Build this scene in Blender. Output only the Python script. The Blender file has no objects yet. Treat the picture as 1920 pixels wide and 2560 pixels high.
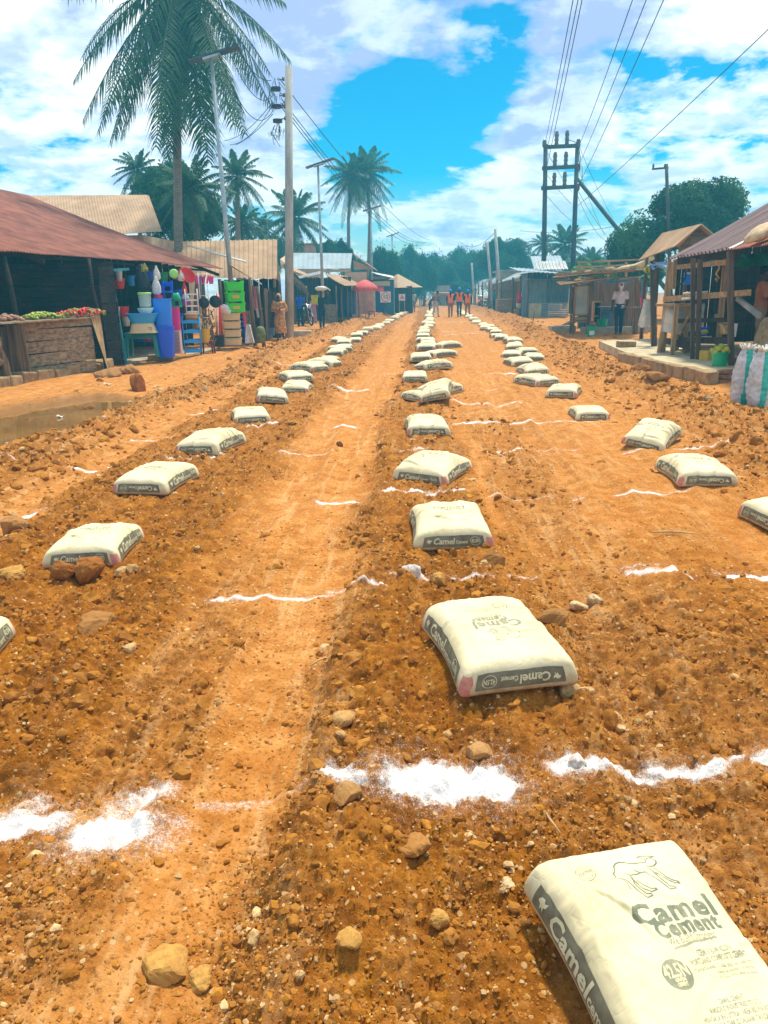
import bpy, bmesh, math, random
import numpy as np
from mathutils import Vector, Matrix, Euler
R = math.radians
random.seed(7)
rng = np.random.default_rng(11)
scene = bpy.context.scene
COL = scene.collection

# ------------------------------------------------------------------ camera
CAM = Vector((0, 0, 1.6))
PITCH, YAW, ROLL, FPX = R(15.95), R(3.2), R(-1.2), 1923.0
cd = bpy.data.cameras.new('camera')
cd.sensor_fit = 'VERTICAL'; cd.sensor_height = 36; cd.sensor_width = 27
cd.lens = FPX / 2560 * 36
cd.clip_start = 0.05; cd.clip_end = 2000
cam = bpy.data.objects.new('camera', cd); COL.objects.link(cam)
CR = Euler((R(90) - PITCH, 0, YAW)).to_matrix() @ Matrix.Rotation(ROLL, 3, 'Z')
cam.location = CAM; cam.rotation_euler = CR.to_euler()
scene.camera = cam

def ray(px, py):                      # photograph pixel -> direction in the world
    return CR @ Vector(((px - 960) / FPX, -(py - 1280) / FPX, -1))
def G(px, py, z=0.0):                 # point of the level ground seen there
    d = ray(px, py); t = (z - CAM.z) / d.z
    return CAM + d * t
def at(px, py, Y):                    # point at distance Y down the street
    d = ray(px, py)
    return CAM + d * (Y / d.y)
def S(Y):                             # metres per photograph pixel at Y
    return Y * 0.975 / FPX
def bb(x0, x1, y0, y1, Y):
    b = at((x0 + x1) / 2, y1, Y); t = at((x0 + x1) / 2, y0, Y)
    return Vector(b), (at(x1, y1, Y) - at(x0, y1, Y)).length, t.z - b.z

TMP = bpy.data.scenes.new('workshop')   # bare scene in which modifiers and lettering are evaluated
def evaluated(o):
    TMP.collection.objects.link(o); vl = TMP.view_layers[0]; vl.update(); dg = vl.depsgraph; dg.update()
    me = bpy.data.meshes.new_from_object(o.evaluated_get(dg), depsgraph=dg); bpy.data.objects.remove(o); return me
# ------------------------------------------------------------------ materials
MATS = {}
def nt_new(name):
    m = bpy.data.materials.new(name); m.use_nodes = True
    nt = m.node_tree; nt.nodes.clear()
    out = nt.nodes.new('ShaderNodeOutputMaterial')
    b = nt.nodes.new('ShaderNodeBsdfPrincipled')
    nt.links.new(b.outputs[0], out.inputs[0])
    return m, nt, b
def ramp(nt, fac, stops):
    r = nt.nodes.new('ShaderNodeValToRGB')
    el = r.color_ramp.elements
    while len(el) < len(stops): el.new(0.5)
    for e, (p, c) in zip(el, stops):
        e.position = p; e.color = (c[0], c[1], c[2], 1) if not isinstance(c, (int, float)) else (c, c, c, 1)
    nt.links.new(fac, r.inputs[0]); return r.outputs[0]
def noise(nt, vec, scale, detail=6, rough=.6, dist=0.0):
    n = nt.nodes.new('ShaderNodeTexNoise')
    n.inputs['Scale'].default_value = scale; n.inputs['Detail'].default_value = detail
    n.inputs['Roughness'].default_value = rough; n.inputs['Distortion'].default_value = dist
    if vec is not None: nt.links.new(vec, n.inputs['Vector'])
    return n.outputs['Fac']
def math_n(nt, op, a, b=None, clamp=False):
    n = nt.nodes.new('ShaderNodeMath'); n.operation = op; n.use_clamp = clamp
    for k, x in enumerate((a, b)):
        if x is None: continue
        if isinstance(x, (int, float)): n.inputs[k].default_value = x
        else: nt.links.new(x, n.inputs[k])
    return n.outputs[0]
def mixc(nt, fac, a, b):
    n = nt.nodes.new('ShaderNodeMix'); n.data_type = 'RGBA'
    for k, x in ((0, fac), (6, a), (7, b)):
        if isinstance(x, (int, float)): n.inputs[k].default_value = x
        elif isinstance(x, tuple): n.inputs[k].default_value = (*x[:3], 1)
        else: nt.links.new(x, n.inputs[k])
    return n.outputs[2]
def objvec(nt, stretch=(1, 1, 1), kind='Object'):
    tc = nt.nodes.new('ShaderNodeTexCoord'); mp = nt.nodes.new('ShaderNodeMapping')
    mp.inputs['Scale'].default_value = stretch
    nt.links.new(tc.outputs[kind], mp.inputs['Vector']); return mp.outputs[0]
def bump(nt, b, h, strength, dist=.01):
    n = nt.nodes.new('ShaderNodeBump'); n.inputs['Strength'].default_value = strength
    n.inputs['Distance'].default_value = dist
    nt.links.new(h, n.inputs['Height']); nt.links.new(n.outputs[0], b.inputs['Normal'])
def pm(name, c, c2=None, var=.18, scale=6, rough=.7, bmp=.15, bdist=.01, metal=0, stretch=(1, 1, 1), spec=.4, dirt=0, alpha=None, trans=0):
    """surface with a noise mottled colour and a little relief"""
    if name in MATS: return MATS[name]
    m, nt, b = nt_new(name)
    v = objvec(nt, stretch)
    n = noise(nt, v, scale, 7, .65)
    lo = tuple(x * (1 - var) for x in c); hi = c2 if c2 else tuple(min(1, x * (1 + var)) for x in c)
    col = ramp(nt, n, [(.36, lo), (.64, hi)])
    if dirt:
        d = noise(nt, objvec(nt, (1, 1, 1)), 2.3, 8, .7)
        f = ramp(nt, d, [(.45, 0.0), (.75, dirt)])
        col = mixc(nt, f, col, (.20, .105, .045))
    nt.links.new(col, b.inputs['Base Color'])
    b.inputs['Roughness'].default_value = rough; b.inputs['Metallic'].default_value = metal
    b.inputs['Specular IOR Level'].default_value = spec
    if trans: b.inputs['Transmission Weight'].default_value = trans
    if alpha is not None: b.inputs['Alpha'].default_value = alpha
    if bmp: bump(nt, b, n, bmp, bdist)
    MATS[name] = m; return m
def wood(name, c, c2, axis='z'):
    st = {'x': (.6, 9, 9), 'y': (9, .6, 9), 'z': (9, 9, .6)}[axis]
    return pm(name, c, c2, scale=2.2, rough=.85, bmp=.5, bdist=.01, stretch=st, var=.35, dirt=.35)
def plastic(name, c, rough=.32):
    return pm(name, c, var=.06, scale=3, rough=rough, bmp=.0, spec=.5, dirt=.12)
def cloth(name, c, c2=None, scale=9, var=.2):
    return pm(name, c, c2, var=var, scale=scale, rough=.9, bmp=.3, bdist=.01, spec=.15)

# ------------------------------------------------------------------ mesh builder
class MB:
    def __init__(s): s.v = []; s.f = []; s.m = []; s.cur = 0
    def add(s, vs, fs):
        o = len(s.v); s.v += [tuple(p) for p in vs]
        for f in fs: s.f.append(tuple(i + o for i in f)); s.m.append(s.cur)
        return s
    def box(s, c, d, rz=0, rx=0, ry=0, taper=1.0, jit=0):
        M = Euler((rx, ry, rz)).to_matrix(); c = Vector(c); vs = []
        for z in (-.5, .5):
            k = taper if z > 0 else 1
            for x, y in ((-.5, -.5), (.5, -.5), (.5, .5), (-.5, .5)):
                p = Vector((x * d[0] * k, y * d[1] * k, z * d[2]))
                if jit: p += Vector((random.uniform(-jit, jit), random.uniform(-jit, jit), random.uniform(-jit, jit)))
                vs.append(c + M @ p)
        return s.add(vs, [(3, 2, 1, 0), (4, 5, 6, 7), (0, 1, 5, 4), (1, 2, 6, 5), (2, 3, 7, 6), (3, 0, 4, 7)])
    def beam(s, a, b, w, h=None, up=(0, 0, 1), jit=0):
        a = Vector(a); b = Vector(b); h = w if h is None else h
        t = (b - a).normalized(); u = Vector(up)
        if abs(t.dot(u)) > .97: u = Vector((0, 1, 0))
        x = t.cross(u).normalized(); y = x.cross(t)
        vs = []
        for p in (a, b):
            for i, j in ((-.5, -.5), (.5, -.5), (.5, .5), (-.5, .5)):
                q = p + x * i * w + y * j * h
                if jit: q = q + Vector((random.uniform(-jit, jit), random.uniform(-jit, jit), random.uniform(-jit, jit)))
                vs.append(q)
        return s.add(vs, [(0, 1, 2, 3), (7, 6, 5, 4), (4, 5, 1, 0), (5, 6, 2, 1), (6, 7, 3, 2), (7, 4, 0, 3)])
    def tube(s, pts, r, n=8, cap=True, flat=1.0):
        pts = [Vector(p) for p in pts]; k = len(pts)
        rr = r if isinstance(r, (list, tuple)) else [r] * k
        vs = []; x = None
        for i, p in enumerate(pts):
            t = (pts[min(i + 1, k - 1)] - pts[max(i - 1, 0)]).normalized()
            if x is None:
                u = Vector((0, 0, 1)) if abs(t.z) < .9 else Vector((0, 1, 0))
                x = t.cross(u).normalized()
            else:
                x = (x - t * x.dot(t)).normalized()
            y = t.cross(x)
            for a in range(n):
                an = 2 * math.pi * a / n
                vs.append(p + x * math.cos(an) * rr[i] + y * math.sin(an) * rr[i] * flat)
        fs = []
        for i in range(k - 1):
            for a in range(n):
                b = (a + 1) % n
                fs.append((i * n + a, i * n + b, (i + 1) * n + b, (i + 1) * n + a))
        if cap: fs.append(tuple(range(n - 1, -1, -1))); fs.append(tuple((k - 1) * n + a for a in range(n)))
        return s.add(vs, fs)
    def lathe(s, prof, n=20, c=(0, 0, 0), sx=1, sy=1, sq=0, M=None):
        c = Vector(c); vs = []; k = len(prof)
        for r, z in prof:
            for a in range(n):
                an = 2 * math.pi * a / n; cx, cy = math.cos(an), math.sin(an)
                if sq:
                    e = 1 - sq * .8
                    cx = math.copysign(abs(cx) ** e, cx); cy = math.copysign(abs(cy) ** e, cy)
                p = Vector((r * cx * sx, r * cy * sy, z))
                vs.append(c + (M @ p if M else p))
        fs = [(i * n + a, i * n + (a + 1) % n, (i + 1) * n + (a + 1) % n, (i + 1) * n + a) for i in range(k - 1) for a in range(n)]
        if prof[0][0] > 1e-5: fs.append(tuple(range(n - 1, -1, -1)))
        if prof[-1][0] > 1e-5: fs.append(tuple((k - 1) * n + a for a in range(n)))
        return s.add(vs, fs)
    def sph(s, c, r, nu=12, nv=8, M=None):
        r = (r, r, r) if isinstance(r, (int, float)) else r
        c = Vector(c); vs = [c + (M @ Vector((0, 0, -r[2])) if M else Vector((0, 0, -r[2])))]
        for j in range(1, nv):
            ph = math.pi * j / nv - math.pi / 2
            for i in range(nu):
                th = 2 * math.pi * i / nu
                p = Vector((r[0] * math.cos(ph) * math.cos(th), r[1] * math.cos(ph) * math.sin(th), r[2] * math.sin(ph)))
                vs.append(c + (M @ p if M else p))
        vs.append(c + (M @ Vector((0, 0, r[2])) if M else Vector((0, 0, r[2]))))
        fs = [(0, 1 + (i + 1) % nu, 1 + i) for i in range(nu)]
        for j in range(nv - 2):
            o = 1 + j * nu
            fs += [(o + i, o + (i + 1) % nu, o + nu + (i + 1) % nu, o + nu + i) for i in range(nu)]
        o = 1 + (nv - 2) * nu
        fs += [(o + i, o + (i + 1) % nu, len(vs) - 1) for i in range(nu)]
        return s.add(vs, fs)
    def patch(s, fn, nu, nv, th=0.0, thdir=(0, 0, -1)):
        top = [Vector(fn(i / nu, j / nv)) for j in range(nv + 1) for i in range(nu + 1)]
        idx = lambda i, j: j * (nu + 1) + i
        fs = [(idx(i, j), idx(i + 1, j), idx(i + 1, j + 1), idx(i, j + 1)) for j in range(nv) for i in range(nu)]
        if not th: return s.add(top, fs)
        o = len(top); d = Vector(thdir) * th
        vs = top + [p + d for p in top]
        fs2 = [tuple(o + q for q in reversed(f)) for f in fs]
        ring = [idx(i, 0) for i in range(nu)] + [idx(nu, j) for j in range(nv)] + [idx(i, nv) for i in range(nu, 0, -1)] + [idx(0, j) for j in range(nv, 0, -1)]
        side = [(ring[k], ring[k - 1], ring[k - 1] + o, ring[k] + o) for k in range(len(ring))]
        side = [tuple(reversed(q)) for q in side]
        return s.add(vs, fs + fs2 + side)
    def corr(s, a, b, c, d, pitch=.11, amp=.014, th=.006, nv=4, sag=0.0, wob=0.0, prof='sin'):
        """corrugated sheet on the corners a b (low edge) c d (high edge)"""
        a, b, c, d = map(Vector, (a, b, c, d)); n = (b - a).cross(d - a).normalized()
        if n.z < 0: n = -n
        w = max(2, round((b - a).length / pitch)); nu = w * 6
        sd = random.random() * 9
        def fn(u, v):
            p = (a * (1 - u) + b * u) * (1 - v) + (d * (1 - u) + c * u) * v
            ph = u * w * 2 * math.pi
            h = math.sin(ph) if prof == 'sin' else max(-.5, min(1, 2.2 * math.sin(ph) - 1.0))
            z = wob * (math.sin(u * 7 + sd) + math.sin(u * 17 + v * 3 + sd * 2) * .5)
            return p + n * (amp * h + z) - Vector((0, 0, sag * math.sin(v * math.pi)))
        return s.patch(fn, nu, nv, th, -n)
    def prism(s, poly, z0, z1):
        n = len(poly)
        vs = [(x, y, z0) for x, y in poly] + [(x, y, z1) for x, y in poly]
        return s.add(vs, [tuple(range(n - 1, -1, -1)), tuple(range(n, 2 * n))] + [(i, (i + 1) % n, n + (i + 1) % n, n + i) for i in range(n)])
    def mesh(s, name, mats, smooth=False):
        me = bpy.data.meshes.new(name); me.from_pydata(s.v, [], s.f)
        for m in (mats if isinstance(mats, (list, tuple)) else [mats]): me.materials.append(m)
        if max(s.m, default=0) > 0: me.polygons.foreach_set('material_index', s.m)
        if smooth: me.polygons.foreach_set('use_smooth', [True] * len(me.polygons))
        me.update(); return me
    def build(s, name, mats, parent=None, smooth=False, world=False, bev=0):
        if world and parent is not None:
            W = frame(parent).inverted(); s.v = [tuple(W @ Vector(p)) for p in s.v]
        me = s.mesh(name, mats, smooth)
        o = link(bpy.data.objects.new(name, me), parent)
        if bev:
            m = o.modifiers.new('bevel', 'BEVEL'); m.width = bev; m.segments = 2; m.limit_method = 'ANGLE'
        return o
def link(o, parent=None):
    COL.objects.link(o)
    if parent is not None: o.parent = parent
    return o
def frame(o):
    M = Matrix.LocRotScale(o.location, o.rotation_euler, o.scale)
    return frame(o.parent) @ M if o.parent else M
def tag(o, label=None, cat=None, group=None, kind=None):
    for k, v in (('label', label), ('category', cat), ('group', group), ('kind', kind)):
        if v: o[k] = v
    return o
def thing(name, label, cat, loc=(0, 0, 0), rz=0, group=None, rx=0, ry=0):
    o = link(bpy.data.objects.new(name, None)); o.empty_display_size = .2
    o.location = loc; o.rotation_euler = (rx, ry, rz)
    return tag(o, label, cat, group)
def solo(mb, name, mats, label, cat, loc=(0, 0, 0), rz=0, group=None, smooth=False, bev=0, rx=0, ry=0, world=False):
    """a thing that is a single mesh"""
    if world:
        L = Vector(loc); mb.v = [tuple(Vector(p) - L) for p in mb.v]
    o = mb.build(name, mats, None, smooth, bev=bev); o.location = loc; o.rotation_euler = (rx, ry, rz)
    return tag(o, label, cat, group)
def dup(o, parent=None):
    c = o.copy(); link(c, parent)
    for ch in list(o.children): dup(ch, c)
    return c
def np_mesh(name, V, F, mat, smooth=False):
    me = bpy.data.meshes.new(name); k = F.shape[1]
    me.vertices.add(len(V)); me.vertices.foreach_set('co', np.ascontiguousarray(V, dtype=np.float32).ravel())
    me.loops.add(F.size); me.loops.foreach_set('vertex_index', np.ascontiguousarray(F, dtype=np.int32).ravel())
    me.polygons.add(len(F)); me.polygons.foreach_set('loop_start', np.arange(0, F.size, k, dtype=np.int32))
    me.polygons.foreach_set('use_smooth', np.full(len(F), smooth))
    me.materials.append(mat); me.update(calc_edges=True); me.validate(); return me
def np_attr(me, name, a):
    t = me.attributes.new(name, 'FLOAT' if a.ndim == 1 else 'FLOAT_COLOR', 'POINT')
    t.data.foreach_set('value' if a.ndim == 1 else 'color', np.ascontiguousarray(a, dtype=np.float32).ravel())

# ------------------------------------------------------------------ numpy noise
PERM = rng.permutation(512)
PERM = np.concatenate([PERM, PERM, PERM])
GR = rng.uniform(0, 2 * math.pi, 512); GX, GY = np.cos(GR), np.sin(GR)
def perlin(x, y):
    xi = np.floor(x).astype(np.int64); yi = np.floor(y).astype(np.int64)
    fx = x - xi; fy = y - yi
    u = fx * fx * fx * (fx * (fx * 6 - 15) + 10); v = fy * fy * fy * (fy * (fy * 6 - 15) + 10)
    def g(ix, iy, dx, dy):
        h = PERM[(ix & 511) + PERM[iy & 511]]
        return GX[h] * dx + GY[h] * dy
    a = g(xi, yi, fx, fy); b = g(xi + 1, yi, fx - 1, fy)
    c = g(xi, yi + 1, fx, fy - 1); d = g(xi + 1, yi + 1, fx - 1, fy - 1)
    return ((a * (1 - u) + b * u) * (1 - v) + (c * (1 - u) + d * u) * v) * 1.5
def fbm(x, y, oct=5, gain=.5, billow=False):
    t = 0; a = 1; s = 0
    for k in range(oct):
        n = perlin(x * 2 ** k + 17.3 * k, y * 2 ** k - 9.1 * k)
        t = t + a * (np.abs(n) if billow else n); s += a; a *= gain
    return t / s
def sstep(a, b, x):
    t = np.clip((x - a) / (b - a), 0, 1); return t * t * (3 - 2 * t)

# ------------------------------------------------------------------ world and light
SUN_EL, SUN_AZ = R(66), R(22)          # azimuth from +Y (down the street) towards +X
w = bpy.data.worlds.new('World'); scene.world = w; w.use_nodes = True
nt = w.node_tree; nt.nodes.clear()
wo = nt.nodes.new('ShaderNodeOutputWorld'); bg = nt.nodes.new('ShaderNodeBackground')
nt.links.new(bg.outputs[0], wo.inputs[0]); bg.inputs[1].default_value = .085
sky = nt.nodes.new('ShaderNodeTexSky'); sky.sky_type = 'NISHITA'; sky.sun_disc = False
sky.sun_elevation = SUN_EL; sky.sun_rotation = SUN_AZ; sky.air_density = 1.0; sky.dust_density = .3; sky.ozone_density = 2.5
hs = nt.nodes.new('ShaderNodeHueSaturation'); hs.inputs['Saturation'].default_value = 2.1; hs.inputs['Value'].default_value = 1.08; hs.inputs['Hue'].default_value = .487
nt.links.new(sky.outputs[0], hs.inputs['Color'])
tc = nt.nodes.new('ShaderNodeTexCoord')
sep = nt.nodes.new('ShaderNodeSeparateXYZ'); nt.links.new(tc.outputs['Generated'], sep.inputs[0])
zc = math_n(nt, 'ADD', math_n(nt, 'MAXIMUM', sep.outputs[2], 0.0), .22)
cmb = nt.nodes.new('ShaderNodeCombineXYZ')
nt.links.new(math_n(nt, 'DIVIDE', sep.outputs[0], zc), cmb.inputs[0])
nt.links.new(math_n(nt, 'DIVIDE', sep.outputs[1], zc), cmb.inputs[1])
cv = cmb.outputs[0]
n1 = noise(nt, cv, 2.3, 9, .6, .15)
n2 = noise(nt, cv, 6.5, 8, .6, .1)
def lobe(px, py, deg0, deg1):           # 1 inside a patch of sky, 0 outside it
    d = ray(px, py).normalized()
    dp = nt.nodes.new('ShaderNodeVectorMath'); dp.operation = 'DOT_PRODUCT'
    nrm = nt.nodes.new('ShaderNodeVectorMath'); nrm.operation = 'NORMALIZE'
    nt.links.new(tc.outputs['Generated'], nrm.inputs[0]); nt.links.new(nrm.outputs[0], dp.inputs[0])
    dp.inputs[1].default_value = d
    mr = nt.nodes.new('ShaderNodeMapRange'); mr.interpolation_type = 'SMOOTHSTEP'
    nt.links.new(dp.outputs['Value'], mr.inputs[0])
    mr.inputs[1].default_value = math.cos(R(deg1)); mr.inputs[2].default_value = math.cos(R(deg0))
    return mr.outputs[0]
dens = math_n(nt, 'ADD', math_n(nt, 'MULTIPLY', math_n(nt, 'ADD', math_n(nt, 'MULTIPLY', n1, .72), math_n(nt, 'MULTIPLY', n2, .28)), 1.7), -.35)
for px, py, a, b, k in ((1000, 190, 1, 9.5, -.27), (1090, 300, 1, 6, -.20), (890, 310, 1, 6.5, -.20), (1640, 235, 1, 4, -.12), (1270, 100, 1, 4, -.08), (160, 330, 2, 7, -.10), (1890, 250, 1, 4, -.12),
                        (1850, 60, 2, 6, .05), (560, 90, 4, 15, .16), (820, 30, 1, 7, .26), (1120, 40, 1, 5, .16), (700, 300, 1, 6, .14), (1150, 460, 2, 8, .12), (1750, 200, 2, 9, .06), (1250, 60, 2, 9, .12), (150, 150, 2, 12, .12), (1600, 480, 2, 8, .08)):
    dens = math_n(nt, 'ADD', dens, math_n(nt, 'MULTIPLY', lobe(px, py, a, b), k))
dens = math_n(nt, 'ADD', dens, .065)
cl = ramp(nt, dens, [(.47, 0.0), (.54, .55), (.64, 1.0)])
shade = noise(nt, cv, 4.5, 8, .6, .2)
# thick cloud middles are lavender grey underneath, their rims bright
thick = math_n(nt, 'ADD', math_n(nt, 'MULTIPLY', ramp(nt, dens, [(.66, 0.0), (.92, 1.0)]), .40), math_n(nt, 'MULTIPLY', ramp(nt, shade, [(.44, 0.0), (.60, 1.0)]), .55))
for px, py, a, b, k in ((800, 80, 2, 9, .6), (1300, 70, 2, 9, .6), (90, 250, 2, 9, .1), (1560, 90, 1, 6, .2)):
    thick = math_n(nt, 'ADD', thick, math_n(nt, 'MULTIPLY', lobe(px, py, a, b), k))
ccol = ramp(nt, thick, [(.15, (11.5, 11.8, 12.0)), (.55, (7.2, 8.0, 10.6)), (1.0, (4.4, 5.0, 8.6))])
# ramps clip at 1, so carry the brightness in a multiply
cc = nt.nodes.new('ShaderNodeVectorMath'); cc.operation = 'SCALE'
ccol = ramp(nt, thick, [(.15, (1.0, 1.0, 1.0)), (.5, (.68, .75, .93)), (1.0, (.36, .43, .70))])
nt.links.new(ccol, cc.inputs[0]); cc.inputs['Scale'].default_value = 11.5
wc = mixc(nt, cl, hs.outputs[0], cc.outputs[0])
nt.links.new(wc, bg.inputs[0])

sd = bpy.data.lights.new('sun', 'SUN'); sd.energy = 3.6; sd.angle = R(6); sd.color = (1, .90, .72)
so = link(bpy.data.objects.new('sun', sd))
sdir = Vector((math.sin(SUN_AZ) * math.cos(SUN_EL), math.cos(SUN_AZ) * math.cos(SUN_EL), math.sin(SUN_EL)))
so.rotation_euler = sdir.to_track_quat('Z', 'Y').to_euler(); so.location = sdir * 60
scene.view_settings.view_transform = 'Standard'; scene.view_settings.look = 'None'
scene.view_settings.exposure = 0.62; scene.view_settings.gamma = 1
scene.render.engine = 'CYCLES'
scene.cycles.use_denoising = True
scene.cycles.max_bounces = 6; scene.cycles.diffuse_bounces = 3; scene.cycles.transparent_max_bounces = 8
scene.cycles.volume_bounces = 0; scene.cycles.caustics_reflective = False; scene.cycles.caustics_refractive = False

# air between the camera and the trees at the end of the street
mh = bpy.data.materials.new('haze'); mh.use_nodes = True
hn = mh.node_tree; hn.nodes.clear()
ho = hn.nodes.new('ShaderNodeOutputMaterial'); hv = hn.nodes.new('ShaderNodeVolumePrincipled')
hv.inputs['Color'].default_value = (.14, .74, 1.0, 1); hv.inputs['Density'].default_value = .0040; hv.inputs['Anisotropy'].default_value = .2
hn.links.new(hv.outputs[0], ho.inputs['Volume'])
hb = MB().box((0, 85, 9), (340, 244, 20)); tag(hb.build('haze', mh), kind='stuff')
# ------------------------------------------------------------------ the ground
PUD = [G(-40, 1130), G(60, 1095), G(170, 1068), G(270, 1042), G(325, 1018), G(345, 998), G(290, 992), G(210, 990), G(120, 1003), G(30, 1020), G(-120, 1040)]
def poly_dist(x, y, poly):              # signed distance, negative inside
    d = np.full(x.shape, 1e9); ins = np.zeros(x.shape, bool); n = len(poly)
    for i in range(n):
        ax, ay = poly[i][0], poly[i][1]; bx, by = poly[(i + 1) % n][0], poly[(i + 1) % n][1]
        ex, ey = bx - ax, by - ay
        t = np.clip(((x - ax) * ex + (y - ay) * ey) / (ex * ex + ey * ey), 0, 1)
        d = np.minimum(d, np.hypot(x - ax - t * ex, y - ay - t * ey))
        c = ((ay > y) != (by > y)) & (x < ex * (y - ay) / (ey if abs(ey) > 1e-9 else 1e-9) + ax)
        ins ^= c
    return np.where(ins, -d, d)
def lberm(y): return -3.95 + 1.6 * sstep(24, 78, y) + .15 * np.sin(y * .5)
def rberm(y): return 3.55 + .9 * sstep(12, 45, y) + .15 * np.sin(y * .6 + 1)
BAGPADS = []                            # (x, y, r): soil is pressed flat under each bag
ROUGHSPOT = [(G(900, 2190), .16, .05), (G(60, 2330), .25, .03), (G(300, 2300), .2, .025), (G(1300, 1560), .3, .04), (G(1280, 1640), .25, .03)]
def zones(x, y):
    xx = x - .07 * np.sin(y * .45) - .05 * perlin(x * .6, y * .5 + 40)
    e = .18 * perlin(x * 1.3 + 5, y * 1.1) + .08 * perlin(x * 4, y * 4)
    band = lambda a, b, s=.16: sstep(a - s, a + s, xx + e) * (1 - sstep(b - s, b + s, xx + e))
    near = 1 - sstep(2.8, 6.0, y)
    rough = np.maximum.reduce([band(-3.05, -1.38) * (.9 - .15 * sstep(16, 30, y)), band(-.52, .42) * .85, band(.55, 1.1, .1) * .45 * sstep(3.2, 5, y) * (1 - sstep(9, 14, y)),
                               band(.3, 1.9) * near * .8, band(1.4, 2.9) * .7 * (1 - sstep(2.8, 5.0, y)),
                               band(-1.7, -.95) * near * .75, band(2.45, 3.2) * .25])
    lb = np.exp(-((x - lberm(y) + e * .8) / .55) ** 2); rb = np.exp(-((x - rberm(y) + e) / .62) ** 2)
    return xx, e, rough, lb, rb
def gz(x, y, fine=True):
    x = np.asarray(x, float); y = np.asarray(y, float)
    xx, e, rough, lb, rb = zones(x, y)
    far = np.exp(-np.maximum(y - 3, 0) / 30)
    z = .035 * perlin(x * .5, y * .35) * sstep(1, 3, np.abs(x) + 1)
    # wheel tracks pressed into the clay, a ridge between them
    for c, wd, dp in ((-.66, .2, .035), (-1.12, .16, .022), (.78, .17, .022), (1.18, .14, .02), (2.02, .2, .018), (-3.25, .22, .03)):
        g = np.exp(-((xx - c) / wd) ** 4)
        z = z - dp * g * (.75 + .35 * perlin(x * .7, y * .8))
    for c, wd, hh in ((-.28, .13, .05), (.22, .12, .03), (-1.55, .2, .05), (-2.75, .2, .05), (.98, .07, .018)):
        z = z + hh * np.exp(-((xx - c) / wd) ** 2) * (.7 + .6 * perlin(x * 1.1 + 3, y * 1.4))
    for c, wd, hh in ((-.93, .035, .020), (-.42, .04, .026), (.56, .035, .02), (.79, .03, -.014), (1.36, .04, .022), (1.62, .035, .018), (2.22, .04, .02), (-3.02, .04, .022)):
        cw = c + .03 * np.sin(y * .8 + c * 9); z = z + hh * np.exp(-((xx - cw) / wd) ** 2) * (.5 + .9 * np.abs(perlin(x * .8 + c, y * .9))) * sstep(.9, 2.0, y)
    # tread marks across the tracks
    tm = np.exp(-((xx - 1.0) / .42) ** 4) + .8 * np.exp(-((xx + .68) / .26) ** 4) * sstep(2, 4, y)
    z = z + .010 * tm * np.sin(y * 46 + 2 * np.sin(x * 9)) * sstep(-.1, .3, perlin(x * .9, y * .45 + 7)) * (y < 16)
    st = perlin(x * 3.4 + 2, y * .17) ; st2 = perlin(x * 9 + 5, y * .4)
    z = z + (.026 * st + .013 * st2) * sstep(.6, 1.6, y)
    cl = fbm(x * 4.2, y * 4.2, 5, .55, True) - .22
    cl2 = fbm(x * 13 + 7, y * 13, 4, .55, True) - .22
    cl3 = fbm(x * 38, y * 38, 3, .55, True) - .22
    z = z + rough * (.125 * cl + .09 * cl2 + .012) + (.3 + .7 * rough) * .022 * cl3
    lh = (.16 + .17 * sstep(14, 26, y)) * (.75 + .5 * perlin(x * .4, y * .9 + 3)) * sstep(3, 7, y)
    rh = (.15 + .10 * sstep(16, 26, y)) * (.8 + .7 * perlin(x * .5 + 9, y * .8)) * sstep(3, 7, y)
    z = z + lb * (lh + (.19 * cl + .08 * cl2) * sstep(3, 6, y)) + rb * (rh + (.2 * cl + .09 * cl2) * sstep(3, 6, y))
    if fine: z = z + .006 * fbm(x * 22, y * 22, 3) + .011 * fbm(x * 7 + 3, y * 7, 3) * (1 - .5 * rough)
    # yards beyond the banks lie a little higher
    z = z + .05 * sstep(4.6, 5.6, x) + .05 * sstep(4.9, 5.8, -x)
    pd = poly_dist(x, y, PUD) + .22 * perlin(x * 1.5, y * 1.5) + .1 * perlin(x * 4, y * 4)
    z = z * (1 - .8 * (1 - sstep(-.2, .5, pd))) - .14 * (1 - sstep(-.3, .35, pd))
    for p, r, h in ROUGHSPOT:
        z = z + h * np.exp(-((x - p[0]) ** 2 + (y - p[1]) ** 2) / r ** 2)
    for bx, by, r, bz in BAGPADS:
        k = 1 - sstep(r * .8, r * 1.35, np.hypot(x - bx, y - by))
        if k.ndim == 0 or k.any(): z = z * (1 - k) + bz * k
    return z
def gz1(x, y): return float(gz(np.array([x]), np.array([y]))[0])
# ------------------------------------------------------------------ where the sacks lie
# front edge in the photograph (left bottom corner, right bottom corner), turned = print upside down, variant, label
BW, BL, BH = .215, .310, .140            # half width, half length, height
SPOTS = []
def spot(row, pxl, pxr, turned, var, label, tilt=0, roll=0, dz=0, wide=None, skew=0):
    a, b = G(*pxl, .02), G(*pxr, .02)
    d = b - a; L = d.length; ang = math.atan2(d.y, d.x) + R(skew)
    sc = min(1.12, max(.95, L / .405)) if wide is None else wide
    nrm = Vector((-math.sin(ang), math.cos(ang), 0))
    c = (a + b) / 2 + nrm * BL * sc
    SPOTS.append(dict(row=row, x=c.x, y=c.y, ang=ang + (math.pi if turned else 0), sc=sc, var=var, label=label, tilt=tilt, roll=roll, dz=dz))
def spotc(row, c, ang, turned, var, label, sc=1, tilt=0, roll=0, dz=0):
    SPOTS.append(dict(row=row, x=c[0], y=c[1], ang=R(ang) + (math.pi if turned else 0), sc=sc, var=var, label=label, tilt=tilt, roll=roll, dz=dz))
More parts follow.
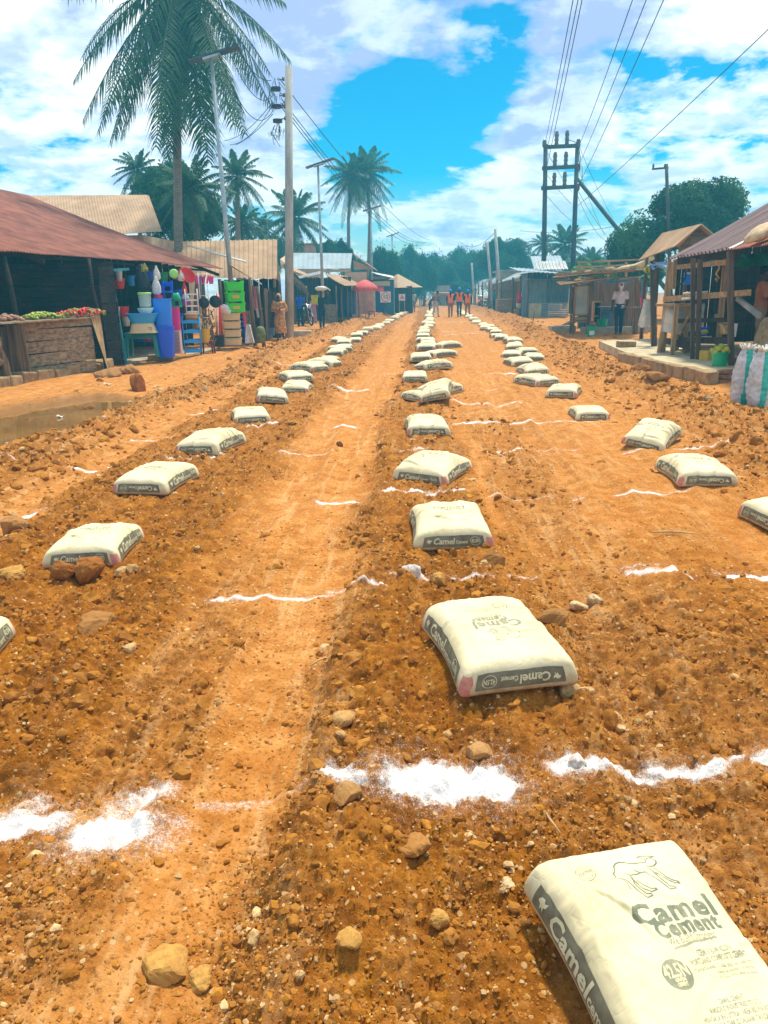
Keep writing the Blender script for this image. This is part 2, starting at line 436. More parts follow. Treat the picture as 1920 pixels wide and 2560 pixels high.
spotc('C', (.540, 1.442), 15, False, 0, 'nearest cement sack, at the bottom right, print upright, with a big animal outline', .96, 8, 0, .045)
spot('C', (1166, 1772), (1434, 1750), True, 1, 'second sack of the centre row, print upside down, dark band down its left side', skew=4, wide=1.07)
spot('C', (1043, 1376), (1222, 1373), False, 2, 'third sack of the centre row, front band upright, lying alone before a lime streak')
spot('C', (982, 1199), (1113, 1211), False, 3, 'fourth sack of the centre row, turned slightly to the right, front band upright')
spot('C', (1022, 1093), (1120, 1091), True, 2, 'fifth sack of the centre row, front band upside down, directly behind the slightly turned sack')
_a = G(1092, 1010); spotc('C', (_a.x, _a.y), -8, True, 3, 'pillowy sack leaning on top of another in the centre row', 1, -9, 10, .07)
_a = G(1058, 1006); spotc('C', (_a.x, _a.y + .1), 30, False, 2, 'sack in the centre row lying partly under a leaning sack', 1, 0, 6)
spot('C', (1034, 988), (1110, 993), False, 2, 'sack just behind the leaning pair in the centre row')
spot('C', (1008, 958), (1067, 957), True, 1, 'sack set to the left in the centre row behind the leaning pair')
spot('C', (1019, 921), (1077, 930), True, 3, 'front sack of the overlapping pair in the centre row', 0, 5)
spot('C', (1024, 912), (1080, 911), False, 2, 'rear sack of the overlapping pair in the centre row', 0, 0, .05)
spot('C', (1050, 893), (1095, 898), True, 1, 'centre row sack behind the overlapping pair, shifted to the right')
spot('C', (1043, 880), (1085, 880), False, 2, 'centre row sack just left of the sack shifted far right')
spot('C', (1076, 866), (1112, 870), True, 3, 'centre row sack shifted farthest right, out of line with its row')
spot('C', (1053, 860), (1090, 859), False, 1, 'centre row sack behind and left of the one out of line')
spotc('L', (-2.16, 3.02), 14, False, 1, 'cement sack cut off by the left frame edge, only its right end showing')
spotc('L', (-2.15, 4.67), 5, False, 2, 'nearest whole sack of the left row, front band upright, on two round clods', 1.02, -3)
spot('L', (289, 1238), (412, 1241), True, 1, 'second whole sack of the left row, front band upside down, right side band showing')
spot('L', (439, 1130), (541, 1134), True, 3, 'third whole sack of the left row, creased at its right corner')
spot('L', (589, 1060), (674, 1055), True, 1, 'fourth whole sack of the left row, dark band along its front')
spot('L', (644, 1012), (717, 1009), True, 2, 'fifth whole sack of the left row, a little tilted on a clod', 0, -6, .02)
spot('L', (705, 982), (768, 981), False, 3, 'front sack of the touching pair in the left row')
spot('L', (724, 962), (784, 958), True, 1, 'rear sack of the touching pair in the left row')
spot('L', (777, 934), (826, 928), True, 2, 'left row sack just behind the touching pair')
spot('L', (822, 922), (862, 914), False, 3, 'left row sack, second behind the touching pair')
spot('R', (1838, 1284), (1960, 1345), True, 1, 'sack cut off by the right frame edge, dark side band facing the road')
spot('R', (1703, 1214), (1836, 1213), True, 2, 'nearest whole sack of the right row, front band upside down, red mark at its corner')
spot('R', (1558, 1113), (1656, 1122), True, 3, 'bulging sack standing tilted in the right row', -10, -12, .04)
spot('R', (1445, 1046), (1522, 1045), False, 1, 'flat sack of the right row with a red corner behind the tilted one')
spot('R', (1366, 991), (1438, 993), False, 2, 'front sack of the overlapping pair in the right row')
spot('R', (1338, 966), (1406, 960), True, 1, 'rear sack of the overlapping pair in the right row')
spot('R', (1311, 931), (1376, 929), True, 3, 'right row sack just behind the overlapping pair')
spot('R', (1278, 914), (1337, 912), False, 2, 'right row sack, second behind the overlapping pair')
spot('R', (1252, 893), (1303, 893), True, 1, 'right row sack, third behind the overlapping pair')
NEAR = len(SPOTS)
for row, x0, y0 in (('L', -2.4, 16.8), ('C', .02, 21.6), ('R', 2.55, 18.3)):
    y = y0
    while y < 66:
        dx = random.uniform(-.12, .12) + max(0, y - 28) * {'L': .032, 'C': .014, 'R': .008}[row]
        spotc(row, (x0 + dx, y), random.uniform(-9, 9), random.random() < .5, random.choice((1, 2, 3)), None, random.uniform(.98, 1.1))
        if random.random() < .08 and y < 40: spotc(row, (x0 + dx + random.uniform(-.2, .2), y + .42), random.uniform(-30, 30), False, random.choice((1, 2, 3)), None, 1, 0, 6, .05)
        y += random.uniform(1.75, 2.15) if y < 40 else 2.2
_pads = []
for s_ in SPOTS:
    s_['z'] = gz1(s_['x'], s_['y'])
    _pads.append((s_['x'], s_['y'], .30, s_['z']))
BAGPADS += _pads[:NEAR + 40]
# lime powder strewn across the street: (px0, py0, px1, py1, half width m, strength), read off the ground of the photograph
LIME = [(1010, 1975, 1240, 1985, .085, 1.5), (1060, 1960, 1200, 1960, .10, 1.2), (960, 1985, 1060, 1980, .04, .8), (225, 2100, 330, 2085, .075, 1.45), (300, 2040, 390, 1990, .10, .75), (330, 2070, 460, 2055, .05, .5),
        (0, 2085, 160, 2060, .06, 1.1), (30, 2050, 110, 2035, .05, .7), (500, 2010, 860, 1960, .03, .42), (830, 1960, 900, 1985, .05, .9), (540, 2008, 640, 2000, .04, .4),
        (1390, 1925, 1470, 1912, .05, 1.1), (1500, 1925, 1640, 1935, .035, .95), (1640, 1915, 1780, 1930, .045, 1.15), (1780, 1930, 1920, 1910, .03, .7), (1905, 1905, 1930, 1905, .05, 1.2),
        (530, 1498, 760, 1488, .05, .95), (760, 1490, 830, 1480, .04, .8), (825, 1472, 960, 1478, .035, .85), (985, 1450, 1080, 1455, .06, 1.1), (1110, 1450, 1230, 1458, .05, .8), (1270, 1450, 1340, 1445, .03, .6),
        (1580, 1430, 1720, 1445, .06, .95), (1810, 1436, 1925, 1430, .05, 1.4), (1560, 1415, 1640, 1420, .04, .6),
        (800, 1255, 910, 1250, .05, 1.25), (960, 1238, 1060, 1232, .05, .95), (1070, 1238, 1160, 1230, .05, 1.0), (1225, 1243, 1460, 1245, .03, .75), (1540, 1237, 1650, 1233, .05, 1.05), (1660, 1230, 1760, 1220, .03, .6), (700, 1262, 760, 1260, .03, .5),
        (0, 1310, 110, 1280, .07, 1.1), (190, 1180, 280, 1177, .06, 1.15), (0, 1182, 60, 1180, .04, .7), (420, 1150, 560, 1140, .06, .95), (470, 1095, 560, 1090, .04, .5),
        (700, 1140, 830, 1128, .05, .8), (1000, 1133, 1070, 1128, .05, .9), (1210, 1128, 1440, 1122, .045, 1.0), (1560, 1128, 1620, 1122, .05, .8), (1690, 1126, 1820, 1120, .05, .95), (1090, 1140, 1200, 1133, .03, .5),
        (330, 1100, 440, 1094, .05, .9), (610, 1073, 700, 1063, .07, 1.0), (840, 1063, 885, 1062, .09, 1.2), (1125, 1058, 1400, 1056, .06, 1.15), (1400, 1056, 1520, 1050, .04, .8),
        (480, 1035, 540, 1030, .08, 1.0), (1135, 1010, 1260, 1012, .07, 1.1), (1270, 1012, 1300, 1008, .07, .9), (960, 1012, 1020, 1006, .06, .7), (830, 975, 920, 977, .09, 1.1), (1150, 975, 1250, 972, .06, .7), (1310, 970, 1480, 968, .06, .8), (800, 1012, 900, 1008, .05, .5)]
for k in range(14):                     # the same lines go on down the street
    Y = 15.8 + 2.05 * k
    for x0, x1 in ((-2.1, -.8), (.5, 1.7), (1.9, 2.6), (-3.3, -2.8)):
        if random.random() < .8:
            s_ = random.uniform(-.2, .2)
            LIME.append((Vector((x0 + s_, Y, 0)), Vector((x1 + s_ * 2, Y + random.uniform(-.1, .1), 0)), .09, random.uniform(.6, 1.05)))
def lime_at(x, y):
    L = np.zeros(x.shape)
    wob = .022 * perlin(x * 5, y * 5) + .01 * perlin(x * 17, y * 17)
    for t in LIME:
        if len(t) == 6: a, b, wd, k = G(t[0], t[1]), G(t[2], t[3]), t[4], t[5]
        else: a, b, wd, k = t
        if a.y > 3.2: wd *= .72; k *= .9
        m = (np.abs(y - (a.y + b.y) / 2) < abs(b.y - a.y) / 2 + .6) & (x > min(a.x, b.x) - .5) & (x < max(a.x, b.x) + .5)
        if not m.any(): continue
        X, Y = x[m], y[m]; ex, ey = b.x - a.x, b.y - a.y; l2 = ex * ex + ey * ey + 1e-9
        t_ = np.clip(((X - a.x) * ex + (Y - a.y) * ey) / l2, 0, 1)
        d = np.hypot(X - a.x - t_ * ex, Y - a.y - t_ * ey) + wob[m] * (1 if wd > .04 else .5)
        core = np.exp(-(np.maximum(d, 0) / (wd * .88)) ** 2) * k
        halo = .33 * np.exp(-(np.maximum(d, 0) / (wd * 2.6)) ** 2) * k
        L[m] = np.maximum(L[m], np.maximum(core, halo))
    return L * (1 + .35 * perlin(x * 3, y * 9))

ys = [-36, -24, -14, -8, -4.5, -2.5, -1.2, -.4, .2, .55]
y = .8
while y < 200:
    ys.append(y); y += min(max(.0075, y * y / 1450), 5 if y > 75 else .3)
ys.append(204.0); ys = np.array(ys)
NC = 920
u = np.linspace(-1, 1, NC); u = .72 * u + .28 * u ** 3
half = 4.2 + .74 * np.maximum(ys, 0) + 1.2 * np.maximum(-ys, 0)
GXX = u[None, :] * half[:, None]; GYY = np.repeat(ys[:, None], NC, 1)
def lime_free(X, Y): return lime_at(X, Y) < .3
def ground_mesh():
    x = GXX.ravel(); y = GYY.ravel()
    z = gz(x, y); xx, e, rough, lb, rb = zones(x, y)
    L = lime_at(x, y)
    V = np.stack([x, y, z], 1)
    n, m = GXX.shape
    i = np.arange((n - 1) * m).reshape(n - 1, m)[:, :-1].ravel()
    F = np.stack([i, i + 1, i + m + 1, i + m], 1)
    me = np_mesh('ground', V, F, soil_mat(), True)
    np_attr(me, 'lime', np.clip(L, 0, 1.6)); np_attr(me, 'rough', np.clip(np.maximum.reduce([rough, lb * sstep(3, 6, y), rb * .8 * sstep(3, 6, y)]), 0, 1))
    pd = poly_dist(x, y, PUD) + .2 * perlin(x * 1.5, y * 1.5)
    np_attr(me, 'wet', 1 - sstep(-.1, .55, pd))
    paling = np.zeros(x.shape)
    for c, wd in ((-.72, .34), (.95, .42), (-3.3, .3), (-1.15, .14)):
        paling = np.maximum(paling, np.exp(-((xx - c + e * .3) / wd) ** 4) * (.6 + .5 * perlin(x * 1.2, y * .6)))
    paling = np.maximum.reduce([paling, sstep(4.9, 6, np.abs(x)) * .5, .6 * sstep(3.2, 9, y) * (1 - .6 * rough)])  # besides the tracks: yards, and ground turning paler with distance
    np_attr(me, 'track', np.clip(paling, 0, 1))
    o = link(bpy.data.objects.new('ground', me)); tag(o, kind='structure')
def attr(nt, name, out='Fac'):
    a = nt.nodes.new('ShaderNodeAttribute'); a.attribute_name = name; return a.outputs[out]
def soil_mat():
    m, nt, b = nt_new('soil')
    v = objvec(nt)
    big = noise(nt, v, .7, 5, .6); mid = noise(nt, v, 7, 7, .68); fin = noise(nt, v, 60, 6, .7); grit = noise(nt, v, 230, 3, .7)
    smooth = ramp(nt, mid, [(.3, (.36, .118, .015)), (.52, (.52, .200, .034)), (.72, (.68, .33, .095))])
    rough = ramp(nt, mid, [(.28, (.10, .030, .002)), (.5, (.26, .088, .006)), (.72, (.48, .195, .015))])
    streak = noise(nt, objvec(nt, (1, .045, 1)), 5.5, 6, .62); streak2 = noise(nt, objvec(nt, (1, .09, 1)), 19, 4, .6)
    rf = math_n(nt, 'ADD', attr(nt, 'rough'), math_n(nt, 'MULTIPLY', math_n(nt, 'SUBTRACT', big, .5), .9), True)
    rf = math_n(nt, 'ADD', rf, math_n(nt, 'MULTIPLY', math_n(nt, 'SUBTRACT', mid, .5), .5), True)
    rf = math_n(nt, 'ADD', rf, math_n(nt, 'ADD', math_n(nt, 'MULTIPLY', math_n(nt, 'SUBTRACT', streak, .47), 1.6), math_n(nt, 'MULTIPLY', math_n(nt, 'SUBTRACT', streak2, .5), .8)), True)
    col = mixc(nt, rf, smooth, rough)
    tk = math_n(nt, 'MULTIPLY', attr(nt, 'track'), ramp(nt, mid, [(.35, .15), (.6, .85)]))
    col = mixc(nt, math_n(nt, 'MULTIPLY', tk, .62), col, (.64, .32, .115))
    col = mixc(nt, math_n(nt, 'MULTIPLY', ramp(nt, streak2, [(.52, 0.0), (.66, .55)]), math_n(nt, 'ADD', attr(nt, 'track'), .25)), col, (.74, .44, .19))
    col = mixc(nt, math_n(nt, 'MULTIPLY', ramp(nt, big, [(.52, 0.0), (.72, 1.0)]), .35), col, (.56, .20, .035))
    # grains: dark crumbs and pale grit
    col = mixc(nt, ramp(nt, fin, [(.32, .85), (.48, 0.0)]), col, (.13, .042, .007))
    col = mixc(nt, ramp(nt, fin, [(.60, 0.0), (.72, .6)]), col, (.66, .42, .17))
    col = mixc(nt, ramp(nt, grit, [(.62, 0.0), (.70, .55)]), col, (.76, .55, .26))
    vo = nt.nodes.new('ShaderNodeTexVoronoi'); vo.inputs['Scale'].default_value = 34; nt.links.new(v, vo.inputs['Vector'])
    sepc = nt.nodes.new('ShaderNodeSeparateColor'); nt.links.new(vo.outputs['Color'], sepc.inputs[0])
    peb = math_n(nt, 'MULTIPLY', ramp(nt, vo.outputs['Distance'], [(.22, 1.0), (.34, 0.0)]), ramp(nt, sepc.outputs[0], [(.80, 0.0), (.84, .8)]))
    col = mixc(nt, peb, col, (.62, .40, .17))
    col = mixc(nt, math_n(nt, 'MULTIPLY', attr(nt, 'wet'), .8), col, (.20, .105, .035))
    ln = math_n(nt, 'ADD', math_n(nt, 'MULTIPLY', noise(nt, v, 48, 6, .75), .42), math_n(nt, 'MULTIPLY', noise(nt, v, 210, 5, .8), .58))
    lf = math_n(nt, 'ADD', attr(nt, 'lime'), math_n(nt, 'MULTIPLY', math_n(nt, 'SUBTRACT', ln, .5), 3.4))
    lf = math_n(nt, 'MULTIPLY', ramp(nt, lf, [(.34, 0.0), (1.05, 1.0)]), ramp(nt, attr(nt, 'lime'), [(.06, 0.0), (.22, 1.0)]))
    col = mixc(nt, lf, col, (.88, .86, .83))
    nt.links.new(col, b.inputs['Base Color'])
    rr = math_n(nt, 'SUBTRACT', .95, math_n(nt, 'MULTIPLY', attr(nt, 'wet'), .45)); nt.links.new(rr, b.inputs['Roughness'])
    b.inputs['Specular IOR Level'].default_value = .06
    h = math_n(nt, 'ADD', math_n(nt, 'MULTIPLY', fin, .6), math_n(nt, 'ADD', math_n(nt, 'MULTIPLY', grit, .25), math_n(nt, 'MULTIPLY', peb, .3)))
    bump(nt, b, h, .9, .014)
    return m
ground_mesh()
# muddy water in the low ground by the left-hand stalls
mw, nt, b = nt_new('muddy_water')
n = noise(nt, objvec(nt), 1.3, 5, .6)
nt.links.new(ramp(nt, n, [(.35, (.20, .10, .025)), (.65, (.30, .16, .04))]), b.inputs['Base Color'])
b.inputs['Roughness'].default_value = .05; b.inputs['Specular IOR Level'].default_value = .5; bump(nt, b, noise(nt, objvec(nt), 9, 3, .5), .03, .01)
pc = sum((Vector(p) for p in PUD), Vector()) / len(PUD)
wat = MB(); vs = [pc + (Vector(p) - pc) * 1.9 for p in PUD]; wat.add([(p.x, p.y, -.07) for p in vs], [tuple(range(len(vs)))])
if wat.v: tag(wat.build('water', mw), kind='structure')

# ------------------------------------------------------------------ loose stones
def stone_mat():
    m, nt, b = nt_new('stone')
    a = nt.nodes.new('ShaderNodeAttribute'); a.attribute_name = 'tone'
    v = objvec(nt); n = noise(nt, v, 45, 6, .7); n2 = noise(nt, v, 9, 4, .6)
    col = mixc(nt, ramp(nt, n, [(.40, 0.0), (.62, .55)]), a.outputs['Color'], (.30, .125, .03))
    col = mixc(nt, ramp(nt, n2, [(.50, 0.0), (.66, .6)]), col, (.40, .185, .05))
    nt.links.new(col, b.inputs['Base Color']); b.inputs['Roughness'].default_value = .95; b.inputs['Specular IOR Level'].default_value = .15
    bump(nt, b, n, .6, .008); return m
STONE = stone_mat()
def ico(sub):
    bm = bmesh.new(); bmesh.ops.create_icosphere(bm, subdivisions=sub, radius=1)
    V = np.array([v.co[:] for v in bm.verts]); F = np.array([[v.index for v in f.verts] for f in bm.faces]); bm.free(); return V, F
ICO = {k: ico(k) for k in (1, 2, 3)}
def stones(X, Y, SZ, tone, sink=.35, rg=rng):
    """angular pebbles as arrays"""
    Vs, Fs, Cs, o = [], [], [], 0
    Z = gz(X, Y)
    for lvl, sel in ((1, SZ < .018), (2, (SZ >= .018) & (SZ < .06)), (3, SZ >= .06)):
        idx = np.nonzero(sel)[0]
        if not len(idx): continue
        bv, bf = ICO[lvl]; n = len(idx); k = len(bv)
        ax = rg.uniform(.6, 1.25, (n, 1, 3)); ax[:, :, 2] *= .8
        V = bv[None] * ax
        # knock flat facets off each stone
        for q in range(5):
            d = rg.normal(size=(n, 3)); d /= np.linalg.norm(d, axis=1, keepdims=True)
            t = np.einsum('nki,ni->nk', V, d); lim = rg.uniform(.5, .85, (n, 1))
            ex = np.maximum(t - lim, 0); V = V - ex[:, :, None] * d[:, None, :] * .92
        for q in range(3):
            wv = rg.normal(0, 1.7 + q, (n, 3)); ph = rg.uniform(0, 6.3, (n, 1))
            V = V * (1 + .13 * np.sin(np.einsum('nki,ni->nk', V, wv) + ph))[:, :, None]
        V = V * (1 + rg.normal(0, .05, (n, k, 1)))
        th = rg.uniform(0, 2 * math.pi, n); c, s_ = np.cos(th), np.sin(th)
        x = V[:, :, 0] * c[:, None] - V[:, :, 1] * s_[:, None]; yv = V[:, :, 0] * s_[:, None] + V[:, :, 1] * c[:, None]
        V = np.stack([x, yv, V[:, :, 2]], 2) * SZ[idx, None, None]
        V += np.stack([X[idx], Y[idx], Z[idx] + SZ[idx] * (.55 - sink * 1.3)], 1)[:, None, :]
        Vs.append(V.reshape(-1, 3)); Fs.append((bf[None] + (np.arange(n) * k)[:, None, None]).reshape(-1, 3) + o); o += n * k
        Cs.append(np.repeat(np.concatenate([tone[idx], np.ones((n, 1))], 1), k, 0))
    return np.concatenate(Vs), np.concatenate(Fs), np.concatenate(Cs)
def tones(n, pale):
    t = rng.uniform(0, 1, (n, 1)); lo = np.array([[.22, .074, .007]]); mid = np.array([[.54, .235, .030]]); hi = np.array([[.78, .60, .32]])
    c = lo * (1 - t) + mid * t
    p = (rng.uniform(0, 1, n) < pale)[:, None]
    return np.where(p, mid * .3 + hi * .7 * rng.uniform(.7, 1.1, (n, 1)), c)
def not_on_bags(X, Y, g=0.0):
    ok = np.ones(len(X), bool)
    for bx, by, r, bz in BAGPADS: ok &= np.hypot(X - bx, Y - by) > r * .82 + g
    return ok
def scatter(n, y0, y1, xr, s0, s1, pw, pale, dens, name, sink=.35):
    ly = rng.uniform(0, 1, n); Y = 1 / (1 / y0 * (1 - ly) + 1 / y1 * ly) if y1 < 30 else np.exp(np.log(y0) * (1 - ly) + np.log(y1) * ly)
    X = rng.uniform(-1, 1, n) * np.minimum(1.1 + .62 * Y, xr)
    k = rng.uniform(0, 1, n) < dens(X, Y); k &= not_on_bags(X, Y); X, Y = X[k], Y[k]; k = lime_free(X, Y) | (Y > 7); X, Y = X[k], Y[k]
    SZ = s0 * (1 - rng.uniform(0, 1, len(X)) * (1 - (s0 / s1) ** pw)) ** (-1 / pw)
    k = SZ > Y * .00042; X, Y, SZ = X[k], Y[k], SZ[k]
    V, F, C = stones(X, Y, SZ, tones(len(X), pale), sink)
    me = np_mesh(name, V, F, STONE, False); np_attr(me, 'tone', C)
    tag(link(bpy.data.objects.new(name, me)), kind='stuff'); print(name, len(X), len(F))
def dens_road(X, Y):
    xx, e, rough, lb, rb = zones(X, Y); pd = poly_dist(X, Y, PUD)
    clump = sstep(-.25, .45, perlin(X * 2.2, Y * 2.2))
    return np.clip((.26 + .9 * rough) * (.35 + .9 * clump), 0, 1) * (np.abs(X) < 3.4) * (pd > 0)
def dens_bank(X, Y):
    xx, e, rough, lb, rb = zones(X, Y)
    return np.clip(np.maximum(lb, rb * 1.1) * sstep(3, 6, Y) + .05 * (np.abs(X) > 4.4), 0, 1)
scatter(115000, .95, 18, 3.4, .0032, .021, 2.4, .17, dens_road, 'gravel', .42)
scatter(60000, 4.5, 60, 6.5, .012, .085, 2.1, .10, dens_bank, 'rubble', .45)

def dens_clod(X, Y):
    xx, e, rough, lb, rb = zones(X, Y); clump = sstep(-.2, .5, perlin(X * 1.6, Y * 1.1))
    return np.clip((rough * 1.1 - .1) * (.25 + .9 * clump), 0, 1) * (np.abs(X) < 3.4) * sstep(1.5, 4, Y)
scatter(60000, 1.8, 40, 3.4, .009, .05, 2.2, .05, dens_clod, 'loose_clods', .5)

# single rocks that stand out, placed where the photograph shows them
def rock(px, py, wpx, label, tone, flat=.75, name='rock', group=None, seed=None, lime=0, hgt=0):
    p = G(px, py); z = gz1(p.x, p.y); d = (CAM - p).length; r = wpx / 2 / FPX * d
    rg = np.random.default_rng(seed or int(px + py)); bv, bf = ICO[3]
    V = bv.copy()
    for q in range(9):
        n_ = rg.normal(size=3); n_ /= np.linalg.norm(n_); t = V @ n_; V -= np.maximum(t - rg.uniform(.5, .88), 0)[:, None] * n_ * .9
    bm = bmesh.new(); vv = [bm.verts.new(q) for q in V]
    for f in bf: bm.faces.new([vv[i] for i in f])
    bmesh.ops.subdivide_edges(bm, edges=bm.edges[:], cuts=1, use_grid_fill=True)
    sd = rg.uniform(0, 50)
    for q in bm.verts:
        c = q.co; nn = float(fbm(np.array([c.x * 2.2 + c.z + sd]), np.array([c.y * 2.2 - c.z * .7 + sd]), 4)[0])
        q.co = c * (1 + .22 * nn)
        q.co.z *= flat; q.co *= r
    me = bpy.data.meshes.new(name); bm.to_mesh(me); bm.free(); me.materials.append(STONE)
    np_attr(me, 'tone', np.tile(np.array([[*tone, 1]]), (len(me.vertices), 1)))
    o = link(bpy.data.objects.new(name, me)); o.location = (p.x, p.y, z + r * flat * (.35 + hgt)); o.rotation_euler.z = rg.uniform(0, 6)
    return tag(o, label, 'rock' if name == 'rock' else 'clod', group)
YEL, BRN, RED, LIMC, PAL = (.54, .30, .075), (.30, .105, .018), (.26, .07, .014), (.80, .77, .72), (.70, .54, .30)
rock(166, 1447, 66, 'round brown clod under the left end of the nearest whole left row sack', BRN, .95, 'clod')
rock(226, 1445, 78, 'larger round brown clod under the right end of the nearest whole left row sack', BRN, .95, 'clod')
rock(240, 1590, 120, 'big flat brown rock bedded in churned soil at the left, below a sack', (.36, .17, .05), .55)
rock(405, 2420, 112, 'big yellowish rock half buried at the bottom left of the road', YEL, .42)
rock(505, 2440, 66, 'small yellow brown rock right of the big yellowish rock at the bottom left', YEL, .6)
rock(1035, 2150, 84, 'wide brown lump of earth between the two big lime patches and the nearest sack', (.40, .19, .05), .55, 'clod')
rock(870, 2035, 70, 'brown stone below the lime line on the central ridge', (.42, .23, .08), .7)
rock(875, 2440, 60, 'orange stone at the bottom centre of the road', YEL, .6)
rock(1095, 2325, 50, 'pale stone left of the nearest sack', YEL, .7)
rock(1265, 2240, 40, 'creamy pale stone at the left edge of the nearest sack', PAL, .8)
rock(1444, 1918, 46, 'lime coated lump at the left end of the lime line on the right', LIMC, .8)
rock(1032, 1450, 62, 'lime coated rock between the second and third sacks of the centre row', LIMC, .75)
rock(1098, 1462, 50, 'yellow stone right of the lime coated rock behind the second centre sack', YEL, .8)
rock(1230, 1425, 66, 'brown lump at the edge of the centre strip right of the lime streak', (.36, .17, .05), .75, 'clod')
rock(1490, 1502, 44, 'bright pale stone right of the second centre sack', PAL, .85)
rock(1446, 1512, 46, 'flat pale stone just left of the bright pale stone', PAL, .5)
rock(1380, 1575, 84, 'low brown rock behind the right corner of the second centre sack', (.36, .18, .055), .6)
rock(345, 975, 46, 'dark red brown upright rock beside the muddy puddle', RED, 1.25)
rock(272, 948, 60, 'pale brown broken boulder on the bank behind the puddle', (.42, .23, .09), .6)
rock(320, 938, 66, 'long broken slab of earth on the bank behind the puddle', (.38, .20, .075), .5)
rock(70, 1036, 46, 'dark stone standing in the muddy puddle', (.14, .075, .03), .45)
rock(218, 1010, 38, 'dark brown clod at the back edge of the puddle', (.2, .09, .03), .8, 'clod')
rock(640, 872, 16, 'dark round clod on the yard before the cream drawer tower', (.2, .085, .03), .8, 'clod')
rock(850, 1112, 22, 'dark clod alone on the smooth wheel track', (.16, .06, .02), .9, 'clod')
rock(862, 1842, 70, 'big stone on the central ridge left of the second sack', (.50, .30, .11), .7)
rock(1520, 905 + 62, 20, 'dark clod in front of the concrete platform', (.2, .09, .03), .9, 'clod')
rock(1600, 936, 54, 'large brown clod on the right bank of rubble', (.34, .16, .05), .7, 'clod')
rock(1640, 972, 60, 'heap of broken earth on the right bank before the platform end', (.36, .18, .06), .6, 'clod')
rock(30, 1440, 60, 'yellowish round rock at the left frame edge beside the nearest whole sack', YEL, .8)
rock(35, 1335, 70, 'brown boulder at the left frame edge behind the nearest whole sack', (.40, .2, .07), .8)
rock(1200, 1900, 74, 'flat pale brown stone above the big lime patch', (.48, .27, .1), .5)

TWIG = pm('dry_twig', (.50, .33, .14), (.64, .46, .22), scale=20, rough=.9)
for px, py, L, rz, lb in ((1690, 1340, .32, -.15, 'dry curved stalk lying alone on the smooth ground right of the centre row'), (1600, 960, .5, .2, 'pale stick lying among the rubble before the concrete platform'), (800, 1655, .12, .9, 'short dark splinter on the wheel track below the middle'), (1380, 2080, .10, 1.9, 'thin straw just above the nearest sack')):
    p = G(px, py); m = MB(); m.tube([(-L / 2, 0, .012), (-L * .1, L * .03, .018), (L * .2, L * .02, .016), (L / 2, -L * .05, .012)], [L * .012 + .002, L * .016 + .002, L * .014 + .002, .002], 6)
    o = m.build('twig', TWIG, None, True); o.location = (p.x, p.y, gz1(p.x, p.y) + .004); o.rotation_euler.z = rz; tag(o, lb, 'twig')
SCRAP = pm('paper_scrap', (.70, .68, .64), (.82, .80, .76), scale=20, rough=.7)
for px, py, w_, lb in ((208, 936, .12, 'crumpled white litter by the stone kerb'), (88, 1097, .10, 'white scrap at the near edge of the muddy puddle'), (150, 1032, .09, 'pale scrap floating in the muddy puddle'), (270, 968, .12, 'pale scrap on the bank behind the puddle')):
    p = G(px, py); m = MB(); m.patch(lambda u, v: ((u - .5) * w_, (v - .5) * w_ * .7, .025 + .012 * math.sin(u * 5 + v * 3) + .008 * math.sin(v * 6 + px)), 7, 6, .003)
    o = m.build('litter', SCRAP, None, True); o.location = (p.x, p.y, max(-.07, gz1(p.x, p.y))); tag(o, lb, 'litter')
# ------------------------------------------------------------------ cement sacks
def paper_mat():
    m, nt, b = nt_new('sack_paper')
    v = objvec(nt); n = noise(nt, v, 5, 7, .6); n2 = noise(nt, v, 26, 5, .65)
    col = ramp(nt, n, [(.35, (.68, .58, .33)), (.65, (.79, .70, .445))])
    sep = nt.nodes.new('ShaderNodeSeparateXYZ'); tc = nt.nodes.new('ShaderNodeTexCoord'); nt.links.new(tc.outputs['Object'], sep.inputs[0])
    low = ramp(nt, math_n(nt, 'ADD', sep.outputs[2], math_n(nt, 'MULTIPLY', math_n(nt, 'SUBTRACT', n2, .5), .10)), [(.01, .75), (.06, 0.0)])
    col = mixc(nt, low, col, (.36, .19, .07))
    col = mixc(nt, ramp(nt, n2, [(.60, 0.0), (.78, .5)]), col, (.50, .38, .19))
    ia = nt.nodes.new('ShaderNodeAttribute'); ia.attribute_name = 'ink'
    worn = math_n(nt, 'MULTIPLY', ia.outputs['Fac'], ramp(nt, n2, [(.30, .72), (.55, 1.0)]))
    col = mixc(nt, worn, col, (.15, .17, .11))
    nt.links.new(col, b.inputs['Base Color']); b.inputs['Roughness'].default_value = .62; b.inputs['Specular IOR Level'].default_value = .25
    w = nt.nodes.new('ShaderNodeTexVoronoi'); w.feature = 'DISTANCE_TO_EDGE'; w.inputs['Scale'].default_value = 7; w.inputs['Randomness'].default_value = 1
    mp = nt.nodes.new('ShaderNodeMapping'); nt.links.new(tc.outputs['Object'], mp.inputs[0]); mp.inputs['Scale'].default_value = (1, 1.7, 1)
    nd = nt.nodes.new('ShaderNodeTexNoise'); nd.inputs['Scale'].default_value = 4; nt.links.new(mp.outputs[0], nd.inputs['Vector'])
    mx = nt.nodes.new('ShaderNodeVectorMath'); mx.operation = 'ADD'; nt.links.new(mp.outputs[0], mx.inputs[0]); nt.links.new(nd.outputs['Color'], mx.inputs[1]); nt.links.new(mx.outputs[0], w.inputs['Vector'])
    h = math_n(nt, 'ADD', ramp(nt, w.outputs['Distance'], [(0, 0.0), (.10, .5)]), math_n(nt, 'MULTIPLY', n2, .35))
    bump(nt, b, h, .12, .012)
    return m
PAPER = paper_mat()
PINK = pm('sack_red_corner', (.62, .20, .15), (.70, .33, .25), scale=20)
BAND = pm('sack_band', (.155, .14, .085), (.25, .23, .145), scale=14, rough=.6, bmp=.1)
